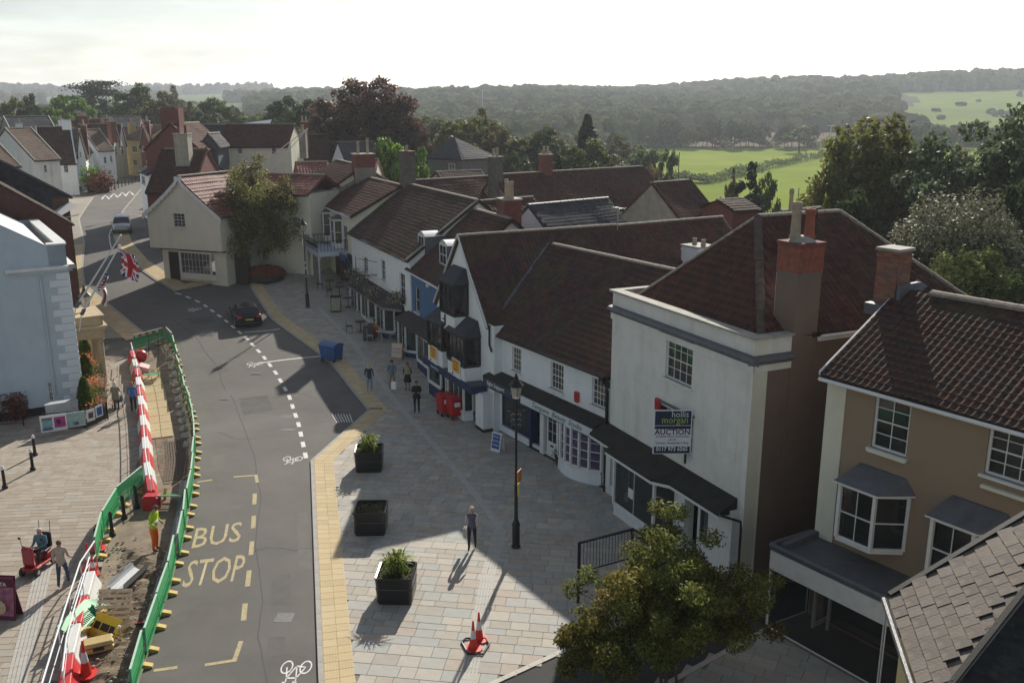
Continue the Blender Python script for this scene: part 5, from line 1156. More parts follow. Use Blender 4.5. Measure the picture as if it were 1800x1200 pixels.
def flag(org, drop, wd, label, mode, name='flag'):
    """cloth hanging in folds, with its colours as separate pieces of cloth surface"""
    nx, nz = 24, 20; V = []; F = []; MI = []
    for j in range(nz+1):
        for i in range(nx+1):
            u = i/nx; v = j/nz; V.append((u*wd*.72+.1*math.sin(v*4), .14*math.sin(u*11+v*2)+.05*math.sin(u*25), -v*drop-.35*u*wd))
    for j in range(nz):
        for i in range(nx):
            u = (i+.5)/nx; v = (j+.5)/nz; F.append((j*(nx+1)+i, j*(nx+1)+i+1, (j+1)*(nx+1)+i+1, (j+1)*(nx+1)+i)); k = 0
            if mode == 'union':
                d = min(abs(u-v), abs(u-(1-v))); k = 2
                if d < .13: k = 1
                if d < .05: k = 0
                if abs(u-.5) < .15 or abs(v-.5) < .19: k = 1
                if abs(u-.5) < .08 or abs(v-.5) < .11: k = 0
            elif mode == 'stripe': k = [2, 1, 0, 1][int(v*9) % 4]
            else: k = 1 if u < .3 or u > .75 else 0
            MI.append(k)
    me = bpy.data.meshes.new(name); me.from_pydata(V, [], F)
    ms = (UR, FW, UB) if mode != 'pink' else (mat('flag_peach', (.5,.22,.14), .8, .1), FW, UB)
    for m in ms: me.materials.append(m)
    me.polygons.foreach_set('material_index', MI); me.polygons.foreach_set('use_smooth', [True]*len(F)); me.update()
    o = bpy.data.objects.new(name, me); COL.objects.link(o); o.location = org
    return tag(o, label, 'flag')
flag(fb_-Vector((.1,0,.15)), 1.3, 1.3, 'red white and blue union flag hanging from the nearer flagpole', 'union')
p = fa.lerp(fb_, .62); o = flag(p+Vector((.0,0,.05)), 1.0, .35, 'furled striped flag wrapped on the nearer pole', 'stripe'); o.rotation_euler = (0, R(30), 0)
p = fa.lerp(fb_, .42); flag(p+Vector((.12,0,0)), .95, .38, 'peach coloured pennant hanging low on the nearer pole', 'pink')
# wall lanterns and iron brackets on the hall
def lantern_head(parent, loc, s=1.0, m=IRONB, lit=False):
    g = mat('lantern_glass', (.5,.47,.42), .15, .05, alpha=.55, bump=0)
    a = MB().lathe([(.13*s,0),(.15*s,.03*s)], 4, m)
    for k in range(4): an = math.pi/2*k; a.tube([(.13*s*math.cos(an),.13*s*math.sin(an),.02),(.22*s*math.cos(an),.22*s*math.sin(an),.45*s)], .012*s, 4, m)
    o = a.lathe([(.25*s,.45*s),(.27*s,.48*s),(.14*s,.62*s),(.07*s,.72*s),(.09*s,.75*s),(.05*s,.8*s),(.02*s,.92*s)], 8, m).build('lantern_frame', None, parent, loc=loc)
    q = MB(); b0, t0 = .125*s, .212*s
    for k in range(4):
        a0 = math.pi/2*k; a1 = a0+math.pi/2
        q.add([(b0*math.cos(a0),b0*math.sin(a0),.03*s),(b0*math.cos(a1),b0*math.sin(a1),.03*s),(t0*math.cos(a1),t0*math.sin(a1),.45*s),(t0*math.cos(a0),t0*math.sin(a0),.45*s)], [(0,1,2,3)], g)
    q.build('lantern_glass', None, o); return o
for k, (y, z, lab) in enumerate(((2.0,5.2,'black lantern on a scroll bracket nearest the corner of the pale hall'), (9.2,5.6,'black lantern on a bracket farther along the pale hall'))):
    r_ = empty('wall_lantern', fL.w(w, y, z), fL.rz, lab, 'wall lamp', 'wall lanterns on the pale hall')
    MB().tube([(0,0,0),(.3,0,-.35),(.8,0,-.3),(.9,0,0)], .03, 6, IRONB).tube([(0,0,-.5),(.5,0,-.32)], .02, 6, IRONB).build('bracket', None, r_); lantern_head(r_, (.9,0,0), 1.3)
# ---- further houses of the left row; every one has its gable end to the camera
def left_house(name, lab, B, ze, rise, wd, dp, wm, rm, kind='flat3', ang=33, **k):
    c_, s_ = math.cos(R(ang)), math.sin(R(ang)); f = Frame(Vector(B)-Vector((c_, s_))*wd, B)
    return simple_house(name, lab, f, wd, dp, -1.5, ze-f.zb, ze-f.zb+rise, wm, rm, 'y', kind=kind, **k)
GREYR = mat('grey_render', (.25,.235,.2)); 
left_house('row_house', 'red pantiled house directly behind the pale hall', at(121,392,58.5)[:2], at(121,392,58.5).z, 4.6, 13, 8, mat('tile_hung', (.09,.04,.035), .9, .25, 3, .3, 16), PANT, stv=STONE)
l3 = left_house('row_house', 'slate roofed house with a brown brick gable beside the street', at(119,345,67)[:2], at(119,345,67).z, 4.8, 15, 13, mat('slate_wall', (.06,.06,.068), .9, .2, 2, .2, 20), SLATE, 'slate', stv=LEAD)
l3z = at(119,345,67).z-l3.fr.zb; roof(l3.root, [(0,-.03,-1),(15,-.03,-1),(15,-.03,l3z-.1),(7.5,-.03,l3z+4.7),(0,-.03,l3z-.1)], SLATE, 'slate', .4, .3, name='slate_hung_wall')
MB().box(13.9,-.12,-1,15.03,-.04,l3z-.1,mat('brick_brown', (.16,.09,.06), .9, .2, 2, .2, 20)).build('brick_corner', None, l3.root)
aw = gp(134, 395); AW = empty('shop_awning', at(118,352,68), R(-57), 'white awning sticking out over the far left pavement', 'awning')
MB().add([(0,0,.0),(5,0,0),(5,-1.5,-.8),(0,-1.5,-.8),(0,-1.5,-1.0),(5,-1.5,-1.0)], [(0,1,2,3),(3,2,5,4)], FW).build('canvas', None, AW); MB().tube([(0,0,-.6),(0,-1.5,-.85)], .03, 5, WPAINT).tube([(5,0,-.6),(5,-1.5,-.85)], .03, 5, WPAINT).build('arm', None, AW)
def px_house(name, lab, Lp, Rp, YL, YR, dp, rise, wm, rm, axis='x', zb=None, kind='flat3', cat='house', ang=None, **k):
    A = at(*Lp, YL)
    if ang is not None:     # a facade turned by ang that spans the two survey pixels
        t_ = math.tan(R(ang)); YR = YL
        for _ in range(40): YR = YL*.0+.5*YR+.5*(YL+(at(*Rp, YR).x-A.x)*t_)
    B = at(*Rp, YR); f = Frame(A[:2], B[:2], min(sz(YL), sz(YR)) if zb is None else zb); ze = (A.z+B.z)/2-f.zb
    return simple_house(name, lab, f, f.len, dp, -2, ze, ze+rise, wm, rm, axis, kind=kind, cat=cat, **k)
BRN = [mat(f'pantile_brown_{i}', c, .8, .2, 3, .2, 20) for i, c in enumerate([(.14,.09,.065),(.12,.08,.06),(.16,.10,.07)])]
px_house('terrace_house', 'cream walled terrace house with brown roof at the far left', (60,284), (104,276), 112, 122, 10, 3.6, W_CREAM, BRN, ang=60, wins=[((77,290),(84,303),2,2),((70,287),(73,312),1,2),((88,283),(92,308),1,2)], stv=STONE)
px_house('terrace_house', 'low white house with brown roof at the far left edge', (0,296), (34,288), 92, 97, 10, 3.4, W_WHITE, BRN, ang=60, wins=[((8,292),(14,303),1,2),((20,290),(25,301),1,2)], stv=STONE, chim=[(0,3,1.2,4.2,6,11)])
px_house('timbered_house', 'black roofed white timbered house with its gable to the street', (72,286), (134,287), 124, 126, 9, 4.6, W_WHITE, PANTD, wins=[((111,286),(121,303),3,3)], stv=WPAINT, chim=[(3.2,4,4.4,5.2,7.5,9.9,dict(m=W_WHITE, potn=0))])
px_house('terrace_house', 'narrow white house with a black bay left of the planters', (148,268), (162,266), 136, 138, 7, 2.6, W_WHITE, PANTD, ang=50, wins=[((152,268),(157,285),1,3)], chim=[(-1.0,2,.2,3.2,5,8.4,dict(m=GREYR))])
px_house('terrace_house', 'white house with brown roof and a brick ground floor', (172,266), (200,262), 140, 147, 8, 3.0, W_WHITE, BRN, ang=50, wins=[((182,276),(188,287),2,2),((193,274),(198,284),2,2)], stv=STONE, chim=[(4,3,4.8,4.4,6,9.2)])
px_house('gabled_house', 'left of a pair of pale yellow gables at the top of the street', (200,252), (210,250), 150, 152, 6, 2.9, W_YEL, PANTD, 'y', wins=[((202,258),(207,272),1,2)], stv=WPAINT)
px_house('gabled_house', 'right of a pair of pale yellow gables at the top of the street', (211,252), (221,250), 152, 154, 6, 2.9, W_YEL, PANTD, 'y', wins=[((213,257),(218,271),1,2)], stv=WPAINT)
px_house('terrace_house', 'ochre yellow house closing the top of the street', (214,240), (252,250), 158, 152, 8, 2.2, mat('ochre_render', (.55,.43,.22), .9, .08, .8), BRN, wins=[((232,257),(241,268),2,2),((234,281),(241,291),2,2)], chim=[(.3,1,1.3,2.0,6,8.6,dict(m=mat('ochre_render', (.55,.43,.22)))),(2.4,2.5,3.3,3.5,6,8.4)])
px_house('terrace_house', 'dark roofed house behind the far terrace', (20,232), (100,230), 170, 175, 9, 2.6, GREYR, SLATE, kind='slate', tw=.5, th=.5, stv=WPAINT)
px_house('terrace_house', 'long slate roof under the trees behind the terrace', (10,222), (75,221), 200, 205, 9, 1.6, GREYR, SLATE, kind='slate', tw=.6, th=.6)
px_house('terrace_house', 'slate roofed house behind the white gables', (176,222), (245,224), 190, 192, 9, 2.0, M_BRICKFAR, SLATE, kind='slate', tw=.6, th=.6)
px_house('terrace_house', 'maroon roofed house with a row of chimney pots', (150,232), (205,230), 165, 170, 9, 2.0, M_BRICKFAR, PANT, chim=[(1,3,2.6,4.2,6,9.5,dict(potn=4)),(4,3,5,4.2,6,9,dict(potn=2))])
for k, (Lp, Rp, Y_, a_, wm_, lb_) in enumerate((((136,262),(148,261),131,20,W_WHITE,'small white gable between the timbered house and the black bay'),((96,250),(118,249),158,15,W_CREAM,'pale house end showing over the timbered roof'),((186,247),(202,246),166,30,W_WHITE,'white house over the brown roofed one'),((34,262),(58,258),140,40,W_WHITE,'white house behind the cream walled one'),((246,252),(262,251),150,10,M_BRICKFAR,'red brick house end beside the massive stack'))):
    px_house('terrace_house', lb_, Lp, Rp, Y_, Y_, 7, 2.6, wm_, (PANTD, PANT, BRN)[k % 3], 'y' if k % 2 == 0 else 'x', ang=a_, stv=WPAINT, wins=[((Lp[0]+3,Lp[1]+5),(Lp[0]+8,Lp[1]+14),2,2)], chim=[(.5,2,1.3,2.9,5,9,dict(m=(M_BRICKFAR, W_WHITE)[k % 2]))])
# ---- gabled cream shop on the island
fG = Frame(gz(258,372,7.7)[:2], gz(385,378,7.7)[:2], 2.05); GS = House('gabled_shop', 'cream gabled shop with white bargeboards and a many paned window', 'house', fG); w = fG.len; zt = 5.6; ap = fG.pl(312,313); zr = ap[1]; gx = w*.5; holes = []
win(GS, holes, (303,374), (326,400), 3, 4, f=fG, sl=True)
mb = MB(); DG = 8.0
Wall.front(mb, 0, w, 2.75, zt, 0, holes, W_YEL); mb.add([(0,0,zt),(w,0,zt),(gx,0,zr)], [(0,1,2)], W_YEL)
mb.add([(0,0,2.75),(0,0,zt),(0,DG,zt),(0,DG,2.75)], [(0,1,2,3)], W_YEL); mb.add([(w,0,2.75),(w,DG,2.75),(w,DG,zt),(w,0,zt)], [(0,1,2,3)], W_YEL); mb.add([(0,0,2.75),(0,DG,2.75),(w,DG,2.75),(w,0,2.75)], [(0,1,2,3)], DARKW)
Wall.front(mb, .7, w-.1, -.6, 2.75, .55, [(1.25,2.3,.05,2.4),(2.65,5.9,.75,2.5)], W_YEL)
mb.add([(.7,.55,-.6),(.7,.55,2.75),(.7,DG,2.75),(.7,DG,-.6)], [(0,1,2,3)], W_YEL); mb.add([(w-.1,.55,-.6),(w-.1,DG,-.6),(w-.1,DG,2.75),(w-.1,.55,2.75)], [(0,1,2,3)], W_YEL); mb.build('wall', None, GS.root)
d = panel((1.25,.62), (2.3,.62), .05, 2.4, 1, 1, GS.root, 'door', DARKW, glass=DARKW, ft=.1)
bay(GS.root, [(2.6,.5),(2.75,.2),(5.7,.2),(5.95,.5)], .75, 2.5, [None,(8,3),None], WPAINT, 'shop_window', GLASS_L, base=.3, basem=W_YEL)
MB().box(.6,.4,2.6,w,.5,2.74,DARKW).build('beam', None, GS.root)
for q, a_, b_ in ((1, 'R', 0), (-1, 'L', 0)):
    e = gx+q*(gx+.3); n_ = 6
    cur = [(gx+q*(gx+.3)*t, zr+.1-(zr+.25-zt)*(t**.88)) for t in np.linspace(0, 1, n_+1)]
    for i in range(n_):
        (x0, z0), (x1, z1) = cur[i], cur[i+1]
        if q > 0: roof(GS.root, [(x1,-.2,z1),(x1,DG,z1),(x0,DG,z0),(x0,-.2,z0)], PANTO, 'flat3', .27, .32, name='roof_slope')
        else: roof(GS.root, [(x1,DG,z1),(x1,-.2,z1),(x0,-.2,z0),(x0,DG,z0)], PANTO, 'flat3', .27, .32, name='roof_slope')
    m_ = MB()
    for i in range(n_*3):
        t0, t1 = i/(n_*3), (i+1)/(n_*3); f_ = lambda t: (gx+q*(gx+.3)*t, zr+.1-(zr+.25-zt)*(t**.88)); (xa_, za), (xb_, zb_) = f_(t0), f_(t1); h = .28+.1*(i % 2)
        m_.prism([(xa_,-.26,za),(xb_,-.26,zb_),(xb_,-.26,zb_-h),((xa_+xb_)/2,-.26,(za+zb_)/2-h-.06),(xa_,-.26,za-h)], (0,.04,0), WPAINT)
    m_.build('bargeboard', None, GS.root)
ridge(GS.root, (gx,-.2,zr+.15), (gx,DG,zr+.15), r=.15); MB().box(gx-.35,-.15,zr-.2,gx+.35,-.22,zr+.1,WPAINT).build('finial', None, GS.root)
WG = MB()
wl = 8.2; wzr = fG.pl(370,303,8.2)[1]; wze = fG.pl(370,336,5.3)[1]
mb = MB(); mb.box(gx+1.2,5.6,-.6,gx+wl,10.6,wze,W_YEL).build('wing_wall', None, GS.root)
roof(GS.root, [(gx+.2,5.3,wze-.05),(gx+wl,5.3,wze-.05),(gx+wl,8.2,wzr),(gx+.0,8.2,wzr)], PANTO, 'pantile', .34, .4, 0, 'wing_roof')
roof(GS.root, [(gx+wl,11,wze),(gx+.2,11,wze),(gx+.0,8.2,wzr),(gx+wl,8.2,wzr)], PANTO, 'flat3', .5, .5, 0, 'wing_roof'); ridge(GS.root, (gx,8.2,wzr+.05), (gx+wl,8.2,wzr+.05), r=.14); gutter(GS.root, (gx+1,5.22,wze-.1), (gx+wl,5.22,wze-.1))
MB().box(0,0,0,1.0,.6,4.6,W_YEL).box(-.05,-.05,4.6,1.05,.65,4.72,STONE).build('chimney', None, GS.root, loc=(gx+2.4,4.9,wze-2.6))
MB().box(w+.0,1.5,-.6,w+1.2,1.9,2.4,DARKW).build('side_door', None, GS.root)
# ---- buildings behind the island
rb = px_house('red_brick_house', 'tall dark red brick house with a massive stack behind the gabled shop', (256,262), (350,262), 100, 100, 9, 2.6, M_BRICKFAR, PANT, 'y', wins=[((322,262),(340,290),2,2)], stv=M_BRICKFAR)
r_ = rb.root; chimney(r_, 1.55, 1.0, 3.5, 2.6, 5.5, 12.1, M_BRICKFAR, potn=0, cap=False); 
px_house('lean_roof_house', 'maroon roofed range in front of the red brick house', (258,338), (338,336), 85, 85, 10, 3.6, M_BRICKFAR, PANT, 'x', stv=PANT[0], chim=[(1.9,2.8,3.2,4.0,5,10.3,dict(m=mat('pale_stack', (.4,.38,.31), .9, .15, 2, streak=.4), potn=2, potm=M_BRICKFAR))])
px_house('street_house', 'white bay fronted house where the street narrows', (245,300), (262,306), 104, 98, 8, 2.0, W_WHITE, SLATE, kind='slate', tw=.4, th=.4, wins=[((248,308),(256,325),1,2)])
bc = px_house('long_house', 'long cream house with a straight maroon roof behind the birch', (384,258), (505,256), 108, 108, 8, 2.35, W_YEL, PANT, wins=[((387,262),(394,270),2,2),((417,261),(426,270),2,2),((477,260),(486,272),2,2)], chim=[(8.6,3.4,9.4,4.4,6,9.2,dict(m=GREYR))])
px_house('slate_house', 'blue slate roofed house with a small pedimented dormer', (324,258), (384,258), 110, 108.5, 8, 2.4, mat('grey_blue_wall', (.12,.13,.15), .9, .1, 1), SLATE, kind='slate', tw=.4, th=.4, wins=[((357,262),(364,272),2,3)])
px_house('slate_house', 'grey dormer wall with white window beside the long cream house', (352,255), (382,255), 104, 104, 4, 1.2, mat('grey_blue_wall', (.12,.13,.15)), SLATE, 'y', kind='slate', tw=.4, th=.4, wins=[((361,259),(371,271),3,3)])
f = Frame(at(360,226,125)[:2], at(472,222,125)[:2], 4.2); h = House('glasshouse', 'white glazed lean-to roof rising behind the long cream house', 'glasshouse', f); a0 = f.pl(360,226)[1]
MB().add([(0,0,a0),(f.len,0,a0+.2),(f.len,2,a0+1.15),(0,5,a0+.1)], [(0,1,2,3)], mat('white_sheet', (.6,.63,.66), .3, .05)).box(0,0,-3,f.len,4,a0-.05,GREYR).build('roof', None, h.root)
def rear(name, lab, p1, p2, Y1, Y2, hd, rise, wm, rm, kind='flat3', zb=-1.5, cat='house', **k):
    A = at(*p1, Y1); B = at(*p2, Y2); u = (B-A).xy.normalized(); n = Vector((-u.y, u.x)); f = Frame(A.xy-n*hd, B.xy-n*hd, zb); z = (A.z+B.z)/2-zb
    return simple_house(name, lab, f, f.len, 2*hd, -2, z-rise, z, wm, rm, 'x', kind=kind, cat=cat, **k)
RUB = mat('rubble_stone', (.27,.23,.17), .95, .3, 5, .6, 12, dirt=(.15,.13,.1), dirtamt=.6, dscale=4)
r1 = rear('rear_range', 'long maroon roof directly behind the mossy roof of the white house', (1000,404), (1268,384), 50, 56, 4.6, 3.9, W_WHITE, PANT, chim=[(6.2,.9,7.5,2.3,7.1,9.75,dict(m=W_WHITE, potn=2, poth=.35))])
rear('slate_range', 'blue black slate roof among the maroon ones', (930,360), (1067,351), 62, 67, 4, 3.2, W_WHITE, SLATE, 'slate', tw=.35, th=.3, ridgem=LEAD)
sr = rear('stone_range', 'long red pantiled stone range with two white casements', (868,303), (1130,298), 80, 92, 5, 4.4, RUB, PANT, chim=[(-.5,4.2,.4,5.2,9,13.2,dict(m=mat('stack_grey', (.13,.12,.105)))), (5.5,4.5,6.4,5.4,9.5,13.2)], stv=PANT[0])
for p_, q_ in (((1088,367),(1106,378)), ((1121,365),(1136,379))):
    f = sr.fr if hasattr(sr, 'fr') else None
    a = sr.fr.pl(*p_, -.02); b = sr.fr.pl(*q_, -.02); panel((a[0],-.06), (b[0],-.06), b[1], a[1], 2, 2, sr.root, 'casement')
rear('gabled_range', 'maroon roofed barn with a steep gable near the green field', (1146,322), (1212,318), 76, 79, 5.4, 4.6, GREYR, PANT, stv=PANT[0])
rear('rear_range', 'maroon roofed range behind the dark roof of the arched window house', (712,319), (868,310), 78, 84, 5, 3.8, W_YEL, PANT)
rear('rear_range', 'low maroon roof left of the slate range', (845,352), (935,350), 66, 69, 4, 3, W_YEL, PANT)
rear('cottage', 'small orange pantiled cottage behind the birch', (520,287), (575,284), 96, 97, 4, 2.4, mat('pink_grey', (.3,.24,.22), .9, .1), PANTO)
rear('cottage', 'red roofed cottage behind the twin stacks', (635,281), (664,281), 92, 92, 4.5, 2.4, W_YEL, PANTO, wins=())
rear('cottage', 'white gabled house with grey roof below the copper beech', (594,251), (655,249), 120, 122, 5, 3.4, W_WHITE, SLATE, 'slate', tw=.5, th=.5, zb=0)
rear('cottage', 'dark gabled range below the copper beech', (528,238), (575,236), 125, 126, 5, 5, mat('tan_gable', (.3,.22,.14), .9, .1), PANTD, zb=1, chim=[(0,3,1,4,9,13)])
f = Frame(at(752,278,112)[:2], at(812,280,108)[:2], -1); h = House('stone_house', 'grey stone house with a hipped dark roof beside the green bush', 'house', f); w = f.len; ze = f.pl(752,278)[1]
MB().box(0,0,-3,w,6,ze,mat('grey_stone', (.17,.16,.15), .95, .2, 3, .3, 12)).build('wall', None, h.root)
c1, c2 = (1.0, 3, ze+2.4), (1.6, 3, ze+2.4)
roof(h.root, [(-.2,-.2,ze),(w+.2,-.2,ze),c2,c1], SLATE, 'slate', .45, .4); roof(h.root, [(w+.2,-.2,ze),(w+.2,6.2,ze),c2], SLATE, 'slate', .45, .4); roof(h.root, [(-.2,6.2,ze),(-.2,-.2,ze),c1], SLATE, 'slate', .45, .4); panel((w*.62,-.03), (w*.8,-.03), ze-1.6, ze-.5, 2, 2, h.root)
rear('shed_row', 'low tiled outbuildings left of the grey chimney', (767,303), (845,300), 95, 97, 3, 1.4, RUB, PANTD, zb=-1)
# brick stack and garden wall beside the field, tall pot behind the hipped roof
def lone(name, lab, px, py, Y, w_, h_, d_, m, cat, **k):
    a = at(px, py, Y); r_ = empty(name, (a.x, a.y, a.z-h_), R(30), lab, cat); MB().box(-w_/2,-d_/2,0,w_/2,d_/2,h_,m).box(-w_/2-.08,-d_/2-.08,h_-.25,w_/2+.08,d_/2+.08,h_,STONE).build('stack', None, r_)
    if k.get('pots'): pots(r_, [(i*.5-.25, 0) for i in range(k['pots'])], h_, .7)
    return r_
rear('outhouse', 'brick outhouse with a broad parapet near the field trees', (1262,352), (1305,352), 60, 61, 1.5, .5, M_BRICKFAR, PANTD, zb=-2)
rear('rear_range', 'dull red roof between the barn and the hipped roof', (1243,365), (1300,362), 63, 66, 4, 3, M_BRICKFAR, PANT, zb=-2)
rear('rear_range', 'low roof with tall octagonal pots behind the hipped roof', (1375,372), (1440,368), 52, 54, 3, 2, M_BRICKFAR, PANT, zb=-2, chim=[(.2,2.4,1.0,3.4,9.4,11.6,dict(potn=1, poth=1.6))])
# ---- slate roof in the near corner (the building right below the camera)
S0, S1, S2, S3 = (1562,1052), (1640,1290), (1880,1190), (1830,890)
NS = empty('slate_roofed_building', (0, 0, 0), 0, 'lichen stained slate roof of the building in the near right corner', 'building')
zc = 6.2
a = gz(1562,1050,zc); b = gz(1618,1215,zc); e_dir = (b-a).normalized()
c = ray(1800,908); 
# slope rises to the right: the ridge side passes the survey point (1800, 908)
out_n = Vector((e_dir.y, -e_dir.x, 0)); 
if out_n.x < 0: out_n = -out_n
best = None
for zz in np.arange(6.4, 9.5, .02):
    q_ = gz(1800, 908, zz); t = (q_-a); run = t.dot(out_n); al = t.dot(e_dir)
    if best is None or abs((zz-zc)/max(run, .1)-.62) < best[0]: best = (abs((zz-zc)/max(run, .1)-.62), zz, run, al)
_, zz, run, al = best; up = (out_n*run+Vector((0,0,zz-zc)))
nrm_ = e_dir.cross(up).normalized(); cam0 = Vector((0,0,CH))
def onpl(px, py): d_ = ray(px, py); return cam0+d_*((a-cam0).dot(nrm_)/d_.dot(nrm_))
A0 = a; B0 = onpl(1632,1256); H2 = onpl(1870,950); Rg = onpl(1870,866)
MB().prism([tuple(B0+Vector((-.1,-.1,-.12))), tuple(H2+Vector((0,0,-.12))), tuple(H2+Vector((5,-1.5,-1.0))), tuple(B0+Vector((5,-4.5,-1.2)))], (0,0,-.25), mat('mossy_felt_painted_shade', (.02,.022,.025), .95, .4, 4, .6, 18, dirt=(.07,.075,.05), dirtamt=.6, dscale=5)).build('rear_slope', None, NS)  # near-black base paints the slope's shade into the colour; moss and litter overlie it
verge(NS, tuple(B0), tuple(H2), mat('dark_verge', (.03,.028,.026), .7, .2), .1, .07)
SLN = [mat(f'old_slate_{i}', c_, .8, .2, 5, .35, 22, dirt=(.30,.26,.21), dirtamt=.7, dscale=2.2, tint=(.10,.085,.075), tintamt=.9, tscale=3, spec=.12) for i, c_ in enumerate([(.18,.16,.14),(.15,.135,.12),(.21,.18,.155),(.17,.145,.13),(.195,.18,.165)])]
print('slate corner', a, b, best)
slp = roof(NS, [tuple(A0), tuple(B0), tuple(H2), tuple(Rg)], SLN, 'slate', .36, .27, 290, tile='slate', under=LEAD)
gutter(NS, tuple(A0-out_n*.08-Vector((0,0,.06))), tuple(A0+e_dir*9-out_n*.08-Vector((0,0,.06))), mat('old_gutter', (.10,.10,.10), .35, .3, 6), .07)
verge(NS, tuple(A0+Vector((0,0,.0))), tuple(Rg), mat('dark_verge', (.03,.028,.026), .7, .2), .12, .1)
wq = A0+out_n*.25; MB().prism([tuple(wq+e_dir*.3), tuple(A0+e_dir*9+out_n*.25), tuple(A0+e_dir*9+out_n*6), tuple(wq+e_dir*.3+out_n*5.7)], (0,0,-6.4), mat('yellow_render', (.55,.45,.2), .9, .08, .8)).build('wall', None, NS)
# the opposite slope in shade, and its roof-top moss
q1 = a+up*.86
# ================================================================ vegetation
def leaf_mat(name, col, col2=None, tr=.45, rough=.55, isl=.45, spec=.12):
    return mat(name, col, rough, .25, .9, 0, island=isl, tint=col2, tintamt=.9, tscale=.35, trans=tr, spec=spec)
def leaf_mesh(name, C, S, m, nrm=None, seed=0, elong=1.35):
    """a cloud of leaf-sized faces: C centres (n,3), S sizes (n,)"""
    r = np.random.default_rng(seed); n = len(C)
    d = r.normal(size=(n,3)); 
    if nrm is not None: d = d*.75+nrm
    d /= np.linalg.norm(d, axis=1, keepdims=True); t = np.cross(d, r.normal(size=(n,3))); t /= np.linalg.norm(t, axis=1, keepdims=True); b = np.cross(d, t)
    S = np.asarray(S)[:,None]; t = t*S*elong/2; b = b*S/2
    V = np.stack([C-t, C-b*.9, C+t, C+b*.9], 1).reshape(-1,3)
    me = bpy.data.meshes.new(name); me.vertices.add(4*n); me.vertices.foreach_set('co', V.astype('f').ravel())
    me.loops.add(4*n); me.loops.foreach_set('vertex_index', np.arange(4*n, dtype='i')); me.polygons.add(n)
    me.polygons.foreach_set('loop_start', np.arange(0, 4*n, 4, dtype='i')); me.polygons.foreach_set('loop_total', np.full(n, 4, dtype='i')) if bpy.app.version < (4, 1) else None
    me.materials.append(m); me.update(calc_edges=True); return me
def crown_points(n, rx, ry, rz, clumps, cl_r, seed, flat=0.0, bottom=-.55, hollow=.62, droop=0.0, rag=1.0):
    r = np.random.default_rng(seed)
    d = r.normal(size=(clumps,3)); d /= np.linalg.norm(d, axis=1, keepdims=True); d = d[d[:,2] > bottom]
    rad = r.uniform(hollow, 1.0, len(d))[:,None]*(1+rag*.13*np.sin(d[:,:1]*5+seed)+rag*.1*np.cos(d[:,1:2]*6+2*seed)); K = d*rad
    i = r.integers(0, len(K), n); g = r.normal(size=(n,3)); g /= np.linalg.norm(g, axis=1, keepdims=True); g *= r.uniform(.35, 1, (n,1))**.5
    P = K[i]*np.array([rx,ry,rz])+g*cl_r*np.array([1,1,.75])*r.uniform(.6,1.2,(n,1))
    if droop: P[:,2] -= droop*r.uniform(0,1,n)**2*np.clip((np.linalg.norm(P[:,:2],axis=1)/max(rx,ry)),0,1)
    nr = g*.8+np.array([0,0,.35]); return P, nr, K*np.array([rx,ry,rz])
M_BARK = mat('bark', (.09,.07,.05), .95, .3, 4, .5, 18); M_BIRCH = mat('birch_bark', (.45,.43,.39), .8, .35, 5, .3, 12, dirt=(.05,.045,.04), dirtamt=.7, dscale=5)
def tree_parts(h, rx, rz, leafm, n, ls, clumps, cl_r, seed, trunk_r=.25, crown_z=None, barkm=None, limbs=9, stems=1, droop=0, hollow=.62, bottom=-.55, ry=None, elong=1.35, nm=True, rag=1.0):
    cz = crown_z if crown_z is not None else h-rz*.95
    P, nr, K = crown_points(n, rx, ry or rx, rz, clumps, cl_r, seed, droop=droop, hollow=hollow, bottom=bottom, rag=rag); P[:,2] += cz
    r = np.random.default_rng(seed+5); cm = leaf_mesh('crown', P, r.uniform(.6, 1.35, n)*ls, leafm, nr if nm else None, seed, elong)
    mb = MB(); rr = random.Random(seed)
    for s in range(stems):
        ox, oy = (rr.uniform(-.25,.25), rr.uniform(-.25,.25)) if stems > 1 else (0, 0); lx, ly = rr.uniform(-.3,.3)*stems, rr.uniform(-.3,.3)*stems
        mb.tube([(ox,oy,-.3),(ox+lx*.2,oy+ly*.2,h*.2),(lx*.6,ly*.6,h*.45),(lx,ly,cz+rz*.3)], [trunk_r/math.sqrt(stems), trunk_r*.8/math.sqrt(stems), trunk_r*.6/math.sqrt(stems), trunk_r*.2], 8, barkm or M_BARK)
    idx = r.choice(len(K), min(limbs, len(K)), replace=False)
    for i in idx:
        k = K[i]+np.array([0,0,cz]); z0 = max(h*.18, min(cz, k[2]-rr.uniform(.3,.6)*np.linalg.norm(k[:2]))); 
        mb.tube([(0,0,z0),(k[0]*.45,k[1]*.45,z0+(k[2]-z0)*.6),(k[0]*.95,k[1]*.95,k[2])], [trunk_r*.42, trunk_r*.25, trunk_r*.07], 5, barkm or M_BARK)
    tm = bpy.data.meshes.new('trunk'); tm.from_pydata(mb.v, [], mb.f); tm.materials.append(barkm or M_BARK); tm.polygons.foreach_set('use_smooth', [True]*len(mb.f)); tm.update()
    return cm, tm
def put_tree(parts, x, y, z, s, rz, label, group=None, name='tree', cat='tree', sz_=None):
    r_ = empty(name, (x, y, z), rz, label, cat, group); r_.scale = (s, s, sz_ or s)
    for nm_, me in zip(('crown', 'trunk'), parts): o = bpy.data.objects.new(nm_, me); COL.objects.link(o); o.parent = r_
    return r_
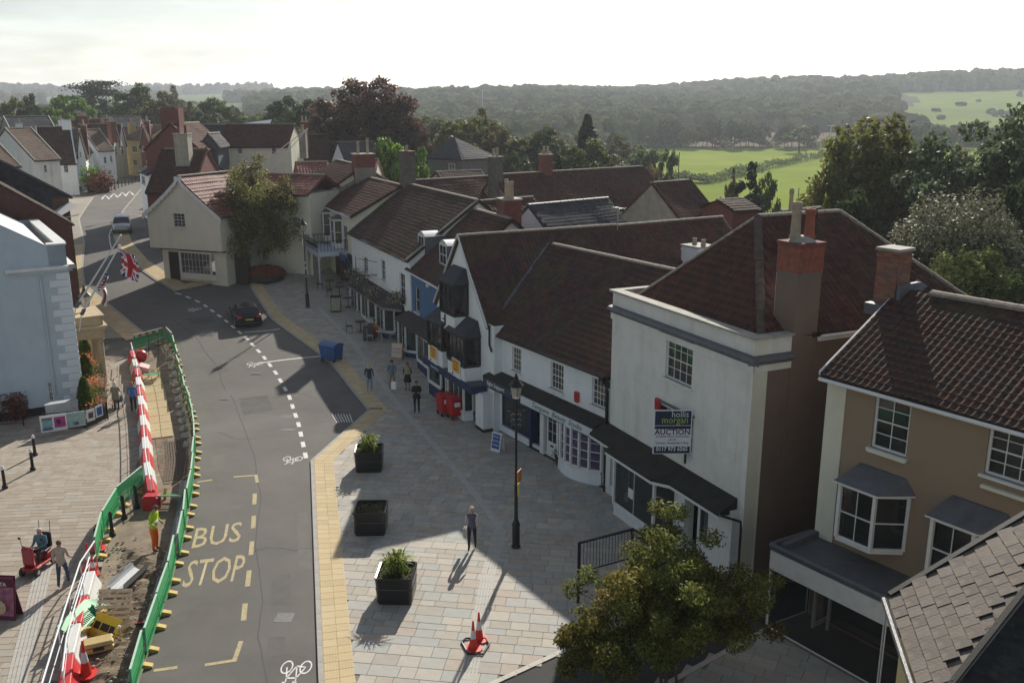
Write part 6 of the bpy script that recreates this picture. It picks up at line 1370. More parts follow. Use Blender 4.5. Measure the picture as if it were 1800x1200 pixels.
def tree_px(kind, px, ytop, wpx, Y, label, group=None, zb=None, name='tree', cat='tree', seed=0, proto_h=10.0, proto_w=8.0, asp=None):
    """a tree whose top is at a survey pixel, standing at distance Y"""
    t = at(px, ytop, Y); z0 = gr(t.x, Y) if zb is None else zb; h = t.z-z0; wd = wpx*Y*1.0/1600
    parts = KINDS[kind]; ph, pw = KDIM[kind]; r_ = put_tree(parts, t.x, Y, z0, wd/pw, random.uniform(0, 6.28), label, group, name, cat, h/ph); return r_
L_DARK = leaf_mat('leaves_dark', (0.054,0.085,0.031), (.05,.07,.02)); L_MID = leaf_mat('leaves_mid', (0.093,0.139,0.034), (.09,.11,.025)); L_YEL = leaf_mat('leaves_yellowgreen', (0.171,0.194,0.046), (.14,.13,.03))
L_OLIVE = leaf_mat('leaves_olive', (0.132,0.132,0.054), (.11,.09,.04)); L_COP = leaf_mat('leaves_copper', (.115,.062,.055), (.13,.085,.065), isl=.6); L_PALE = leaf_mat('leaves_pale', (0.217,0.264,0.139), (.10,.13,.06)); L_BRT = leaf_mat('leaves_bright', (0.155,0.264,0.046), (.07,.12,.02))
L_TAN = leaf_mat('leaves_tan', (0.310,0.217,0.109), (.09,.10,.03)); L_CON = leaf_mat('needles', (0.034,0.053,0.028), (.03,.04,.02), tr=.1); L_PLUME = leaf_mat('plume_flowers', (.27,.26,.17), (.17,.19,.10), tr=.2)
L_AUT = leaf_mat('leaves_turning', (.16,.185,.045), (.18,.12,.025), isl=.65)
KINDS = {}; KDIM = {}
def kdim(me):
    a = np.empty(len(me.vertices)*3, 'f'); me.vertices.foreach_get('co', a); a = a.reshape(-1, 3)
    return (float(np.percentile(a[:,2], 99.85)), 2*float(np.percentile(np.abs(a[:,:2]), 96.5)))
def kind(nm_, h, w_, rz, m, n, ls, clumps, cl_r, seed, **k): KINDS[nm_] = tree_parts(h, w_/2-cl_r*.3, rz, m, n, ls, clumps, cl_r, seed, **k); KDIM[nm_] = kdim(KINDS[nm_][0])
kind('mid_a', 11, 9, 4.3, L_MID, 7000, .34, 60, 1.0, 1); kind('mid_b', 11, 10, 4.5, L_OLIVE, 7000, .34, 70, .9, 2); kind('dark_a', 12, 9, 5, L_DARK, 7000, .34, 60, 1.0, 3)
kind('yellow_a', 10, 10, 4.2, L_YEL, 7500, .32, 60, .9, 4); kind('pale_a', 10, 9, 4.2, L_PALE, 7500, .3, 70, .8, 5); kind('bright_a', 9, 10, 4, L_BRT, 8000, .3, 60, .9, 6)
kind('copper', 16, 15, 7.6, L_COP, 38000, .32, 460, 1.0, 7, trunk_r=.5, limbs=16, bottom=-.9, hollow=.6, rag=.25); kind('tan_a', 8, 9, 3.6, L_TAN, 7000, .28, 60, .8, 8)
kind('willow', 17, 9, 7.6, L_YEL, 34000, .25, 190, 1.0, 9, droop=3.5, trunk_r=.4, limbs=16, bottom=-.9, hollow=.45, elong=2.0, rag=.5)
kind('bigdark', 16, 15, 7.5, leaf_mat('leaves_grey_green', (0.093,0.132,0.070), (.09,.11,.05)), 38000, .27, 260, 1.1, 10, trunk_r=.5, limbs=18, bottom=-.9, hollow=.45, rag=.4)
def conifer(h, w_, seed, m=L_CON, n=9000, ls=.28, flatt=False):
    r = np.random.default_rng(seed); t = r.uniform(0, 1, n)**.8; lay = 22; tl = np.floor(t*lay)/lay+r.normal(size=n)*.012; a = r.uniform(0, 6.283, n); rad = (1-tl)**.85*w_/2*(.85+.25*np.sin(a*5+tl*30+seed))*r.uniform(.25, 1, n)**.5+.1
    P = np.stack([np.cos(a)*rad, np.sin(a)*rad, h*(.08+.92*tl)-rad*.25], 1); cm = leaf_mesh('crown', P, r.uniform(.6,1.3,n)*ls, m, np.stack([np.cos(a)*.5, np.sin(a)*.5, np.full(n,.6)],1), seed, 1.8)
    mb = MB().tube([(0,0,-.3),(0,0,h*.95)], [.25,.04], 7, M_BARK); tm = bpy.data.meshes.new('trunk'); tm.from_pydata(mb.v, [], mb.f); tm.materials.append(M_BARK); return cm, tm
KINDS['conifer'] = conifer(14, 7, 3); KDIM['conifer'] = kdim(KINDS['conifer'][0])
KINDS['cypress'] = tree_parts(9, 1.15, 3.9, L_CON, 7000, .2, 60, .45, 31, trunk_r=.15, crown_z=4.9, hollow=.7, bottom=-1); KDIM['cypress'] = kdim(KINDS['cypress'][0])
def cedar(seed=5):
    r = np.random.default_rng(seed); Ps = []
    for k in range(13):
        z = 5+k*.85+r.uniform(-.2,.2); a = r.uniform(0,6.28); rr_ = (4.6 if k < 9 else 3.2)*r.uniform(.35,1); c = np.array([math.cos(a)*rr_, math.sin(a)*rr_, z]); n = 750; q = r.normal(size=(n,3))*np.array([2.2,2.2,.28]); Ps.append(c+q)
    P = np.concatenate(Ps); cm = leaf_mesh('crown', P, r.uniform(.25,.55,len(P)), L_CON, np.tile([0,0,1.], (len(P),1)), seed)
    mb = MB().tube([(0,0,-.3),(.3,0,7),(.2,.2,15.5)], [.55,.4,.1], 8, M_BARK); 
    for k in range(10): z = 5+k; a = k*2.4; mb.tube([(0,0,z-.5),(math.cos(a)*2.4,math.sin(a)*2.4,z+.2),(math.cos(a)*4.5,math.sin(a)*4.5,z+.3)], [.2,.12,.04], 5, M_BARK)
    tm = bpy.data.meshes.new('trunk'); tm.from_pydata(mb.v, [], mb.f); tm.materials.append(M_BARK); return cm, tm
KINDS['cedar'] = cedar(); KDIM['cedar'] = kdim(KINDS['cedar'][0])
# --- trees one can tell apart
tree_px('copper', 645, 140, 175, 132, 'great copper beech with purple leaves rising behind the roofs', zb=2, name='beech_tree')
tree_px('copper', 722, 208, 66, 128, 'small copper leaved tree at the right foot of the great beech', zb=1)
tree_px('bright_a', 700, 244, 108, 104, 'bright green bush between the twin stacks and the grey stone house', zb=-1, name='bush', cat='bush')
tree_px('yellow_a', 668, 252, 46, 106, 'yellow green bush left of the bright green one', zb=1, name='bush', cat='bush')
tree_px('bright_a', 520, 219, 34, 132, 'yellow green bush behind the end of the long cream house', zb=3, name='bush', cat='bush')
tree_px('willow', 1528, 212, 165, 76, 'tall yellow green willow at the edge of the green field', zb=-3, name='willow_tree')
tree_px('willow', 1470, 275, 70, 74, 'lower drooping branches of a willow left of the tall one', zb=-3, name='willow_tree')
tree_px('yellow_a', 1618, 250, 70, 80, 'golden leaved tree between the willow and the grey green tree', zb=-3)
tree_px('bigdark', 1775, 200, 300, 66, 'big grey green tree at the right edge of the view', zb=-3)
tree_px('pale_a', 1665, 258, 110, 84, 'pale leaved tree left of the big grey green one', zb=-3)


for k, (px, yt, wd, Y, kd, lb) in enumerate(((1500,335,110,66,'dark_a','dark undergrowth tree below the willow'),(1580,345,110,70,'mid_b','olive undergrowth tree left of the domed shrub'),(1530,400,100,68,'dark_a','dark low tree behind the brick chimney'),(1450,345,50,70,'yellow_a','small yellow tree at the field edge behind the hipped roof'),(1605,395,70,66,'mid_b','olive low tree touching the domed shrub'),
        (1800,300,120,56,'dark_a','dark tree in the gap at the right edge'),(1815,430,90,56,'dark_a','dark low growth right of the domed shrub'))):
    tree_px(kd, px, yt, wd, Y, lb, zb=-2)
def dome(name, label, px, ytop, wpx, Y, zb, mtop, mlow, n=26000, ls=.2, asp=1.0, cat='shrub', box=None):
    t = at(px, ytop, Y); h = t.z-zb; w_ = wpx*Y/1600; r = np.random.default_rng(int(px)); d = r.normal(size=(n,3)); d[:,2] = abs(d[:,2]); d /= np.linalg.norm(d, axis=1, keepdims=True)
    if box: d = np.sign(d)*abs(d)**box; 
    rad = r.uniform(.86,1.03,n)[:,None]*(1+.035*np.sin(d[:,:1]*17+d[:,2:]*9)+.03*np.cos(d[:,1:2]*21)); P = d*rad*np.array([w_/2, w_/2*asp, h])
    r_ = empty(name, (t.x, Y, zb), 0, label, cat); top = (P[:,2] > h*(.68+.12*np.sin(d[:,0]*7))) & (r.uniform(0,1,n) < np.clip((P[:,2]/h-.62)*4, 0, .8))
    o = bpy.data.objects.new('foliage', leaf_mesh('foliage', P[~top], r.uniform(.6,1.3,(~top).sum())*ls, mlow, d[~top], 1)); COL.objects.link(o); o.parent = r_
    o = bpy.data.objects.new('flowers', leaf_mesh('flowers', P[top]*1.01, r.uniform(.6,1.3,top.sum())*ls, mtop, d[top], 2)); COL.objects.link(o); o.parent = r_
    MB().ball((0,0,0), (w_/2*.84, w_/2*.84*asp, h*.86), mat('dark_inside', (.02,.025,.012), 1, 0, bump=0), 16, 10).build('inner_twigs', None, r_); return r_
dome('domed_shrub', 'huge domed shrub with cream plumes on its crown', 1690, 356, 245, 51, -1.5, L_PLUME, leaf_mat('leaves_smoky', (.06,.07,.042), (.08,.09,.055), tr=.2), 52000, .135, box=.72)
L_TANF = leaf_mat('climber_flowers', (.30,.21,.12), (.20,.17,.08), tr=.3)
dome('shrub', 'tan flowered climber heaped above the domed shrub', 1690, 287, 150, 70, -1.5, L_TANF, L_OLIVE, 16000, .2)
dome('shrub', 'brownish shrub between the willow and the domed shrub', 1615, 322, 100, 70, -2, L_TANF, L_OLIVE, 10000, .2)
dome('domed_shrub', 'smaller plumed shrub above and behind the huge dome', 1700, 325, 130, 66, -1.5, L_TANF, leaf_mat('leaves_smoky', (0.085,0.093,0.062)), 14000)
t = at(1720, 452, 50); dome('hedge', 'long rounded hedge of grass green leaves with pale tips behind the brown house', 1705, 450, 225, 47, 0, leaf_mat('hedge_tips', (0.403,0.419,0.155), (.18,.22,.06)), L_BRT, 26000, .17, .5, 'hedge', .75)
dome('hedge', 'dark lower hedge at the right edge behind the brown house', 1790, 492, 120, 44, 0, L_MID, L_DARK, 9000, .16, .5, 'hedge', .75)
tree_px('cypress', 1321, 286, 52, 92, 'dark clipped cypress with a round head in front of the field', zb=-4, name='cypress_tree')
tree_px('cypress', 1322, 330, 34, 90, 'dark ivy covered trunk under the clipped cypress', zb=-4, name='cypress_tree')
tree_px('mid_b', 1287, 296, 28, 104, 'small lollipop shaped tree left of the clipped cypress', zb=-4)
tree_px('mid_a', 1350, 305, 52, 98, 'round green garden tree right of the clipped cypress', zb=-4); tree_px('mid_a', 1408, 222, 50, 405, 'lone field tree in the hedge line of the meadow')
tree_px('conifer', 1033, 202, 66, 148, 'tall dark spruce behind the stone range', zb=-3, name='spruce_tree'); tree_px('conifer', 982, 275, 36, 110, 'small dark pointed conifer beside the red chimney', zb=-2, name='spruce_tree')
tree_px('pale_a', 1128, 258, 76, 150, 'silvery willow behind the right end of the stone range', zb=-4); tree_px('pale_a', 1172, 262, 40, 140, 'narrow silvery tree next to the field corner', zb=-4)
tree_px('tan_a', 1152, 290, 34, 120, 'reddish bush below the silvery willow', zb=-3, name='bush', cat='bush')
tree_px('yellow_a', 957, 268, 30, 118, 'rounded yellow green bush behind the red chimney', zb=-1, name='bush', cat='bush'); tree_px('dark_a', 900, 268, 56, 125, 'dark round tree behind the grey chimney', zb=-1)
# left background trees
for k, (px, yt, wd, Y, kd, lb) in enumerate(((18,172,70,225,'yellow_a','yellow green tree cut by the left edge'),(50,166,40,215,'dark_a','narrow dark tree second from the left edge'),(120,168,108,225,'bright_a','broad bright green tree above the black roofed house'),(112,206,55,190,'bright_a','small yellow green tree below the broad one'),
        (155,142,84,300,'cedar','dark flat topped cedar above the terrace'),(182,180,56,285,'conifer','dark conifer right of the cedar'),(236,148,66,235,'mid_a','tall green tree right of the cedar'),(282,162,92,225,'mid_b','olive tree behind the massive red stack'),(325,180,50,215,'mid_b','small olive tree right of the massive stack'),
        (382,173,90,215,'mid_a','rounded green tree above the slate dormer house'),(355,196,60,205,'dark_a','low dark tree behind the slate dormer house'),(205,190,60,240,'dark_a','dark low tree between the cedar and the tall green tree'),(70,190,60,235,'mid_b','olive tree between the two left edge trees and the broad one'),
        (415,186,30,300,'dark_a','narrow grey green tree left of the bright field patch'),(298,152,50,300,'mid_b','paler tree topping the group behind the stack'))):
    tree_px(kd, px, yt, wd, Y, lb, zb=3 if Y < 260 else None)
# a belt of garden and valley trees between the roofs and the woods
belt = random.Random(3); names = dict(mid_a='mid green', mid_b='olive', dark_a='dark', yellow_a='yellow green', pale_a='silvery', tan_a='brownish')
def vlab(kd, px, Y):
    row = 'near' if Y < 185 else 'middle' if Y < 240 else 'back'
    zn = next(n for lim, n in ((520,'left of the copper beech'),(640,'below the left half of the copper beech'),(760,'right of the copper beech'),(830,'behind the grey hipped house'),(900,'behind the grey chimney'),(980,'behind the red chimney'),(1060,'around the tall spruce'),(1300,'beside the silvery willow')) if px < lim)
    l_ = f'{names[kd]} tree, {row} rows of the belt {zn}'; return l_, l_
for k in range(150):
    Y = belt.uniform(125, 300); px = belt.uniform(430, 1175)
    if px > 1120-(Y-125)*.1 and Y > 150: px -= 120
    X = (px-900)*.9687*Y/1600
    if Y < 175 and px < 760 and k % 3: Y += 60
    kd = belt.choice(['mid_a','mid_b','dark_a','yellow_a','pale_a','mid_b','dark_a','tan_a' if k % 4 == 0 else 'mid_a']); ph, pw = KDIM[kd]; s = belt.uniform(.62, 1.15)*(1+.0012*(Y-125))
    put_tree(KINDS[kd], X, Y, gr(X, Y)-.3, s*.95, belt.uniform(0, 6.28), *vlab(kd, px, Y))
for k in range(46):     # the line of trees along the far edge of the meadow
    px = 1150+k*8.6+belt.uniform(-3, 3) if k < 34 else 1540+(k-34)*22; Y = belt.uniform(428, 446); X = (px-900)*.9687*Y/1600
    if 1352 < px < 1372: continue
    kd = belt.choice(['mid_a','mid_b','dark_a','dark_a']); put_tree(KINDS[kd], X, Y, gr(X, Y)-.3, belt.uniform(.7, 1.0), belt.uniform(0, 6.28), *(lambda l_: (l_, l_))(f'{names[kd]} tree of the meadow hedge line, '+('at its left end' if px < 1230 else 'left of its gap' if px < 1352 else 'behind the lone field tree' if px < 1440 else 'behind the willow')))
# hedges of the meadow: nobody could count the bushes
def hedge_line(P, h, w_, m, n, name='hedgerow'):
    r = np.random.default_rng(len(P)*n); Ps = []
    for a, b in zip(P[:-1], P[1:]):
        t = r.uniform(0,1,n)[:,None]; c = np.array(a)*(1-t)+np.array(b)*t; q = r.normal(size=(n,3))*np.array([w_,w_,h*.35]); c = c+q; c[:,2] = np.array([gr(x, y) for x, y in c[:,:2]])+abs(q[:,2])+h*.25*(1+np.sin(c[:,0]*.3)); Ps.append(c)
    P_ = np.concatenate(Ps); o = bpy.data.objects.new(name, leaf_mesh(name, P_, r.uniform(.5,1.2,len(P_))*.75, m, None, 3)); COL.objects.link(o); return tag(o, kind='stuff')
def wp(px, py, z=-3.5): p = gz(px, py, z); return (p.x, p.y, 0)
hedge_line([wp(1180,313), wp(1240,318), wp(1300,305), wp(1330,298), wp(1400,285), wp(1470,272)], 1.8, 1.6, L_MID, 900)['label'] = 'hedgerow crossing the meadow'
hedge_line([((p_-900)*.9687*436/1600, 436, 0) for p_ in (1130, 1200, 1270, 1350, 1430, 1520, 1700, 1900)], 4.5, 3, L_DARK, 900)['label'] = 'dark hedge along the far side of the meadow'
# woods on the hills: instanced over a cloud of points
def lobed(seed, m):
    r = random.Random(seed); mb = MB()
    for k in range(7):
        a = r.uniform(0, 6.28); q = r.uniform(.05, .5); s = r.uniform(.36, .6); c = (math.cos(a)*q, math.sin(a)*q, r.uniform(.35, 1.0)-q*.35); mb.ball(c, (s, s, s*r.uniform(.75,1.0)), m, 9, 6)
    vs = []
    for v in mb.v: n_ = Vector(v)*5; j = .05; vs.append((v[0]+j*math.sin(n_.y*2+n_.z)+r.uniform(-.02,.02), v[1]+j*math.cos(n_.x*2)+r.uniform(-.02,.02), max(-.1, v[2]+r.uniform(-.035,.035))))
    mb.v = vs; me = bpy.data.meshes.new('wood_tree'); me.from_pydata(mb.v, [], mb.f); me.materials.append(m); me.update()
    P = np.array([v for v in vs]); rg = np.random.default_rng(seed); P = P[rg.integers(0, len(P), 260)]*1.01+rg.normal(size=(260,3))*.025
    o = bpy.data.objects.new('wood_tree', me); lm = leaf_mesh('wl', P, rg.uniform(.04,.08,260), m, None, seed)
    me.polygons.foreach_set('use_smooth', [True]*len(me.polygons)); bm = bmesh.new(); bm.from_mesh(me); bm.from_mesh(lm); bm.to_mesh(me); bm.free(); return o
WCOL = [mat(f'wood_{i}', c, 1, .2, .3, 0, objrand=.5, tint=c2, tintamt=1.0, tscale=.006, spec=0, world=True) for i, (c, c2) in enumerate((((0.078,0.104,0.039),(0.124,0.124,0.055)),((0.098,0.111,0.052),(0.065,0.085,0.039)),((0.058,0.085,0.036),(0.111,0.117,0.052)),((0.117,0.130,0.055),(0.072,0.091,0.039))))]
wc = bpy.data.collections.new('wood_trees')
for k in range(4): wc.objects.link(lobed(40+k, WCOL[k]))
def forest(name, label, pts):
    """pts: x, y, z, radius, height"""
    A = np.array(pts); me = bpy.data.meshes.new(name); me.vertices.add(len(A)); me.vertices.foreach_set('co', A[:,:3].astype('f').ravel())
    for nm_, col, tp in (('rad', A[:,3], 'FLOAT'), ('hgt', A[:,4], 'FLOAT')): at_ = me.attributes.new(nm_, tp, 'POINT'); at_.data.foreach_set('value', col.astype('f'))
    o = bpy.data.objects.new(name, me); COL.objects.link(o); g = bpy.data.node_groups.new(name, 'GeometryNodeTree'); g.interface.new_socket('Geometry', in_out='INPUT', socket_type='NodeSocketGeometry'); g.interface.new_socket('Geometry', in_out='OUTPUT', socket_type='NodeSocketGeometry')
    n = g.nodes; l = g.links; gi = n.new('NodeGroupInput'); go = n.new('NodeGroupOutput'); ip = n.new('GeometryNodeInstanceOnPoints'); ci = n.new('GeometryNodeCollectionInfo'); ci.inputs['Collection'].default_value = wc; ci.inputs['Separate Children'].default_value = True; ci.inputs['Reset Children'].default_value = True
    ip.inputs['Pick Instance'].default_value = True; rv = n.new('FunctionNodeRandomValue'); rv.data_type = 'FLOAT_VECTOR'; rv.inputs[0].default_value = (0,0,0); rv.inputs[1].default_value = (0,0,6.28)
    na = n.new('GeometryNodeInputNamedAttribute'); na.inputs['Name'].default_value = 'rad'; nb = n.new('GeometryNodeInputNamedAttribute'); nb.inputs['Name'].default_value = 'hgt'; cx = n.new('ShaderNodeCombineXYZ')
    l.new(na.outputs[0], cx.inputs[0]); l.new(na.outputs[0], cx.inputs[1]); l.new(nb.outputs[0], cx.inputs[2]); l.new(cx.outputs[0], ip.inputs['Scale']); l.new(rv.outputs[0], ip.inputs['Rotation'])
    ri = n.new('FunctionNodeRandomValue'); ri.data_type = 'INT'; ri.inputs[4].default_value = 0; ri.inputs[5].default_value = 3; l.new(ri.outputs[2], ip.inputs['Instance Index'])
    l.new(gi.outputs[0], ip.inputs['Points']); l.new(ci.outputs[0], ip.inputs['Instance']); l.new(ip.outputs[0], go.inputs[0]); m_ = o.modifiers.new('trees', 'NODES'); m_.node_group = g
    return tag(o, label, kind='stuff')
fr_ = random.Random(11); pts = []
def wood(n, p0, p1, Y0, Y1, hmin=7, hmax=12, cond=None, ex=1.0):
    for _ in range(n):
        Y = Y0+(Y1-Y0)*fr_.random()**ex; px = fr_.uniform(p0, p1); X = (px-900)*.9687*Y/1600
        if cond and not cond(px, Y): continue
        r = fr_.uniform(5.0, 12.5)*(.8+.0003*Y); h = fr_.uniform(hmin, hmax); pts.append((X, Y, gr(X, Y)-1.0, r, h))
pasture = lambda p, Y: not (p > 1575-(Y-600)*.02 and 560 < Y < 990)
wood(1500, 470, 1180, 300, 620, 7, 12, lambda p, Y: Y > 330+(p-470)*.1 and not (p > 1100 and Y < 445))
wood(2700, 440, 1620, 590, 1180, 8, 13, pasture); wood(900, 1560, 2300, 985, 1250, 9, 14); wood(500, 1150, 1560, 590, 720, 7, 11); wood(150, 1500, 2200, 446, 460, 5, 8)
wood(300, 1180, 1620, 565, 600, 6, 10)
wood(900, -900, 480, 1850, 2200, 12, 19); wood(700, -900, 560, 1150, 1700, 7, 12, lambda p, Y: math.sin(p*.03)+math.sin(Y*.02) > .9); wood(500, 200, 560, 420, 820, 6, 11, lambda p, Y: not (380 < p < 452 and Y > 540)); wood(400, -800, 250, 330, 800, 6, 11); wood(800, 400, 2300, 1180, 1400, 8, 13)
for px, Y in ((1655,700),(1648,760),(1750,720),(1770,735),(1760,728),(1742,740),(1735,640),(1625,640),(1690,810),(1718,850),(1790,900),(1780,745),(1775,715)): X = (px-900)*.9687*Y/1600; pts.append((X, Y, gr(X, Y)-1, fr_.uniform(3,6), fr_.uniform(2,5)))
forest('woodland', 'continuous broadleaf woods covering the hills across the valley', pts)
# --- birch in its round bed of red flowers
bp_ = gp(463, 483); bt = at(462, 286, bp_.y); hb = bt.z-bp_.z
L_BIRCH = leaf_mat('leaves_birch', (.22,.22,.08), (.15,.14,.05), isl=.55)
bc_ = tree_parts(hb, 128*bp_.y/1600/2+.5, hb*.44, L_BIRCH, 46000, .12, 240, .62, 21, trunk_r=.14, barkm=M_BIRCH, limbs=22, droop=1.6, hollow=.35, bottom=-.95, crown_z=hb*.57, elong=1.6)
put_tree(bc_, bp_.x, bp_.y, bp_.z, 1, 0, 'silver birch with thin yellowing crown in the round red flower bed', name='birch_tree')
BD = empty('flower_bed', gp(467, 492, .07), 0, 'round raised planter of red flowers around the birch', 'planter')
MB().lathe([(1.35,0),(1.5,.1),(1.5,.55),(1.4,.6)], 24, mat('planter_dark', (.03,.028,.027), .5, .1)).build('tub', None, BD)
r = np.random.default_rng(2); n = 5000; d = r.normal(size=(n,3)); d[:,2] = abs(d[:,2]); d /= np.linalg.norm(d,axis=1,keepdims=True); P = d*np.array([1.65,1.4,.75])*r.uniform(.8,1.05,(n,1))+np.array([0,0,.45]); ii = r.uniform(0,1,n) < .62
for nm_, sel, m in (('flowers', ii, mat('red_petals', (.36,.045,.02), .6, .2, 8, 0, island=.4, trans=.2)), ('foliage', ~ii, L_MID)):
    o = bpy.data.objects.new(nm_, leaf_mesh(nm_, P[sel], r.uniform(.08,.16,sel.sum()), m, d[sel], 4)); COL.objects.link(o); o.parent = BD
# --- tree in front of the auction house
tx, ty = 4.5, 22.3
nt_ = tree_parts(5.3, 3.0, 2.0, L_AUT, 52000, .058, 190, .38, 77, trunk_r=.09, crown_z=2.75, barkm=M_BARK, limbs=60, stems=4, hollow=.25, bottom=-.85, elong=1.7)
put_tree(nt_, tx, ty, 0, 1, 0, 'bushy street tree with green and yellowing leaves before the auction house', name='street_tree')
nt2 = tree_parts(2.9, 1.0, 1.0, L_AUT, 9000, .06, 60, .3, 78, trunk_r=.05, crown_z=1.7, limbs=14, hollow=.3, bottom=-.9, elong=1.7)
put_tree(nt2, 2.1, 21.7, 0, 1, 1, 'low bough growth at the left foot of the street tree', name='shrub', cat='shrub')
# ================================================================ people
SKIN = mat('skin', (.45,.26,.18), .55, .05, 20, 0); 
def cloth(c): return mat('cloth_%d_%d_%d' % tuple(int(v*1000) for v in c), c, .9, .15, 12, .2, 60)
def person(loc, face, label, top=(.1,.1,.1), legs=(.05,.05,.07), shoes=(.03,.03,.03), hair=(.1,.07,.05), h=1.7, stride=.0, arms=(0,0), elbow=(.12,.12), lean=0.0, sit=False, sleeves=True,
           coat=0, coatc=None, bag=None, hat=None, hairlen=0, headturn=0, vest=None, skirt=None, bald=False, wide=1.0, headdown=0.0):
    """one continuous skinned figure. arms: forward swing of each arm (m at the wrist)"""
    s = h/1.7; V = []; E = []; Rr = []; B = []
    def v(p, r, ry=None): V.append(Vector(p)*s); Rr.append((r*s*wide, (ry or r)*s*wide)); return len(V)-1
    def e(a, b, part): E.append((a, b)); B.append(part)
    hz = .93 if not sit else .55
    pel = v((0,0,hz), .135, .105); wa = v((0,.01+lean*.15,hz+.18), .125, .095); ch = v((0,.0+lean*.4,hz+.40), .155, .105); nk = v((0,lean*.58,hz+.555), .055); hb = v((0,.015+lean*.7+headdown*.3,hz+.635), .075,.08); ht = v((0,.03+lean*.75+headdown,hz+.735), .068,.078)
    e(pel, wa, 'top'); e(wa, ch, 'top'); e(ch, nk, 'neck'); e(nk, hb, 'head'); e(hb, ht, 'head')
    hands = []
    for i, sd_ in enumerate((-1, 1)):
        sh = v((sd_*.185,lean*.48,hz+.475), .062); el = v((sd_*.235, lean*.45+arms[i]*.35-.02, hz+.21), .044); wr = v((sd_*(.235-(.1 if elbow[i] > .2 else 0)), lean*.4+arms[i]+elbow[i]*.6, hz-.03+elbow[i]*.9), .031); hd = v(Vector(V[wr])/s+(Vector(V[wr])-Vector(V[el])).normalized()*.075, .03,.036)
        e(ch, sh, 'top'); e(sh, el, 'arm'); e(el, wr, 'arm'); e(wr, hd, 'hand'); hands.append((V[wr].copy(), V[hd].copy(), sd_))
        st = stride*sd_
        if sit: hp = v((sd_*.095,.0,hz-.03), .095); kn = v((sd_*.12,.40,hz+.02), .068); an = v((sd_*.12,.42,hz-.38), .046); to = v((sd_*.125,.56,hz-.43), .036,.03)
        else: hp = v((sd_*.095,.0,.88), .095); kn = v((sd_*.1,st*.55+.03,.50), .063); an = v((sd_*.1,st-.02,.10+(.05 if st < 0 else 0)), .044); to = v((sd_*.115,st+.13,.04), .038,.03)
        e(pel, hp, 'leg'); e(hp, kn, 'leg'); e(kn, an, 'leg'); e(an, to, 'foot')
    me = bpy.data.meshes.new('body'); me.from_pydata(V, E, []); o = bpy.data.objects.new('body', me); COL.objects.link(o)
    sk = o.modifiers.new('s', 'SKIN'); sk.use_smooth_shade = True
    for i, (a, b) in enumerate(Rr): me.skin_vertices[0].data[i].radius = (a, b); me.skin_vertices[0].data[i].use_root = (i == 0)
    sb = o.modifiers.new('b', 'SUBSURF'); sb.levels = 1; sb.render_levels = 1
    nm = bpy.data.meshes.new_from_object(o.evaluated_get(bpy.context.evaluated_depsgraph_get())); bpy.data.objects.remove(o)
    mats = [cloth(top), cloth(legs), cloth(shoes), SKIN, cloth(vest) if vest else cloth(top)]; mi = []
    idx = dict(top=0, leg=1, foot=2, head=3, hand=3, neck=0, arm=0)
    for f in nm.polygons:
        c = f.center; best = None
        for (a, b), part in zip(E, B):
            p, q = Vector(V[a]), Vector(V[b]); d = q-p; t = max(0, min(1, (c-p).dot(d)/max(d.length_squared, 1e-9))); r_ = (c-(p+d*t)).length-(Rr[a][0]*(1-t)+Rr[b][0]*t)
            if best is None or r_ < best[0]: best = (r_, part)
        k = idx[best[1]]
        if best[1] == 'neck' and c.z > (hz+.50)*s: k = 3
        if best[1] == 'arm' and not sleeves and c.z < (hz+.36)*s: k = 3
        if vest and best[1] in ('top', 'neck') and k == 0: k = 4
        if best[1] == 'leg' and c.z > (hz-.02)*s and not sit: k = 0 if not vest else 4
        mi.append(k)
    bm = bmesh.new(); bm.from_mesh(nm); lay = {}
    for f, k in zip(bm.faces, mi): f.material_index = k; f.smooth = True
    mb = MB(); hd_c = Vector(V[hb]).lerp(Vector(V[ht]), .35)
    mb.add([tuple(hd_c+Vector((-.014,.075,-.01))*s), tuple(hd_c+Vector((.014,.075,-.01))*s), tuple(hd_c+Vector((0,.105,-.012))*s), tuple(hd_c+Vector((0,.078,.03))*s)], [(0,1,2),(1,3,2),(0,2,3)], SKIN)
    for sx in (-1, 1):
        mb.ball(tuple(hd_c+Vector((sx*.03,.076,.022))*s), .011*s, cloth((.02,.02,.02)), 6, 4); mb.ball(tuple(hd_c+Vector((sx*.08,.0,.0))*s), (.012*s,.02*s,.03*s), SKIN, 6, 4)
    mb.box(*(hd_c+Vector((-.022,.072,-.045))*s), *(hd_c+Vector((.022,.082,-.036))*s), mat('lips', (.35,.12,.1), .5, 0, bump=0))
    for wr, hd, sd_ in hands:
        d = (hd-wr).normalized(); x = Vector((0,1,0)) if abs(d.y) < .8 else Vector((0,0,1)); x = (x-d*x.dot(d)).normalized(); y = d.cross(x)
        for k, ln in enumerate((.065,.078,.083,.075,.058)):
            if k == 0: mb.tube([wr.lerp(hd,.4)+x*.02*s, hd+x*.05*s, hd+x*.055*s+d*.03*s], [.011*s,.009*s,.007*s], 5, SKIN)
            else: b0 = hd+x*(.026-.018*(k-1))*s-d*.01*s; mb.tube([b0, b0+d*ln*.55*s+y*.008*s, b0+d*ln*.95*s+y*.028*s], [.009*s,.008*s,.006*s], 5, SKIN)
    xm = bpy.data.meshes.new('x'); xm.from_pydata(mb.v, [], mb.f); b2 = bmesh.new(); b2.from_mesh(xm); xm_m = mb.ms
    allm = mats+[m for m in xm_m if m not in mats]
    for f, k in zip(b2.faces, mb.m): f.material_index = allm.index(xm_m[k])
    b2.to_mesh(xm); b2.free(); nm2 = bpy.data.meshes.new('body'); bm.from_mesh(xm); 
    for m in allm: nm2.materials.append(m)
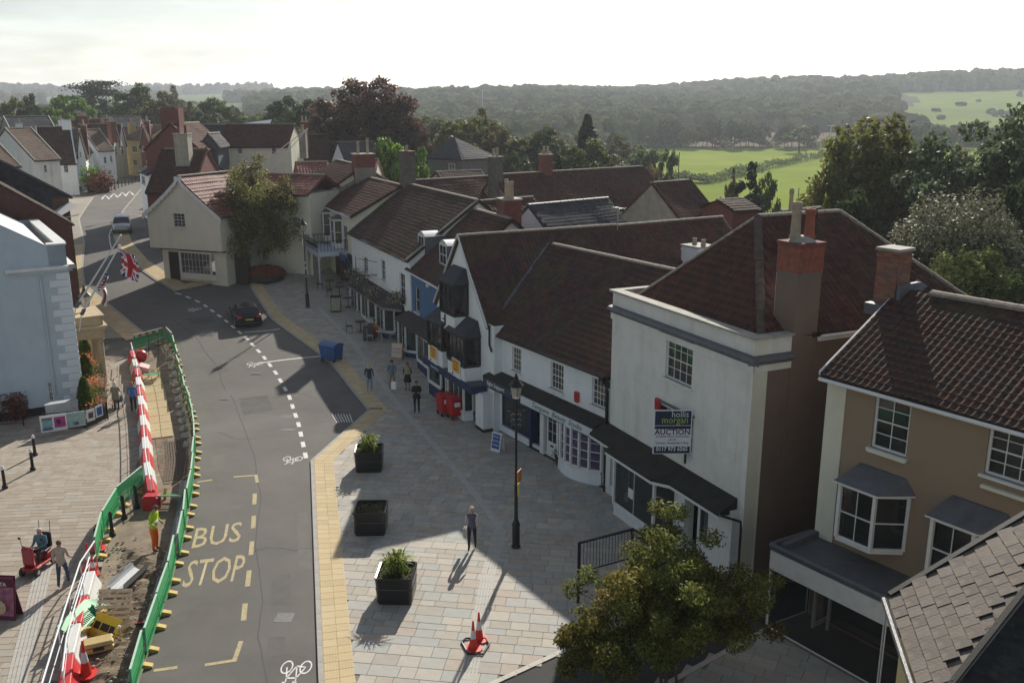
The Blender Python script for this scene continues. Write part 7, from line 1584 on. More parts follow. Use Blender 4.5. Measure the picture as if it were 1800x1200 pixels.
    bm.to_mesh(nm2); bm.free()
    r_ = empty('person', loc, face, label, 'person'); bo = bpy.data.objects.new('body', nm2); COL.objects.link(bo); bo.parent = r_
    HC = Vector(V[hb]).lerp(Vector(V[ht]), .62)
    if not bald:
        hm = MB().ball(tuple(HC+Vector((0,-.018,.012))*s), (.088*s,.1*s,.092*s), cloth(hair), 12, 8)
        if hairlen: hm.ball(tuple(HC+Vector((0,-.055,-.09))*s), (.095*s,.06*s,(.1+hairlen)*s), cloth(hair), 10, 7)
        # clear the face
        hm.v = [(a, min(b, HC.y+.045*s) if c < HC.z+.045*s else b, c) for a, b, c in hm.v]; hm.build('hair', None, bo, smooth=True)
    if hat: MB().lathe([(.14,0),(.145,.01),(.095,.02),(.09,.08),(.05,.1)], 14, cloth(hat), c=(HC.x,HC.y,HC.z+.02*s)).build('hat', None, bo, smooth=True)
    if coat:
        MB().lathe([(.23,hz-coat),(.215,hz-coat*.5),(.185,hz),(.17,hz+.16),(.2,hz+.36),(.2,hz+.44),(.1,hz+.51)], 16, cloth(coatc or top), Matrix.Diagonal((s,s*.72,s,1))).build('coat', None, bo, smooth=True)
    if skirt: MB().lathe([(.24,.55),(.2,.78),(.15,1.02)], 16, cloth(skirt), Matrix.Diagonal((s,s*.8,s,1))).build('skirt', None, bo, smooth=True)
    if bag:
        w_ = hands[1][1]; MB().box(-.05,-.16,-.42,.05,.16,-.06,cloth(bag)).tube([(0,-.1,-.06),(0,-.04,.02),(0,.04,.02),(0,.1,-.06)], .008, 5, cloth(bag)).build('bag', None, bo, loc=w_+Vector((.02,0,0)), bevel=.02)
    return r_
def ppl(px, py, deg, label, **k): return person(gp(px, py, H+.005), R(deg), label, **k)
ppl(830, 964, 175, 'elderly woman in a dark waistcoat and cream sleeves walking towards us with bags', top=(.5,.45,.38), vest=(.09,.09,.13), legs=(.02,.02,.025), hair=(.6,.53,.4), stride=.16, arms=(.1,-.08), bag=(.35,.36,.33), h=1.66, hairlen=.02)
ppl(733, 725, 185, 'man in black standing with his hands together on the shaded pavement', top=(.02,.02,.025), legs=(.018,.018,.02), elbow=(.26,.26), h=1.76, coat=.12)
ppl(717, 686, 170, 'woman in black dress and beige waistcoat beside the man in black', top=(.03,.03,.035), vest=(.35,.28,.18), legs=(.3,.2,.15), skirt=(.02,.02,.022), hair=(.15,.08,.05), hairlen=.08, h=1.63)
ppl(690, 686, 165, 'person in pale top and beige trousers carrying a white rucksack', top=(.13,.17,.22), legs=(.3,.24,.18), shoes=(.6,.6,.6), h=1.78, stride=.17, arms=(.12,-.1), hair=(.04,.03,.025))
ppl(650, 689, 5, 'blonde woman in navy jacket and light blue jeans seen from behind', top=(.03,.045,.07), legs=(.22,.30,.38), shoes=(.5,.3,.3), hair=(.5,.4,.2), hairlen=.16, h=1.65, stride=.12, arms=(.05,-.05))
rb_ = empty('rucksack', gp(690, 686, H+1.12), R(165), 'white rucksack on the back of the person in beige trousers', 'rucksack'); MB().box(-.15,-.3,0,.15,-.13,.42,FW).build('sack', None, rb_, bevel=.04)
ppl(236, 724, 8, 'person in a bright blue top seen from behind next to the red and white barrier', top=(.05,.16,.42), legs=(.02,.025,.045), hair=(.35,.2,.1), h=1.66, hairlen=.03)
ppl(206, 722, 12, 'person with white hair in a tan coat pushing a wheeled walker', top=(.32,.26,.17), coat=.25, coatc=(.32,.26,.17), legs=(.03,.03,.05), hair=(.7,.66,.58), hairlen=.1, h=1.6, elbow=(.2,.2), arms=(.25,.25))
wk = empty('wheeled_walker', gp(207, 716, H), R(12), 'blue grey wheeled walker pushed by the person in the tan coat', 'walker')
MB().tube([(-.25,0,.05),(-.25,.1,.9)], .015, 6, ALU).tube([(.25,0,.05),(.25,.1,.9)], .015, 6, ALU).tube([(-.25,.5,.05),(-.25,.15,.6)], .015, 6, ALU).tube([(.25,.5,.05),(.25,.15,.6)], .015, 6, ALU).build('frame', None, wk)
MB().box(-.24,.1,.25,.24,.42,.62,cloth((.13,.15,.24))).build('basket', None, wk, bevel=.02)
for x, y in ((-.25,0),(.25,0),(-.25,.5),(.25,.5)): MB().tube([(x-.02,y,.08),(x+.02,y,.08)], .08, 10, IRONB).build('wheel', None, wk)
ppl(113, 1030, 8, 'woman in a cream jumper and blue jeans walking away between scooter and barrier', top=(.42,.36,.29), legs=(.05,.08,.14), shoes=(.5,.5,.5), hair=(.16,.08,.05), stride=.2, arms=(-.1,.14), h=1.68, wide=1.08)
pw_ = ppl(274, 968, -100, 'workman in a yellow hi-vis jacket and orange trousers standing in the dug strip', top=(.45,.62,.03), legs=(.8,.16,.03), shoes=(.1,.03,.02), hair=(.12,.1,.09), h=1.8, elbow=(.15,.2), headdown=.09, lean=.12, wide=1.12)
MB().lathe([(.205,.0),(.205,.045)], 16, mat('reflective', (.7,.72,.72), .3, .05), Matrix.Diagonal((1,.8,1,1)), c=(0,.02,1.17)).build('reflective_band', None, pw_)
# mobility scooter with rider
sc = empty('mobility_scooter', gp(70, 998, H), R(180-4), 'dark red mobility scooter coming towards us on the left pavement', 'scooter'); SCR = mat('scooter_red', (.30,.012,.02), .3, .05, spec=.6); BLK = mat('black_plastic', (.02,.02,.022), .5, .1)
MB().prism([(-.28,-.55,.16),(-.30,-.2,.16),(-.26,.25,.18),(-.28,.55,.2),(-.18,.72,.22),(.18,.72,.22),(.28,.55,.2),(.26,.25,.18),(.30,-.2,.16),(.28,-.55,.16)], (0,0,.12), SCR).build('deck', None, sc, bevel=.03)
MB().prism([(-.2,.5,.3),(-.22,.62,.45),(-.14,.5,.95),(-.1,.42,1.02),(-.1,.36,.98),(-.14,.40,.5)], (.4,0,0), SCR).build('front_cowl', None, sc, bevel=.03, loc=(0,0,0))
MB().prism([(-.24,-.6,.28),(-.24,-.15,.28),(-.24,-.2,.52),(-.24,-.55,.52)], (.48,0,0), SCR).build('motor_cover', None, sc, bevel=.03)
MB().box(-.23,-.5,.55,.23,-.08,.64,BLK).box(-.23,-.58,.6,.23,-.48,1.15,BLK).build('seat', None, sc, bevel=.03)
MB().tube([(-.3,.36,1.02),(-.1,.4,.98),(.1,.4,.98),(.3,.36,1.02)], .02, 6, BLK).ball((0,.46,.92), (.09,.06,.08), SCR).build('handlebar', None, sc)
for x, y, rr_ in ((-.3,-.42,.17),(.3,-.42,.17),(-.27,.56,.15),(.27,.56,.15)): wv = MB().tube([(x-.05,y,rr_),(x+.05,y,rr_)], rr_, 14, BLK).build('wheel', None, sc); MB().tube([(x-.055,y,rr_),(x+.055,y,rr_)], rr_*.5, 10, ALU).build('rim', None, wv)
MB().tube([(-.38,.3,1.25),(-.3,.36,1.02)], .01, 5, BLK).ball((-.4,.3,1.28), (.06,.02,.045), BLK).tube([(.38,.3,1.25),(.3,.36,1.02)], .01, 5, BLK).ball((.4,.3,1.28), (.06,.02,.045), BLK).build('mirrors', None, sc)
MB().tube([(-.2,-.55,1.1),(-.2,-.6,1.55)], .012, 5, BLK).tube([(.2,-.55,1.1),(.2,-.6,1.55)], .012, 5, BLK).build('walking_sticks', None, sc)
q_ = gp(70, 998, H); qd = Vector((-math.sin(R(176)), math.cos(R(176)), 0))
person(q_+qd*-.26+Vector((0,0,.1)), R(176), 'elderly rider in a teal coat seated on the red mobility scooter', top=(.10,.20,.25), legs=(.06,.05,.06), sit=True, hair=(.55,.45,.4), h=1.66, elbow=(.28,.28), arms=(.22,.22), wide=1.12)
# ================================================================ vehicles
def car(loc, rz, label, paint, kind='hatch', name='parked_car', L_=4.3, Wd=1.8, Ht=1.43):
    root = empty(name, loc, rz, label, 'car'); P = mat('paint_'+label.split()[0], paint, .22, .04, 2, 0, metal=.35, spec=.7); GL = mat('car_glass', (.015,.017,.02), .05, 0, bump=0, spec=.9); BP = mat('black_plastic', (.02,.02,.022))
    # stations from rear (y=0) to front: y, half width, z bottom, z belt
    if kind == 'hatch': ST = [(0,.72,.36,.80),(.06,.84,.24,.92),(.5,.89,.2,.95),(1.2,.90,.19,.93),(2.6,.90,.19,.90),(3.3,.89,.2,.86),(3.9,.85,.22,.74),(4.22,.72,.26,.62),(4.3,.6,.32,.5)]; GH = [(.25,.66,1.0),(.55,.64,1.36),(1.0,.63,1.43),(2.0,.62,1.43),(2.45,.62,1.34),(3.25,.70,.92)]
    else: ST = [(0,.74,.36,.9),(.06,.86,.26,1.0),(.6,.9,.22,1.04),(2.6,.9,.22,1.0),(3.4,.9,.22,.98),(3.95,.86,.24,.86),(4.25,.74,.28,.7),(4.33,.6,.34,.55)]; GH = [(.12,.72,1.1),(.3,.7,1.62),(1.0,.69,1.66),(2.3,.68,1.64),(2.75,.68,1.5),(3.5,.74,1.0)]
    mb = MB(); n = len(ST)
    def ring_(y, w_, z0, z1): return [(-w_*.9,y,z0),(-w_,y,z0+.12),(-w_*1.0,y,(z0+z1)/2),(-w_*.97,y,z1-.06),(-w_*.86,y,z1),(0,y,z1+.03),(w_*.86,y,z1),(w_*.97,y,z1-.06),(w_,y,(z0+z1)/2),(w_,y,z0+.12),(w_*.9,y,z0)]
    k = 11; vs = [p for s_ in ST for p in ring_(*s_)]
    mb.add(vs, [(i*k+j, (i+1)*k+j, (i+1)*k+(j+1)%k, i*k+(j+1)%k) for i in range(n-1) for j in range(k)]+[tuple(range(k)), tuple(range((n-1)*k+k-1, (n-1)*k-1, -1))], P)
    body = mb.build('body', None, root, smooth=True)
    es = body.modifiers.new('e', 'BEVEL'); es.width = .015; es.segments = 2; es.angle_limit = R(25)
    def belt(y): return float(np.interp(y, [s_[0] for s_ in ST], [s_[3] for s_ in ST])), float(np.interp(y, [s_[0] for s_ in ST], [s_[1] for s_ in ST]))
    mid = [g for g in GH[1:-1]]; rv = []
    for y, w_, z in mid: rv += [(-w_,y,z-.04),(-w_*.85,y,z),(0,y,z+.02),(w_*.85,y,z),(w_,y,z-.04)]
    rf = MB().add(rv, [(i*5+j, i*5+j+1, (i+1)*5+j+1, (i+1)*5+j) for i in range(len(mid)-1) for j in range(4)], P)
    r0, r1 = mid[0], mid[-1]; rf.build('roof', None, root, smooth=True)
    b0, w0 = belt(GH[0][0]); b1, w1 = belt(GH[-1][0])
    y0, wg0, z0 = GH[0]; y1, wg1, z1 = GH[-1]
    MB().add([(-w0*.86,y0,b0),(w0*.86,y0,b0),(r0[1]*.95,r0[0],r0[2]-.02),(-r0[1]*.95,r0[0],r0[2]-.02)], [(0,1,2,3)], GL).build('rear_window', None, root)
    MB().add([(-w1*.84,y1,b1+.02),(w1*.84,y1,b1+.02),(r1[1]*.97,r1[0],r1[2]-.02),(-r1[1]*.97,r1[0],r1[2]-.02)], [(3,2,1,0)], GL).build('windscreen', None, root)
    for sx in (-1, 1):
        t = [(sx*g[1]*1.0, g[0], g[2]-.05) for g in mid]; lo = [(sx*belt(y)[1]*.90, y, belt(y)[0]-.02) for y in (y0+.02, GH[1][0]+.1, 1.2, 2.1, y1-.02)]
        tp = [t[0], t[0], t[1] if len(t) > 2 else t[0], t[-2], t[-1]]
        g_ = MB()
        for i in range(4): g_.add([lo[i], lo[i+1], tp[i+1], tp[i]], [(0,1,2,3)] if sx < 0 else [(3,2,1,0)], GL)
        g_.build('side_window', None, root)
        for yy in (1.15, 2.15): MB().add([(sx*(belt(yy)[1]*.905+.004),yy-.03,belt(yy)[0]-.03),(sx*(belt(yy)[1]*.905+.004),yy+.05,belt(yy)[0]-.03),(sx*(mid[1][1]+.012),yy+.05,mid[1][2]-.07),(sx*(mid[1][1]+.012),yy-.03,mid[1][2]-.07)], [(0,1,2,3)], BP).build('pillar', None, root)
        MB().ball((sx*(Wd/2+.08),2.75,.98), (.09,.06,.07), P, 8, 6).build('wing_mirror', None, root, smooth=True)
        MB().box(sx*Wd/2-.01,.9,.7,sx*Wd/2+.01,1.1,.72,ALU).box(sx*Wd/2-.01,1.95,.7,sx*Wd/2+.01,2.15,.72,ALU).build('door_handles', None, root)
        for yy in (.75, 3.42):
            wv = MB().tube([(sx*(Wd/2-.22),yy,.32),(sx*(Wd/2+.005),yy,.32)], .32, 20, BP).build('wheel', None, root)
            rim = MB()
            for q in range(7): a = q*6.283/7; rim.prism([(sx*(Wd/2+.008),yy+math.cos(a-.15)*.05,.32+math.sin(a-.15)*.05),(sx*(Wd/2+.008),yy+math.cos(a-.1)*.22,.32+math.sin(a-.1)*.22),(sx*(Wd/2+.008),yy+math.cos(a+.1)*.22,.32+math.sin(a+.1)*.22)], (sx*.01,0,0), ALU)
            rim.tube([(sx*(Wd/2+.004),yy,.32),(sx*(Wd/2+.01),yy,.32)], .07, 10, ALU).build('rim', None, wv)
        MB().box(min(sx*.5,sx*.8),-.012,.72 if kind == 'hatch' else .7,max(sx*.5,sx*.8),.1,.9,mat('tail_light', (.45,.02,.02), .2, .05, spec=.8)).build('tail_light', None, root, bevel=.02)
        MB().ball((sx*.66,4.08,.64 if kind == 'hatch' else .72), (.15,.16,.09), mat('headlight', (.7,.72,.75), .1, .05, spec=.9), 10, 6).build('headlight', None, root, smooth=True)
    MB().box(-.26,-.03,.56,.26,-.0,.67,mat('plate_yellow', (.55,.45,.1), .5, .05)).build('number_plate', None, root); MB().box(-.26,4.3,.34,.26,4.33,.44,FW).build('number_plate', None, root)
    MB().box(-.8,-.03,.26,.8,.05,.44,BP).box(-.7,4.2,.28,.7,4.3,.42,BP).build('bumper', None, root, bevel=.02)
    return root
cb = gp(437, 577); car(cb+Vector((.1,0,.01)), R(23), 'black hatchback with red tail lights parked in the road by the birch', (.012,.012,.015))
cs = gp(216, 402); s_ = car(cs, R(202), 'silver people carrier driving towards us up the street', (.42,.43,.44), 'mpv')
# ================================================================ bins
def bin4(loc, rz, label, col, s=1.0, wd=1.25, dp=.95, ht=1.05, group=None, lidm=None, dome=True):
    r_ = empty('wheeled_bin', loc, rz, label, 'bin', group); m = mat('bin_'+label.split()[0], col, .45, .08, 3, .05, 20, dirt=tuple(c*.5 for c in col), dirtamt=.4); a, b = wd/2, dp/2
    mb = MB(); mb.add([(-a*.88,-b*.85,.18),(a*.88,-b*.85,.18),(a*.88,b*.85,.18),(-a*.88,b*.85,.18),(-a,-b,ht),(a,-b,ht),(a,b,ht),(-a,b,ht)], [(3,2,1,0),(4,5,6,7),(0,1,5,4),(1,2,6,5),(2,3,7,6),(3,0,4,7)], m); mb.build('body', None, r_, bevel=.03)
    lm = lidm or m; n = 8; pr = [(-a-.03, -b-.05+(dp+.1)*i/n, ht+.02+.16*math.sin(math.pi*i/n)*(1 if dome else .3)) for i in range(n+1)]; MB().prism(pr+[(-a-.03,b+.05,ht),(-a-.03,-b-.05,ht)], (wd+.06,0,0), lm).build('lid', None, r_, bevel=.01)
    for x in (-a*.8, a*.8):
        for y in (-b*.7, b*.7): MB().tube([(x-.025,y,.09),(x+.025,y,.09)], .09, 10, BLK).box(x-.03,y-.03,.1,x+.03,y+.03,.2,BLK).build('castor', None, r_)
    for x in (-a*.5, a*.1, a*.5): MB().box(x-.02,-b-.0,.3,x+.02,-b*.9,ht-.08,m).build('rib', None, r_)
    MB().tube([(-a*.6,-b-.04,ht-.05),(a*.6,-b-.04,ht-.05)], .015, 6, BLK).build('handle', None, r_)
    return r_
bin4(gp(583, 634, 0), R(-30), 'blue four wheeled waste bin with a shiny lid at the road edge', (.03,.10,.30))
for i, (px, py, sc_) in enumerate(((782,728,1),(800,734,1))):
    b_ = bin4(gp(px, py, H), R(28), ('left' if i == 0 else 'right')+' of two red waste bins outside the gabled house', (.48,.02,.02), wd=.72, dp=.8, ht=1.1, group='red bins outside the gabled house', dome=False)
    MB().box(-.2,-.408,.72,.12,-.4,.95,SWHITE).build('sticker', None, b_)
# ================================================================ lamp posts, bollards, planters
def lamp_post(loc, rz, label, h=6.7, arms=1, group=None, band=False):
    r_ = empty('street_lamp', loc, rz, label, 'street lamp', group)
    MB().lathe([(.17,0),(.17,.06),(.14,.1),(.14,.85),(.16,.9),(.1,1.05),(.07,1.15),(.06,2.4),(.075,2.45),(.05,2.5),(.042,h-1.3),(.06,h-1.25),(.04,h-1.2),(.04,h-.95)], 14, IRONB).build('post', None, r_, smooth=False)
    MB().box(-.2,-.2,-.02,.2,.2,.012,STONE).build('base_plate', None, r_)
    lantern_head(r_, (0,0,h-.95), 1.05)
    MB().tube([(-.28,0,h-1.42),(.28,0,h-1.42)], .018, 6, IRONB).ball((-.29,0,h-1.42), .035, IRONB).ball((.29,0,h-1.42), .035, IRONB).build('ladder_rest', None, r_)
    m_ = MB()
    for z in (h-1.55, h-1.75, h-1.95):
        for s_ in (-1, 1): m_.tube([(0,0,z),(s_*.14,0,z+.06),(s_*.19,0,z),(s_*.14,0,z-.06)], .011, 5, mat('worn_metal', (.3,.3,.3), .3, .3, 9, metal=.8))
    m_.build('scrollwork', None, r_)
    if band: MB().lathe([(.062,2.9),(.062,3.0)], 12, SWHITE).lathe([(.062,3.3),(.062,3.4)], 12, SWHITE).lathe([(.062,2.3),(.062,2.36)], 12, SWHITE).build('white_band', None, r_)
    return r_
l1 = lamp_post(gp(907, 961, H), R(10), 'tall black heritage street lamp standing in front of the beauty studio')
MB().box(-.06,-.09,2.55,.34,-.06,3.0,mat('sign_orange', (.62,.22,.02), .6, .05)).build('orange_notice', None, l1, rz=R(60)); MB().box(-.05,-.09,2.05,.25,-.06,2.5,mat('sign_yellowgreen', (.55,.5,.05), .6, .1, 9)).build('yellow_notice', None, l1, rz=R(70))
lamp_post(gp(541, 540, H), R(20), 'black street lamp with white bands standing near the balcony house', 6.6, band=True)
lamp_post(gp(268, 372, 0), 0, 'street lamp at the narrow part of the far street', 6.5)
def bollard(loc, label, white=True, group='black bollards'):
    r_ = empty('bollard', loc, 0, label, 'bollard', group)
    MB().lathe([(.12,0),(.12,.12),(.085,.16),(.07,.2),(.06,.78),(.075,.8),(.06,.84),(.07,.9),(.055,.98),(.02,1.02)], 12, IRONB).build('post', None, r_)
    if white: MB().lathe([(.072,.86),(.074,.9),(.06,.975),(.022,1.025)], 12, SWHITE).build('cap', None, r_)
for px, py, lb in ((58,826,'black bollard at the tip of the hall shadow on the left pavement'),(9,858,'black bollard cut by the left edge of the picture'),(62,800,'black bollard in the shade behind the sunlit one')): bollard(gp(px, py, H), lb)
for px, py, lb in ((241,893,'black bollard inside the green barriers, farthest of three'),(219,912,'black bollard inside the green barriers, middle of three'),(198,942,'black bollard inside the green barriers, nearest of three'),(172,972,'dark bollard among the red cones')): bollard(gp(px, py, H), lb, False)
def planter(loc, rz, label, plants=True, group='square black planters', s=1.0):
    r_ = empty('planter', loc, rz, label, 'planter', group); m = mat('planter_black', (.014,.014,.013), .28, .1, 3, .05, spec=.6)
    def rr(a, z, c=.1): return [(-a+c,-a,z),(a-c,-a,z),(a-c*.3,-a+c*.3,z),(a,-a+c,z),(a,a-c,z),(a-c*.3,a-c*.3,z),(a-c,a,z),(-a+c,a,z),(-a+c*.3,a-c*.3,z),(-a,a-c,z),(-a,-a+c,z),(-a+c*.3,-a+c*.3,z)]
    prof = [(.56,0),(.56,.06),(.585,.08),(.6,.52),(.615,.54),(.6,.57),(.62,.9),(.64,.93),(.62,.96),(.57,.94),(.56,.80)]
    vs = []; [vs.extend(rr(a*s, z*s)) for a, z in prof]; n = len(prof)
    MB().add(vs, [(i*12+j, i*12+(j+1)%12, (i+1)*12+(j+1)%12, (i+1)*12+j) for i in range(n-1) for j in range(12)]+[tuple(range(11,-1,-1))], m).build('tub', None, r_, smooth=False)
    tag(MB().box(-.57*s,-.57*s,.6*s,.57*s,.57*s,.84*s,mat('potting_soil', (.05,.04,.025), .98, .3, 8, .6, 20)).build('soil', None, r_), kind=None)
    if plants:
        rg = random.Random(int(loc.x*100)); mb = MB(); gm = leaf_mat('strap_leaves', (.22,.30,.04), (.3,.3,.06), tr=.35)
        for k in range(170 if plants is True else 60):
            a = rg.uniform(0, 6.28); tl = rg.uniform(.3, 1.0); bx, by = rg.uniform(-.18,.18), rg.uniform(-.18,.18); ln = rg.uniform(.6,1.15); d = Vector((math.cos(a), math.sin(a), 0)); p0 = Vector((bx,by,.8)); sd2 = Vector((-d.y, d.x, 0))*.024
            pts = [p0, p0+d*ln*tl*.35+Vector((0,0,ln*.65)), p0+d*ln*tl*.85+Vector((0,0,ln*(.95-.5*tl)))]; mb.add([pts[0]-sd2, pts[0]+sd2, pts[1]+sd2, pts[1]-sd2, pts[2]], [(0,1,2,3),(3,2,4)], gm)
        mb.build('foliage', None, r_)
        P = RNG.normal(size=(700,3))*np.array([.3,.3,.06])+np.array([0,0,.86]); P[:,:2] = np.clip(P[:,:2], -.52, .52); o = bpy.data.objects.new('low_foliage', leaf_mesh('low_foliage', P, RNG.uniform(.04,.08,700), L_MID, None, 3)); COL.objects.link(o); o.parent = r_
    else:
        P = RNG.uniform(-1,1,size=(600,3))*np.array([.5,.5,.04])+np.array([0,0,.86]); o = bpy.data.objects.new('seedlings', leaf_mesh('seedlings', P, RNG.uniform(.03,.07,600), L_OLIVE, None, 3)); COL.objects.link(o); o.parent = r_
planter(gp(650, 822, H), R(4), 'square black planter with spiky grass farthest from us'); planter(gp(653, 930, H), R(2), 'middle square black planter with bare soil and no tall plants', False); planter(gp(698, 1047, H), R(-2), 'nearest square black planter with a big tuft of strap leaves')
# cones
CONR = mat('cone_red', (.62,.03,.02), .5, .05); CONW = mat('cone_sleeve', (.6,.6,.62), .4, .05)
def cone(loc, label, rz=0, h=.95, group='traffic cones', square=True, tilt=None):
    r_ = empty('traffic_cone', loc, rz, label, 'traffic cone', group); b = .24*h/.75*.8
    MB().prism([(-b,-b*.6,0),(-b*.6,-b,0),(b*.6,-b,0),(b,-b*.6,0),(b,b*.6,0),(b*.6,b,0),(-b*.6,b,0),(-b,b*.6,0)], (0,0,.05), CONR).build('base', None, r_)
    MB().lathe([(.15*h,.05),(.145*h,.08),(.095*h,.40*h),(.093*h,.40*h)], 14, CONR).lathe([(.055*h,.68*h),(.028*h,.98*h),(.022*h,h)], 14, CONR).build('cone', None, r_)
    MB().lathe([(.097*h,.40*h),(.057*h,.68*h)], 14, CONW).build('reflective_sleeve', None, r_); return r_
cone(gp(832, 1140, H), 'front one of two cones nested in a black frame on the right pavement', .3); cone(gp(842, 1124, H), 'rear one of two cones nested in a black frame on the right pavement', .1)
fr2 = empty('cone_frame', gp(835, 1138, H), 0, 'low black hoop frame lying round the pair of cones', 'frame')
MB().tube([(-.42,.25,.04),(-.2,-.35,.04),(.25,-.38,.04),(.42,.12,.04),(.3,.45,.04),(-.3,.45,.04),(-.42,.25,.04)], .03, 6, BLK).build('hoop', None, fr2)
cone(gp(152, 1186, .15), 'big traffic cone in the bottom left of the works', .2, 1.1); cone(gp(157, 1000, .1), 'slim traffic cone left of the green barrier corner', 0, 1.0); cone(gp(165, 1010, .1), 'small traffic cone half hidden behind the white rail', .4, .75); cone(gp(173, 965, .1), 'traffic cone leaning on the end of the green barrier', .2, 1.0)
# ================================================================ road works
SOIL = mat('dug_soil', (.15,.115,.08), .98, .35, 3, .9, 9, tint=(.24,.19,.13), tintamt=.7, tscale=1.2, dirt=(.07,.055,.04), dirtamt=.7, dscale=2)
def rubble_sheet(name, P, z0, amp, m, label, step=.18, seed=1):
    xs = [p[0] for p in P]; ys = [p[1] for p in P]; V = []; F = []; ix = {}; rg = random.Random(seed); from mathutils import noise as nz_
    x = min(xs); nx_ = int((max(xs)-min(xs))/step)+1; ny_ = int((max(ys)-min(ys))/step)+1
    for j in range(ny_+1):
        for i in range(nx_+1):
            X, Y = min(xs)+i*step, min(ys)+j*step
            if inpoly(X, Y, P):
                d = min(1, segd((X, Y), P)/.5); n_ = nz_.fractal(Vector((X*1.3, Y*1.3, seed)), 1.0, 2.0, 5)*.6+.35; n2 = nz_.noise(Vector((X*7, Y*7, 3)))*.035
                ix[(i, j)] = len(V); V.append((X, Y, sz(Y)+z0+d*max(0, n_)*amp+n2*d))
    for (i, j) in ix:
        if all(k in ix for k in ((i+1, j), (i+1, j+1), (i, j+1))): F.append((ix[(i,j)], ix[(i+1,j)], ix[(i+1,j+1)], ix[(i,j+1)]))
    me = bpy.data.meshes.new(name); me.from_pydata(V, [], F); me.materials.append(m); me.update(); o = bpy.data.objects.new(name, me); COL.objects.link(o); o['label'] = label; return tag(o, kind='stuff')
WK = xy((240,628),(295,604),(312,640),(322,690),(338,735),(344,800),(339,870),(328,935),(312,990),(298,1045),(277,1100),(262,1150),(246,1200),(225,1270),(95,1270),(120,1180),(150,1090),(180,1000),(200,925),(252,862),(262,800),(248,690))
works = drape('works_ground', WK, H+.012, mat('works_sand', (.27,.22,.155), .95, .2, 2, .4, 14, tint=(.19,.155,.115), tintamt=.8, tscale=.9, dirt=(.11,.09,.065), dirtamt=.6, dscale=1.6), kind='structure'); works['label'] = 'dug up sandy strip between the barriers'
rubble_sheet('soil', xy((215,960),(295,985),(305,1010),(285,1070),(262,1120),(245,1180),(225,1270),(130,1270),(165,1150),(190,1060)), H+.02, .34, SOIL, 'heaped brown soil in the lower part of the works')
rubble_sheet('soil', xy((212,985),(245,960),(262,985),(240,1015),(215,1010)), H+.05, .6, SOIL, 'small mound of dark soil beside the white plastic', .12, 5)
LP = [tuple(gp(*p, H)[:2]) for p in ((278,655),(288,690),(296,730),(301,768))]
mb_ = MB(); BUFS = mat('buff_flag', (.42,.34,.19), .85, .1, 3, .2, 24)
la, lb_ = offs_line(LP, -.1), offs_line(LP, 1.0)
for i in range(3):
    for j in range(3):
        for c_ in range(2):
            q = lambda s, t: (lambda p: (p.x, p.y, sz(p.y)+H+.06))(Vector(la[i]).lerp(Vector(la[i+1]), s).lerp(Vector(lb_[i]).lerp(Vector(lb_[i+1]), s), t))
            s0, s1, t0, t1 = (j+.02)/3, (j+.98)/3, c_*.5+.01, c_*.5+.49; P4 = [q(s0,t0), q(s1,t0), q(s1,t1), q(s0,t1)]; c0 = Vector(P4[0])
            MB().add([Vector(p)-c0 for p in P4]+[Vector(p)-c0-Vector((0,0,.06)) for p in P4], [(3,2,1,0),(0,1,5,4),(1,2,6,5),(2,3,7,6),(3,0,4,7)], BUFS).build('paving_slab', None, works, loc=c0)
strip('gravel_bed', [tuple(gp(*p, H)[:2]) for p in ((262,650),(275,700),(282,760),(290,820),(300,850))], .55, H+.03, SOIL, works)
tag(strip('mesh_mat', [tuple(gp(*p, H)[:2]) for p in ((308,775),(312,810),(308,845))], 1.0, H+.05, mat('dark_mesh', (.12,.09,.07), .95, .3, 30, .4, 40), works, 9), kind='stuff')
tag(strip('corrugated_pipe', [tuple(gp(*p, H)[:2]) for p in ((322,850),(318,900),(305,960),(288,1010),(272,1065),(255,1120),(240,1175),(228,1230))], .3, H+.12, mat('grey_plastic', (.25,.26,.26), .6, .2, 6), works, 0), kind='stuff')
SET_ = mat('granite_sett', (.42,.41,.39), .8, .2, 5, .3, 20)
for k, (px, py) in enumerate(((300,630),(303,648),(306,662),(309,678),(312,690),(313,704),(316,716),(318,730),(321,742),(323,756),(326,768),(328,784))):
    s_ = empty('stone_sett', gp(px, py, H+.02), random.uniform(0,3), 'pale granite block in the row inside the green barrier', 'stone block', 'granite blocks along the green barrier')
    MB().add([(-.2,-.15,0),(.2,-.15,0),(.22,.14,0),(-.18,.16,0),(-.17,-.12,.22),(.16,-.14,.2),(.18,.12,.24),(-.15,.13,.2)], [(3,2,1,0),(4,5,6,7),(0,1,5,4),(1,2,6,5),(2,3,7,6),(3,0,4,7)], SET_).build('block', None, s_, bevel=.03)
GRN = mat('barrier_green', (.035,.33,.12), .45, .08, 4, .03, dirt=(.15,.35,.2), dirtamt=.25); YFT = mat('foot_yellow', (.5,.36,.1), .7, .15)
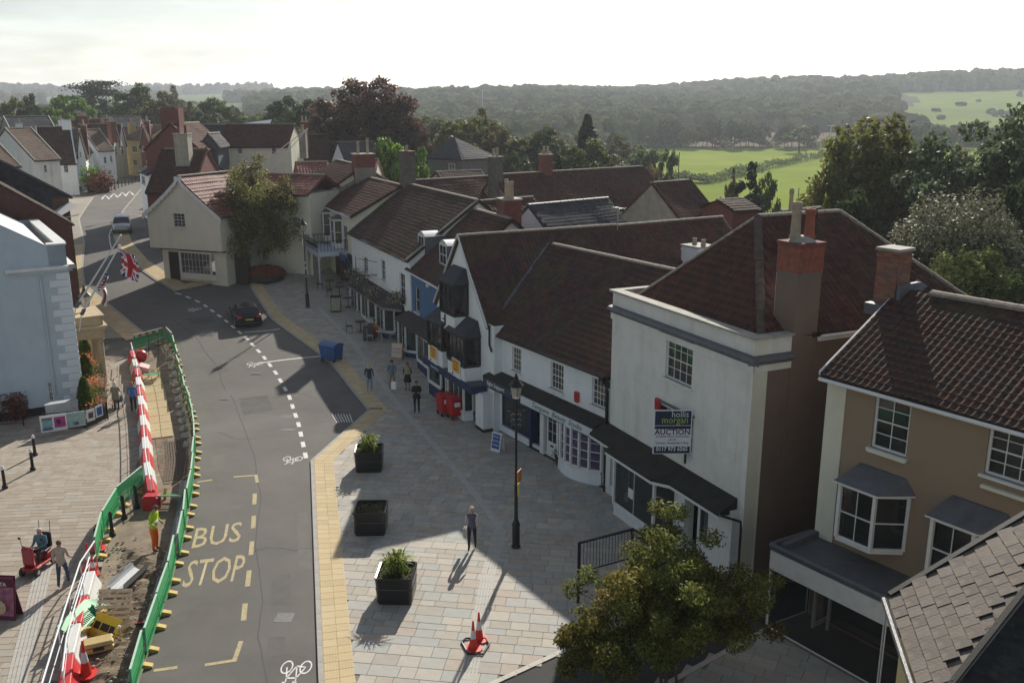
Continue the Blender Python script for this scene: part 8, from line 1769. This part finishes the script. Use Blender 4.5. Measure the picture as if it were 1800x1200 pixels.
def make_barrier():
    r_ = empty('safety_barrier', (0,0,0)); L2 = 1.0
    MB().box(-L2,-.02,.60,L2,.02,1.0,GRN).box(-L2,-.018,.14,-L2+.06,.018,.60,GRN).box(L2-.06,-.018,.14,L2,.018,.60,GRN).box(-L2+.06,-.018,.14,L2-.06,.018,.22,GRN).box(-L2+.06,-.016,.46,L2-.06,.016,.50,GRN).build('panel', None, r_)
    m_ = MB(); x = -L2+.14
    while x < L2-.1: m_.box(x-.018,-.012,.22,x+.018,.012,.46,GRN).box(x-.018,-.012,.50,x+.018,.012,.60,GRN); x += .1
    tag(m_.build('slats', None, r_), kind='stuff')
    MB().box(-L2+.02,-.03,1.0,L2-.02,.03,1.025,mat('barrier_pale', (.45,.62,.5), .5, .1)).build('top_edge', None, r_)
    st = MB()
    for k in range(8): st.box(-.92+k*.23,-.026,.83,-.92+(k+1)*.23,-.0205,.97,CONR if k % 2 else CONW)
    st.build('reflective_strip', None, r_)
    for x in (-.62, .62): MB().prism([(x-.09,-.28,0),(x-.09,-.28,.06),(x-.09,-.05,.14),(x-.09,.05,.14),(x-.09,.28,.06),(x-.09,.28,0)], (.18,0,0), YFT).build('foot', None, r_)
    return r_
SOLID = None
pb = make_barrier(); used = [False]; ordn = ['first','second','third','fourth','fifth','sixth','seventh','eighth','ninth','tenth','eleventh','twelfth','thirteenth','fourteenth','fifteenth','sixteenth','seventeenth','eighteenth']+[f'{q}th' for q in range(19, 40)]
def run_barriers(pts, lab, group, z=0.0, flip=False):
    P = [gp(*p, z) for p in pts]; L_ = [0]
    for a, b in zip(P[:-1], P[1:]): L_.append(L_[-1]+(b-a).xy.length)
    n = max(1, round(L_[-1]/2.03))
    def f(s):
        for i in range(len(P)-1):
            if s <= L_[i+1]+1e-6: return P[i].lerp(P[i+1], (s-L_[i])/(L_[i+1]-L_[i]))
        return P[-1]
    for k in range(n):
        a, b = f(L_[-1]*k/n), f(L_[-1]*(k+1)/n); c = (a+b)/2; rz = math.atan2(b.y-a.y, b.x-a.x)+(math.pi if flip else 0); c.z = sz(c.y)+z
        o = pb if not used[0] else copy_tree(pb)
        used[0] = True; o.location = c+Vector((random.uniform(-.04,.04),0,0)); o.rotation_euler = (R(random.uniform(-1.5,1.5)), 0, rz+R(random.uniform(-2.2,2.2))); o.scale = ((b-a).xy.length/2.07, 1, 1); tag(o, lab % ordn[k], 'barrier', group)
run_barriers([(232,1235),(246,1190),(262,1145),(277,1097),(298,1038),(313,985),(328,930),(338,862),(344,800),(339,742),(325,692),(316,655),(305,612),(292,598)], '%s green safety barrier from the camera along the road side of the works', 'green barriers along the road', 0, True)
run_barriers([(236,618),(262,606),(290,600)], '%s green barrier closing the far end of the works', 'green barriers across the far end', .07)
run_barriers([(172,990),(182,938),(208,898),(252,857)], '%s green barrier from the camera on the pavement side of the works', 'green barriers on the pavement side', .08, True)
# red and white plastic barrier with a white rail and mesh
def make_rw(m, nm_='plastic_barrier'):
    r_ = empty(nm_, (0,0,0)); MB().prism([(-.5,-.3,0),(-.5,-.3,.1),(-.5,-.16,.42),(-.5,-.14,.6),(-.5,.14,.6),(-.5,.16,.42),(-.5,.3,.1),(-.5,.3,0)], (.985,0,0), m).build('block', None, r_, bevel=.02)
    MB().tube([(-.5,0,.55),(-.5,0,1.08)], .02, 6, WPAINT).build('post', None, r_); MB().tube([(-.52,0,1.08),(.52,0,1.08)], .024, 6, SWHITE).tube([(-.5,0,.8),(.5,0,.8)], .01, 5, SWHITE).build('rail', None, r_); return r_
PLR, PLW = mat('plastic_red', (.5,.03,.035), .4, .08, 4, .05, dirt=(.4,.2,.18), dirtamt=.3), mat('plastic_white', (.66,.66,.64), .4, .06, 4, .05, dirt=(.45,.43,.4), dirtamt=.4)
rw = [make_rw(PLR), make_rw(PLW)]; rwu = [False, False]
def run_rw(pts, lab, group, z=H, start=0):
    P = [gp(*p, z) for p in pts]; L_ = [0]
    for a, b in zip(P[:-1], P[1:]): L_.append(L_[-1]+(b-a).xy.length)
    n = max(1, round(L_[-1]/1.75))
    def f(s):
        for i in range(len(P)-1):
            if s <= L_[i+1]+1e-6: return P[i].lerp(P[i+1], (s-L_[i])/(L_[i+1]-L_[i]))
        return P[-1]
    for k in range(n):
        a, b = f(L_[-1]*k/n), f(L_[-1]*(k+1)/n); c = (a+b)/2; c.z = sz(c.y)+z; q = (k+start) % 2
        o = rw[q] if not rwu[q] else copy_tree(rw[q])
        rwu[q] = True; o.location = c; o.rotation_euler.z = math.atan2(b.y-a.y, b.x-a.x); o.scale = ((b-a).xy.length, 1, 1); tag(o, lab % (ordn[k], 'red' if q == 0 else 'white'), 'barrier', group)
run_rw([(268,885),(260,840),(256,780),(249,720),(243,670),(233,630)], '%s block of the upright barrier row from the camera, %s plastic', 'red and white barrier row by the people')
run_rw([(118,1240),(122,1190),(136,1130),(150,1080),(163,1030)], '%s block of the lower barrier row from the camera, %s plastic', 'lower red and white barrier row')
def rail_fence(pts, label, z=H):
    P = [gp(*p, z) for p in pts]; r_ = empty('rail_fence', P[0], 0, label, 'fence'); o0 = P[0]
    MB().tube([p-o0+Vector((0,0,1.05)) for p in P], .028, 6, SWHITE).build('top_rail', None, r_); MB().tube([p-o0+Vector((0,0,.55)) for p in P], .016, 6, SWHITE).build('lower_rail', None, r_)
    for p in P: MB().tube([p-o0, p-o0+Vector((0,0,1.07))], .022, 6, ALU).build('post', None, r_)
rail_fence([(82,1262),(110,1162),(128,1100),(147,1038),(172,998)], 'white topped rail fence running down the left of the works')
# things lying in the works
def pallet(loc, rot, label):
    r_ = empty('pallet', loc, 0, label, 'pallet'); r_.rotation_euler = rot; wd_ = mat('pallet_wood', (.62,.47,.32), .85, .2, 5, .2, 30)
    for k in range(7): MB().box(-.5,-.6+k*.19,.1,.5,-.6+k*.19+.1,.122,wd_).build('top_board', None, r_)
    for x in (-.46, -.04, .38): MB().box(x,-.6,.022,x+.09,.64,.1,wd_).build('bearer', None, r_)
    for k in range(3): MB().box(-.5,-.6+k*.57,0,.5,-.6+k*.57+.1,.022,wd_).build('bottom_board', None, r_)
pallet(gp(200, 1070, .45), (R(34), R(8), R(18)), 'pale wooden pallet propped up among the works gear')
yb = empty('road_sign', gp(186, 1102, .35), R(-35), 'yellow temporary road sign lying by the pallet', 'road sign'); yb.rotation_euler = (R(50), R(0), R(-28)); MB().box(-.55,-.35,0,.55,.35,.03,mat('sign_yellow', (.75,.5,.02), .5, .08, 6)).build('plate', None, yb)
for k, (x, w_) in enumerate(((-.35,.25),(0,.35),(.3,.2))): MB().box(x-w_/2,-.12,.031,x+w_/2,.1,.034,IRONB).build('print', None, yb)
cs_ = empty('tool_case', gp(174, 1140, .2), R(25), 'sand coloured plastic tool case on the soil', 'case'); CSM = mat('case_tan', (.45,.34,.14), .6, .1, 6); MB().box(-.42,-.25,0,.42,.25,.16,CSM).build('base', None, cs_, bevel=.04); MB().box(-.42,-.25,.17,.42,.25,.32,CSM).build('lid', None, cs_, bevel=.05); MB().box(-.15,-.28,.1,.15,-.25,.2,BLK).build('handle', None, cs_)
for k in range(4):
    o = copy_tree(pb, loc=gp(172, 1098, .2+.06*k)+Vector((-.06*k,0,0)), rz=R(-104+3*k)); o.rotation_euler.x = R(58); o.scale = (.8,.9,.72); tag(o, f'green barrier laid flat in the stack by the pallet, {["lowest","second","third","topmost"][k]}', 'barrier', 'stacked green barriers')
o = copy_tree(pb, loc=gp(308, 868, .25), rz=R(2)); o.rotation_euler.x = R(70); o.scale = (.62,.9,1.1); tag(o, 'green barrier panel lying by the red box near the workman', 'barrier')
o = copy_tree(pb, loc=gp(270, 655, .35), rz=R(8)); o.rotation_euler.x = R(82); o.scale = (.45,.8,.8); tag(o, 'green panel lying on the buff slabs at the far end of the works', 'barrier')
rbx = empty('red_tub', gp(268, 893, H), R(5), 'red plastic end block beside the workman', 'plastic block'); MB().prism([(-.3,-.28,0),(.3,-.28,0),(.34,0,0),(.3,.28,0),(-.3,.28,0),(-.34,0,0)], (0,0,.55), PLR).build('body', None, rbx, bevel=.03); MB().prism([(-.24,-.2,.55),(.24,-.2,.55),(.24,.2,.55),(-.24,.2,.55)], (0,0,.05), PLR).build('lip', None, rbx)
rt = empty('red_sack', gp(247, 634, H), .5, 'crumpled red sack at the far corner of the works', 'sack'); MB().ball((0,0,.3), (.45,.35,.4), PLR, 9, 7).build('cloth', None, rt)
pk_ = empty('pink_sheet', gp(248, 653, H), .2, 'faded pink plastic sheet beside the red sack', 'sheet'); MB().add([(-.5,-.3,.3),(0,-.35,.45),(.5,-.3,.25),(-.5,.3,.35),(0,.3,.5),(.5,.3,.3),(-.5,-.4,0),(.5,-.4,0)], [(0,1,4,3),(1,2,5,4),(6,7,2,1,0)], mat('pink_plastic', (.6,.3,.3), .5, .1)).build('sheet', None, pk_)
wv_ = empty('plastic_chute', gp(210, 1040, H+.1), R(-8), 'white half round plastic barrier lying open side up in the soil', 'plastic barrier'); nn = 9; mb_ = MB()
for q, m in ((.34, PLW), (.27, mat('plastic_grey_inside', (.4,.42,.44), .5, .1))):
    vs = []
    for yy in (-.15, .5, 1.35): vs += [(q*math.cos(math.pi*(1+k/nn)), yy, .38+q*math.sin(math.pi*(1+k/nn))) for k in range(nn+1)]
    mb_.add(vs, [(i*(nn+1)+k, i*(nn+1)+k+1, (i+1)*(nn+1)+k+1, (i+1)*(nn+1)+k) for i in range(2) for k in range(nn)], m)
mb_.build('shell', None, wv_)
rs = empty('red_board', gp(252, 1092, .2), R(18), 'red and white barrier board leaning inside the green barriers', 'board'); rs.rotation_euler.x = R(-20)
for k in range(4): MB().box(-.4+k*.2,-.22,0,-.4+(k+1)*.2,.22,.03,PLR if k != 2 else PLW).build('stripe', None, rs)
mt = empty('marker_post', gp(213, 1130, .1), 0, 'short yellow marker post with a white top standing in the soil', 'marker post'); MB().tube([(0,0,0),(-.03,.05,.5)], .03, 6, YFT).ball((-.03,.05,.52), .06, FW).build('post', None, mt)
rod = empty('ladder', gp(270, 628, H), 0, 'dark metal ladder frame leaning on the far green barrier', 'ladder'); mb_ = MB().tube([(-.3,0,0),(-.3,.3,1.5)], .02, 5, IRONB).tube([(.3,0,0),(.3,.3,1.5)], .02, 5, IRONB)
for k in range(5): mb_.tube([(-.3,.06*k+.05,.3*k+.2),(.3,.06*k+.05,.3*k+.2)], .015, 5, IRONB)
mb_.build('frame', None, rod)
# scattered stones in the soil
mb_ = MB(); rg = random.Random(9)
for k in range(420):
    px, py = rg.uniform(130, 300), rg.uniform(950, 1230); p = gp(px, py, 0)
    if inpoly(p.x, p.y, WK): s = rg.uniform(.02, .07); mb_.ball((p.x, p.y, H+.05+rg.uniform(0,.2)*(1 if py > 1000 else .1)), (s, s*.8, s*.6), SET_ if k % 3 == 0 else SOIL, 5, 3)
tag(mb_.build('rubble', None), kind='stuff')
# ================================================================ boards, tables, garden in front of the hall
def a_board(loc, rz, label, w_=.6, h=1.0, fm=None, pm=None, lines=(), tm=None, group=None):
    r_ = empty('sign_board', loc, rz, label, 'pavement sign', group); fm = fm or BLK
    for s_ in (1, -1):
        o = MB().box(-w_/2,-.015,0,w_/2,.015,h,fm).build('leaf', None, r_); o.location = (0,-.2*s_,0); o.rotation_euler.x = -s_*R(11)
        MB().box(-w_/2+.05,-.02*s_-.002,.14,w_/2-.05,-.02*s_+.002,h-.06,pm or SWHITE).build('poster', None, o)
        if s_ == 1:
            for k, t in enumerate(lines): lettering(t, .16*w_/.6, tm or NAVYB, o, (0,-.026,h-.2-.2*k), rx)
    return r_
a_board(gp(875, 791, H), R(-38), 'blue and white pavement sign near the lamp post', .55, .9, SWHITE, mat('board_blue', (.03,.07,.28), .5, .1), ('WALK IN','ADVICE','OPEN'), SWHITE)
a_board(gp(699, 630, H), R(-14), 'white pavement sign with red writing below the blue house', .75, 1.05, mat('board_wood', (.4,.25,.15), .6, .1), mat('board_paper', (.55,.5,.42), .6, .05), ('','MAKE','BUILD'), mat('sign_brown', (.35,.1,.05), .5, 0))
a_board(gp(649, 598, H), R(-10), 'dark chalkboard sign between the cafe tables', .7, 1.0, BLK, mat('chalk', (.07,.06,.06), .8, .3, 9)); a_board(gp(591, 548, H), R(8), 'black framed menu board near the banded lamp post', .75, 1.25, BLK, mat('menu_print', (.28,.27,.2), .8, .5, 14))
a_board(gp(349, 478, H), R(-10), 'white pavement sign outside the gabled shop window', .8, 1.1, SWHITE, mat('board_paper2', (.6,.6,.55), .6, .08), ('GIFTS','','OPEN'))
pk = a_board(gp(8, 1083, H), R(-4), 'magenta drinks pavement sign cut by the left edge', 1.0, 1.45, mat('board_plum', (.10,.008,.035), .5, .1), mat('poster_pink', (.35,.12,.18), .6, .5, 5))
lf = pk.children[0] if pk.children else None
lettering('COSTA', .17, SWHITE, pk, (.1,-.235,1.27), (math.pi/2-R(11),0,0)); lettering('Frappucin', .2, mat('sign_purple', (.09,.03,.14)), pk, (.05,-.27,1.0), (math.pi/2-R(11),0,0), shear=.3)
MB().ball((.1,-.29,.5), (.2,.03,.25), mat('poster_cream', (.5,.38,.25), .7, .3, 7), 10, 6).build('poster_cup', None, pk)
def table_set(px, py, label, pale):
    m = mat('cafe_pale', (.42,.46,.45), .6, .1) if pale else mat('cafe_dark', (.06,.035,.03), .6, .15); r_ = empty('cafe_table', gp(px, py, H), random.random(), label, 'table'); MB().lathe([(.36,.7),(.36,.73)], 16, m).build('table_top', None, r_); MB().tube([(0,0,0),(0,0,.7)], .03, 6, m).box(-.25,-.03,0,.25,.03,.03,m).box(-.03,-.25,0,.03,.25,.031,m).build('leg', None, r_)
    for k, a in enumerate((.4, 3.3)):
        c = empty('cafe_chair', gp(px, py, H)+Vector((math.cos(a)*.75, math.sin(a)*.75, 0)), a+math.pi/2, label.replace('table', 'chair')+(' on its near side' if k else ' on its far side'), 'chair')
        MB().box(-.2,-.2,.43,.2,.2,.46,m).build('seat', None, c); MB().box(-.2,-.22,.62,.2,-.19,.86,m).build('backrest', None, c)
        for x in (-.18,.18):
            for y in (-.2,.18): MB().tube([(x,y,0),(x,y,.44 if y > 0 else .86)], .013, 5, m).build('leg', None, c)
for px, py, lb, pl_ in ((634,583,'dark cafe table nearest the arched window house',0),(652,577,'pale cafe table under the first shop bay',1),(671,600,'pale cafe table with a crossed stand below the second bay',1),(597,520,'dark cafe table under the balcony',0),(580,508,'dark cafe table beside the balcony column',0),(612,540,'dark cafe table outside the navy shopfront',0)): table_set(px, py, lb, pl_)
fb3 = empty('flower_bucket', gp(660, 592, H), 0, 'red bucket of yellow and orange flowers between the cafe chairs', 'flowers'); MB().lathe([(.16,0),(.22,.45)], 12, PLR).build('bucket', None, fb3); P = RNG.normal(size=(260,3))*np.array([.16,.16,.12])+np.array([0,0,.62])
o = bpy.data.objects.new('flowers', leaf_mesh('flowers', P, RNG.uniform(.05,.1,260), mat('petals_orange', (.7,.25,.03), .6, .2, 8, 0, island=.5), None, 3)); COL.objects.link(o); o.parent = fb3
fp = empty('flower_pot', gp(985, 818, H), 0, 'small dark pot of greenery by the beauty studio door', 'plant pot'); MB().lathe([(.18,0),(.26,.42),(.27,.45)], 14, BLK).build('pot', None, fp); P = RNG.normal(size=(500,3))*np.array([.17,.17,.12])+np.array([0,0,.58])
o = bpy.data.objects.new('foliage', leaf_mesh('foliage', P, RNG.uniform(.04,.08,500), L_MID, None, 3)); COL.objects.link(o); o.parent = fp
def basket(f_, px, py, off, label):
    a = f_.pl(px, py, off); r_ = empty('hanging_basket', f_.w(a[0], off, a[1]), 0, label, 'hanging basket'); n = 700; P = RNG.normal(size=(n,3))*np.array([.28,.28,.2])
    for nm2_, q, m in (('foliage', slice(0,480), L_MID), ('flowers', slice(480,700), mat('petals_pale', (.5,.42,.42), .6, .2, 8, 0, island=.4))): o = bpy.data.objects.new(nm2_, leaf_mesh(nm2_, P[q], RNG.uniform(.05,.1,len(P[q])), m, None, 3)); COL.objects.link(o); o.parent = r_
    MB().tube([(0,0,0),(0,0,.6)], .01, 4, IRONB).build('chain', None, r_)
basket(fW, 632, 489, -1.2, 'hanging basket at the far end of the grey canopy'); basket(fW, 652, 514, -1.2, 'hanging basket half way along the grey canopy'); basket(fW, 697, 522, -.5, 'window box flowers below the third arched window'); basket(fW, 620, 480, -1.0, 'dark hanging basket beside the navy shop sign')
# railing and posters, flower bed with clipped conifers below the hall
GB = empty('garden_bed', gp(150, 745, H), 0, 'raised bed of orange heathers behind the poster railing', 'flower bed'); g0 = gp(150, 745, H)
BP_ = [gp(*p, H)-g0 for p in ((92,757),(150,752),(188,735),(186,690),(172,640),(150,590),(140,600),(143,700))]
MB().prism([tuple(p) for p in BP_], (0,0,.45), mat('bed_wall', (.10,.085,.07), .9, .2, 3)).build('bed_wall', None, GB)
nb = 5200; tt = RNG.uniform(0, 1, nb); base = [gp(*p, H)-g0 for p in ((168,735),(165,700),(158,660),(150,615),(148,595))]
idx = np.minimum((tt*4).astype(int), 3); fx_ = tt*4-idx; A_ = np.array([list(b) for b in base]); Pp = A_[idx]*(1-fx_[:,None])+A_[idx+1]*fx_[:,None]; Pp += RNG.normal(size=(nb,3))*np.array([.38,.4,.16])+np.array([0,0,.75]); hs_ = np.sin(Pp[:,1]*1.7) > -.2
for nm2_, q, m in (('heather_flowers', hs_, mat('petals_peach', (.55,.24,.11), .7, .2, 8, 0, island=.5, trans=.3)), ('foliage', ~hs_, L_MID)): o = bpy.data.objects.new(nm2_, leaf_mesh(nm2_, Pp[q], RNG.uniform(.05,.12,q.sum()), m, None, 3)); COL.objects.link(o); o.parent = GB
for k, (px, py, hh, lb) in enumerate(((152,718,1.7,'nearest golden conifer bush below the pale hall'),(153,672,1.6,'middle golden conifer bush below the pale hall'),(151,630,1.4,'farthest conifer bush below the pale hall beside the porch'))):
    c = gp(px, py, .5); r_ = empty('conifer_bush', c, 0, lb, 'bush', 'conifer bushes in the garden bed'); n = 3200; d = RNG.normal(size=(n,3)); d[:,2] = abs(d[:,2]); d /= np.linalg.norm(d,axis=1,keepdims=True); P = d*np.array([.48,.48,hh])*RNG.uniform(.85,1.05,(n,1)); P[:,:2] *= (1-.35*(P[:,2:3]/hh))
    o = bpy.data.objects.new('foliage', leaf_mesh('foliage', P, RNG.uniform(.05,.1,n), leaf_mat('leaves_gold', (.11,.17,.02), (.09,.15,.02)), d, 3, 1.8)); COL.objects.link(o); o.parent = r_
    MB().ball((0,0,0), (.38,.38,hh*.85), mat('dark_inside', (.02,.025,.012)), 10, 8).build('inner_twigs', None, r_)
def rail_px(pts, label, h=1.0, z=H, step=.13, name='railing', posters=()):
    P = [gp(*p, z) for p in pts]; o0 = P[0]; r_ = empty(name, o0, 0, label, 'railing')
    for a, b in zip(P[:-1], P[1:]):
        a, b = a-o0, b-o0; u = Vector((0,0,h)); MB().tube([a+u, b+u], .025, 6, IRONB).build('top_rail', None, r_); MB().tube([a+u*.12, b+u*.12], .015, 5, IRONB).build('bottom_rail', None, r_); MB().tube([a, a+u*1.05], .035, 6, IRONB).build('post', None, r_)
        m_ = MB(); n = max(1, int((b-a).length/step))
        for k in range(n): p = a.lerp(b, (k+.5)/n); m_.box(p.x-.008,p.y-.008,p.z+.1,p.x+.008,p.y+.008,p.z+h,IRONB)
        tag(m_.build('bars', None, r_), kind='stuff')
    MB().tube([P[-1]-o0, P[-1]-o0+Vector((0,0,h*1.05))], .035, 6, IRONB).build('post', None, r_); return r_
rail_px([(80,757),(150,752),(190,737),(187,690)], 'low black railing round the flower bed hung with posters', .9); rail_px([(-30,752),(42,748)], 'black spiked railing beside the pale hall at the left edge', 1.3)
def poster(p0, p1, z0, h, label, cols, name='poster'):
    a = gp(*p0, H); b = gp(*p1, H); d = b-a; r_ = empty(name, a+Vector((0,-.05,z0)), math.atan2(d.y, d.x), label, 'poster'); l = d.xy.length; MB().box(0,-.03,0,l,0,h,FW).build('sheet', None, r_)
    for (x0, x1, y0, y1, c) in cols: MB().box(l*x0,-.035,h*y0,l*x1,-.03,h*y1,mat('ink_%d%d%d' % tuple(int(q*99) for q in c), c, .7, .3, 6)).build('print', None, r_)
PK, TQ, DB = (.42,.05,.2), (.2,.42,.42), (.03,.06,.25)
poster((74,764), (121,757), .12, .85, 'white poster with pink and turquoise panels on the railing, leftmost', [(.07,.45,.1,.85,TQ),(.07,.45,.72,.86,PK),(.07,.45,.1,.25,PK),(.52,.94,.2,.85,PK),(.6,.75,.4,.7,DB)])
poster((122,757), (153,752), .2, .75, 'pale landscape banner in the middle of the railing', [(0,1,.05,1,(.3,.42,.42)),(.3,.6,.1,.3,(.1,.12,.1))]); poster((155,751), (169,746), .3, .6, 'small white poster with a dark picture', [(.2,.8,.25,.75,(.1,.08,.07))]); poster((171,745), (183,740), .35, .6, 'small white poster with a blue picture at the right end of the railing', [(.15,.85,.15,.85,(.04,.12,.4))])
gpm = gp(100, 745, H); kb = empty('cabinet', gp(102, 750, H)+Vector((0,.6,0)), R(33), 'grey meter cabinet against the pale hall behind the posters', 'cabinet'); MB().box(-.75,-.2,0,.75,.2,1.1,mat('cabinet_grey', (.4,.42,.43), .7, .1)).build('body', None, kb); MB().box(-.78,-.23,1.1,.78,.23,1.15,mat('cabinet_grey', (.4,.42,.43))).build('lid', None, kb)
for px, py, lb in ((12,745,'red leaved shrub behind the left railing'),(-8,730,'green shrub at the far left edge by the railing')):
    r_ = empty('bush', gp(px, py, 0)+Vector((0,1.2,0)), 0, lb, 'bush'); P = np.clip(RNG.normal(size=(3200,3)), -1.9, 1.9)*np.array([.38,.3,.36])+np.array([0,-.5,.8]); o = bpy.data.objects.new('foliage', leaf_mesh('foliage', P, RNG.uniform(.06,.12,3200), L_DARK if 'green' in lb else mat('leaves_red', (.2,.05,.03), .6, .2, 8, 0, island=.5), None, 3)); COL.objects.link(o); o.parent = r_
# guard rail beside the street tree
g1 = [gp(1015,1050,H), gz(1112,1010,H), gz(1190,1060,H)]
gr_ = empty('guard_rail', g1[0], 0, 'black steel guard rail behind the street tree', 'railing'); o0 = g1[0]; e1 = gz(1112, 925, 1.25); a0_ = gp(1016, 1052, H); 
p0 = gz(1016, 1058, H); hgt = None
z_t = at(1016, 952, p0.y).z
ends = [p0, gz(1112, 928, z_t)-Vector((0,0,z_t-H)), gz(1235, 985, z_t)-Vector((0,0,z_t-H))]
for a, b in zip(ends[:-1], ends[1:]):
    a, b = a-o0, b-o0; u = Vector((0,0,z_t-H)); MB().box(0,-.04,0,(b-a).length,.04,.06,IRONB).build('top_rail', None, gr_, loc=a+u-Vector((0,0,.06)), rz=math.atan2((b-a).y, (b-a).x)); MB().tube([a+u*.5, b+u*.5], .025, 6, IRONB).build('mid_rail', None, gr_); MB().box(-.045,-.045,0,.045,.045,u.z,IRONB).build('post', None, gr_, loc=a)
    m_ = MB(); n = int((b-a).length/.12)
    for k in range(n): p = a.lerp(b, (k+.5)/n); m_.box(p.x-.008,p.y-.008,p.z+u.z*.5,p.x+.008,p.y+.008,p.z+u.z-.05,IRONB)
    tag(m_.build('bars', None, gr_), kind='stuff')
# far street furniture
for k in range(9):
    px, py = 196+k*6.2, 334-k*1.9; bollard(gp(px, py, 0), f'far bollard in the chain beside the terrace, {ordn[k]} from the left', False, 'far bollards')
for px, py, c, lb in ((166,336,L_BRT,'tall leafy planter at the far bend of the street'),(180,338,mat('leaves_red', (.2,.05,.03)),'red leaved barrel planter at the far bend of the street')):
    r_ = empty('planter', gp(px, py, H), 0, lb, 'planter'); MB().lathe([(.9,0),(1.0,.8),(1.0,.9)], 12, mat('planter_dark', (.03,.028,.027))).build('tub', None, r_); P = RNG.normal(size=(1500,3))*np.array([.75,.75,.7])+np.array([0,0,1.9 if px < 170 else 1.2]); o = bpy.data.objects.new('foliage', leaf_mesh('foliage', P, RNG.uniform(.15,.3,1500), c, None, 3)); COL.objects.link(o); o.parent = r_
def aerial(f_root, x, y, z, label):
    r_ = MB().tube([(0,0,0),(0,0,1.3)], .02, 5, ALU).tube([(-.4,0,1.25),(.5,0,1.25)], .01, 4, ALU)
    for k in range(7): r_.tube([(-.35+k*.13,-.2+.01*k,1.25),(-.35+k*.13,.2-.01*k,1.25)], .006, 4, ALU)
    return r_.build('television_aerial', None, f_root, loc=(x, y, z))
aerial(TU.root, gx, 9.5, 9.2, ''); aerial(sr.root, 12, 5, 9, ''); aerial(bc.root, 3, 4, 7.2, '')
# a pair of long poles over the roofs
for k, (a, b) in enumerate((((424,314),(541,226)),((462,316),(541,226)))):
    pa_, pb_ = at(*a, 90), at(*b, 84); r_ = empty('stay_cable', pa_, 0, ('left' if k == 0 else 'right')+' of two pale stay cables above the long cream house', 'cable', 'stay cables'); MB().tube([(0,0,0), tuple(pb_-pa_)], .04, 6, FW).build('cable', None, r_)
# field posts and goal frame
for px, y0, y1, Y in ((1192,268,318,170),(1402,330,362,150)): a = at(px, y0, Y); b = at(px, y1, Y); r_ = empty('field_post', b, 0, f'thin dark post at the field, {"left" if px < 1300 else "right"}', 'post'); MB().tube([(0,0,-.5), (0,0,a.z-b.z)], .07, 6, IRONB).build('post', None, r_)
for px, Y in ((1461,300),(848,560)): a = at(px, 222 if px > 1000 else 160, Y); gz_ = gr(a.x, Y); r_ = empty('mast', (a.x, Y, gz_), 0, f'slender pale mast {"beside the willow" if px > 1000 else "in front of the wooded hill"}', 'mast'); MB().tube([(0,0,0),(0,0,a.z-gz_)], [.22,.12], 6, ALU).box(-1.2,-.1,a.z-gz_,1.2,.1,a.z-gz_+.25,ALU).build('post', None, r_)
# ================================================================ haze
HZ = mat('haze', (1,1,1), bump=0, var=0); t = HZ.node_tree; t.nodes.remove(t.nodes['Principled BSDF']); pv = t.nodes.new('ShaderNodeVolumePrincipled')
pv.inputs['Color'].default_value = (.80,.87,.95,1); pv.inputs['Density'].default_value = .00024; pv.inputs['Anisotropy'].default_value = .35; t.links.new(pv.outputs[0], t.nodes['Material Output'].inputs['Volume'])
hb_ = MB().box(-6600,-120,-14,6600,5200,90).build('haze', HZ); tag(hb_, kind='stuff'); hb_['label'] = 'thin pale haze over the valley'
